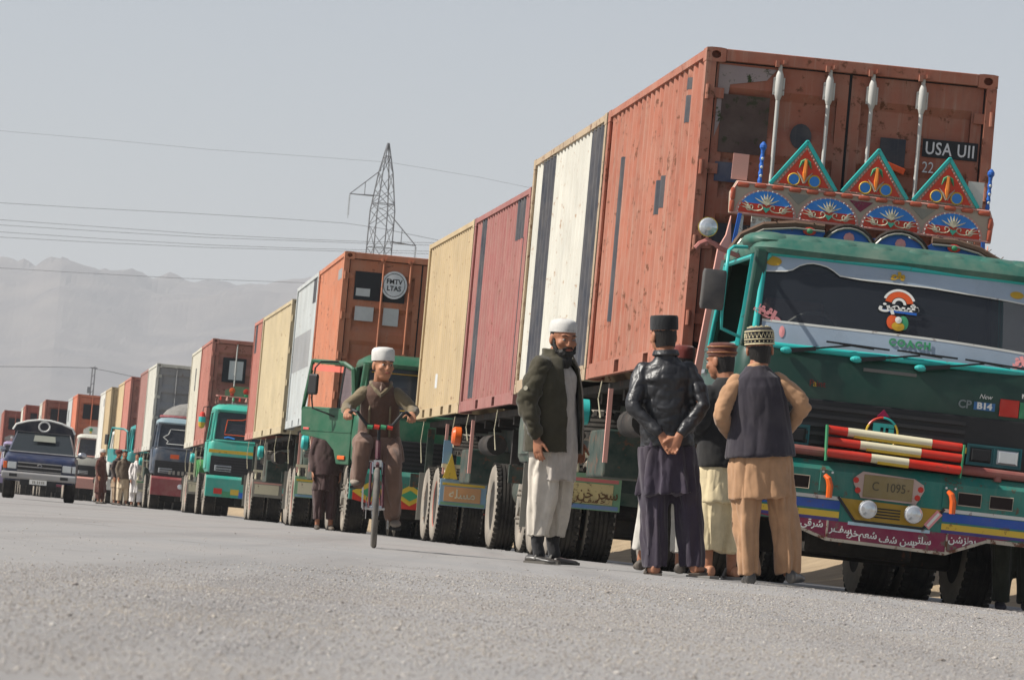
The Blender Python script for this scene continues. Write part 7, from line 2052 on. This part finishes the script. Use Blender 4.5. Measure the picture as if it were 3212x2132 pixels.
db = solid('body', dr, SK1, dv, 0.012, 1)
solid('kameez', loft(MB(), [(-0.36, 1.84, 0.85, 0.18, 0.13), (-0.36, 1.81, 1.05, 0.20, 0.13), (-0.36, 1.80, 1.15, 0.14, 0.10)], 18), LGC, db, 0.014, 2)
hair(db, HMd, 0.0)

# ---------------------------------------------------------------- transmission pylon, pole and cables
STEEL = paint('galvanised_steel', srgb(112, 116, 122), 0.6, dust=0.1, metal=0.3, bmp=0)
PYD = 390.0
def wp(px, py, d):
    """world point seen at photo pixel (px, py), d metres ahead"""
    F_, rl, pt = 9920.0, R(5.05), R(2.57)
    a, b_ = px - 1181, py - 784
    u, v = a * math.cos(rl) + b_ * math.sin(rl), -a * math.sin(rl) + b_ * math.cos(rl)
    x, Z = u / F_, -v / F_
    Y, zz_ = math.cos(pt) - Z * math.sin(pt), math.sin(pt) + Z * math.cos(pt)
    return Vector((x / Y * d, d, zz_ / Y * d + 0.195))
top = wp(885, 322, PYD)
TX, TH = wp(872, 600, PYD).x, top.z
py_ = thing('transmission_pylon', 'grey steel lattice pylon rising behind the containers', 'pylon', (TX, PYD, 0), R(24))
def hw_at(z):
    return float(np.interp(z, [0, 18, TH - 6.5, TH - 3.0, TH - 0.3], [2.4, 0.92, 0.86, 0.50, 0.05]))
def angle_bar(name, p, q, par, w=0.09):
    return link(name, MB().bar(p, q, w, w), STEEL, par)
zl = [0, 4, 8, 11.5, 14.5, 17, 19, 21, 23, 25, 27, 29, TH - 6.5, TH - 4.6, TH - 3.0, TH - 1.5, TH - 0.3]
zl = sorted(set(z for z in zl if z <= TH))
for sx, sy in ((-1, -1), (1, -1), (1, 1), (-1, 1)):
    link('tower_leg', MB().tube([(sx * hw_at(z), sy * hw_at(z), z) for z in zl], 0.06, 4), STEEL, py_)
for i in range(len(zl) - 1):
    a, b_ = hw_at(zl[i]), hw_at(zl[i + 1])
    m = MB()
    for q, ((x0, y0), (x1, y1)) in enumerate((((-1, -1), (1, -1)), ((1, -1), (1, 1)), ((1, 1), (-1, 1)), ((-1, 1), (-1, -1)))):
        m = link('lattice_brace', MB().bar((x0 * a, y0 * a, zl[i]), (x1 * b_, y1 * b_, zl[i + 1]), 0.045, 0.045), STEEL, py_)
        if (i + q) % 2 == 0:
            m = link('lattice_brace', MB().bar((x1 * a, y1 * a, zl[i]), (x0 * b_, y0 * b_, zl[i + 1]), 0.045, 0.045), STEEL, py_)
        if i % 3 == 0:
            angle_bar('lattice_strut', (x0 * a, y0 * a, zl[i]), (x1 * a, y1 * a, zl[i]), py_, 0.06)
INSU = plain('insulator_glass', srgb(150, 156, 160), 0.3)
arms = []
for s, za, L in ((-1, TH - 5.2, 2.6), (1, TH - 9.2, 2.7)):
    ar = link('cross_arm', MB().bar((s * hw_at(za), -0.6, za), (s * (hw_at(za) + L), 0, za - 0.1), 0.07, 0.07).bar((s * hw_at(za), 0.6, za), (s * (hw_at(za) + L), 0, za - 0.1), 0.07, 0.07).bar((s * hw_at(za + 2.4), 0, za + 2.4), (s * (hw_at(za) + L), 0, za - 0.1), 0.07, 0.07).bar((s * (hw_at(za) + L * 0.45), 0, za), (s * (hw_at(za) + L * 0.45), 0, za + 1.2), 0.05, 0.05), STEEL, py_)
    ins = MB()
    for q in range(11):
        ins.lathe([(0.03, 0), (0.13, 0.03), (0.03, 0.10)], (0, 0, 1), (s * (hw_at(za) + L), 0, za - 0.3 - q * 0.17), 8)
    ins.cyl((s * (hw_at(za) + L), 0, za - 0.1), (s * (hw_at(za) + L), 0, za - 2.3), 0.025, n=6)
    link('insulator_string', ins, INSU, ar)
WIREM = plain('cable_grey', srgb(104, 106, 112), 0.5)
def cable(name, label, pts, d, r=0.020):
    p3 = [wp(x, y, dd) for (x, y), dd in zip(pts, d)]
    o = link(name, MB().tube(p3, r, 5), WIREM)
    return tag(o, label, 'cable', 'overhead power cables')
cable('power_cable', 'thin topmost cable crossing the sky above the pylon arms', [(-120, 292), (0, 302), (250, 323), (480, 345), (700, 360), (900, 375), (1100, 408), (1400, 470)], [385] * 8, 0.012)
cable('power_cable', 'cable hanging from the pylon left insulator string', [(-120, 460), (0, 468), (200, 480), (420, 491), (640, 504), (797, 515), (885, 528), (1000, 552), (1200, 600)], [390] * 9)
cable('power_cable', 'upper cable of the close upper pair left of the pylon', [(-120, 496), (0, 507), (240, 524), (480, 541), (700, 552), (860, 558), (1000, 560), (1300, 562)], [395] * 8)
cable('power_cable', 'lower cable of the close upper pair left of the pylon', [(-120, 510), (0, 519), (240, 534), (480, 548), (700, 556), (860, 562), (1000, 566), (1300, 572)], [398] * 8)
cable('power_cable', 'upper cable of the close lower pair left of the pylon', [(-120, 524), (0, 535), (240, 551), (480, 565), (700, 573), (860, 577), (1000, 580), (1300, 586)], [401] * 8)
cable('power_cable', 'lower cable of the close lower pair left of the pylon', [(-120, 537), (0, 547), (240, 560), (480, 571), (700, 577), (860, 582), (1000, 586), (1300, 592)], [404] * 8)
cable('power_cable', 'single cable crossing in front of the mountain ridge', [(-120, 610), (0, 618), (200, 630), (400, 641), (560, 647), (720, 653), (900, 664)], [410] * 7)
cable('power_cable', 'faint low cable running to the small distant pole', [(-120, 842), (0, 845), (110, 846), (208, 848), (260, 858), (340, 876)], [398] * 6, 0.03)
pp = wp(211, 908, 400)
pt_ = wp(215, 848, 400)
po = thing('utility_pole', 'small twin-post utility pole far away above the white container', 'pole', (pp.x, 400, 0), 0)
for s in (-1, 1):
    link('pole_post', MB().cyl((s * 0.16, 0, 0), (s * 0.13, 0, pt_.z), 0.06, n=6), STEEL, po)
for q in range(9):
    link('pole_rung', MB().bar((-0.15, 0, 6 + q * 0.75), (0.15, 0, 6.3 + q * 0.75), 0.05, 0.05), STEEL, po)
link('pole_box', MB().box(-0.42, -0.12, -0.15, 0.15, pt_.z - 2.4, pt_.z - 1.8), STEEL, po)
link('pole_cap', MB().bar((-0.35, 0, pt_.z), (0.35, 0, pt_.z), 0.08, 0.08), STEEL, po)

# dry shrubs on the earth bank, stones and twigs on the road
SHR = plain('dry_twigs', srgb(96, 78, 56), 0.9)
rs_ = random.Random(21)
SHL = ['low dry shrub on the bank seen between the near truck wheels', 'tiny dry tuft in front of a larger shrub on the bank', 'dry shrub on the bank under the striped white container', 'largest dry shrub on the bank, behind the maroon container trailer', 'dry shrub on the bank far behind the tan container', 'dry shrub at the near end of the bank beside the front wheel']
for i, (s, l, sc) in enumerate(((36, 7.0, 0.16), (37.2, 6.6, 0.10), (44, 6.9, 0.14), (49, 7.1, 0.18), (58, 7.0, 0.15), (33.0, 6.9, 0.12))):
    p = rowpt(s, l)
    zz_ = 0.42 * math.exp(-((l - 7.6 - 0.5 * math.sin(s * 0.21)) / 1.25) ** 2) - 0.14
    m = MB()
    for q in range(46):
        a, e = rs_.uniform(0, 2 * PI), rs_.uniform(0.2, 1.2)
        d = Vector((math.cos(a) * math.cos(e), math.sin(a) * math.cos(e), math.sin(e))) * sc * rs_.uniform(0.6, 1.3)
        b0 = Vector((rs_.uniform(-1, 1), rs_.uniform(-1, 1), 0)) * sc * 0.5
        m.tube([b0, b0 + d * 0.6 + Vector((0, 0, 0.01)), b0 + d], [0.006, 0.004, 0.001], 3)
    o = link('dry_shrub', m, SHR)
    o.location = (p.x, p.y, zz_)
    tag(o, SHL[i], 'shrub', 'dry shrubs on the bank')
bake_solids()
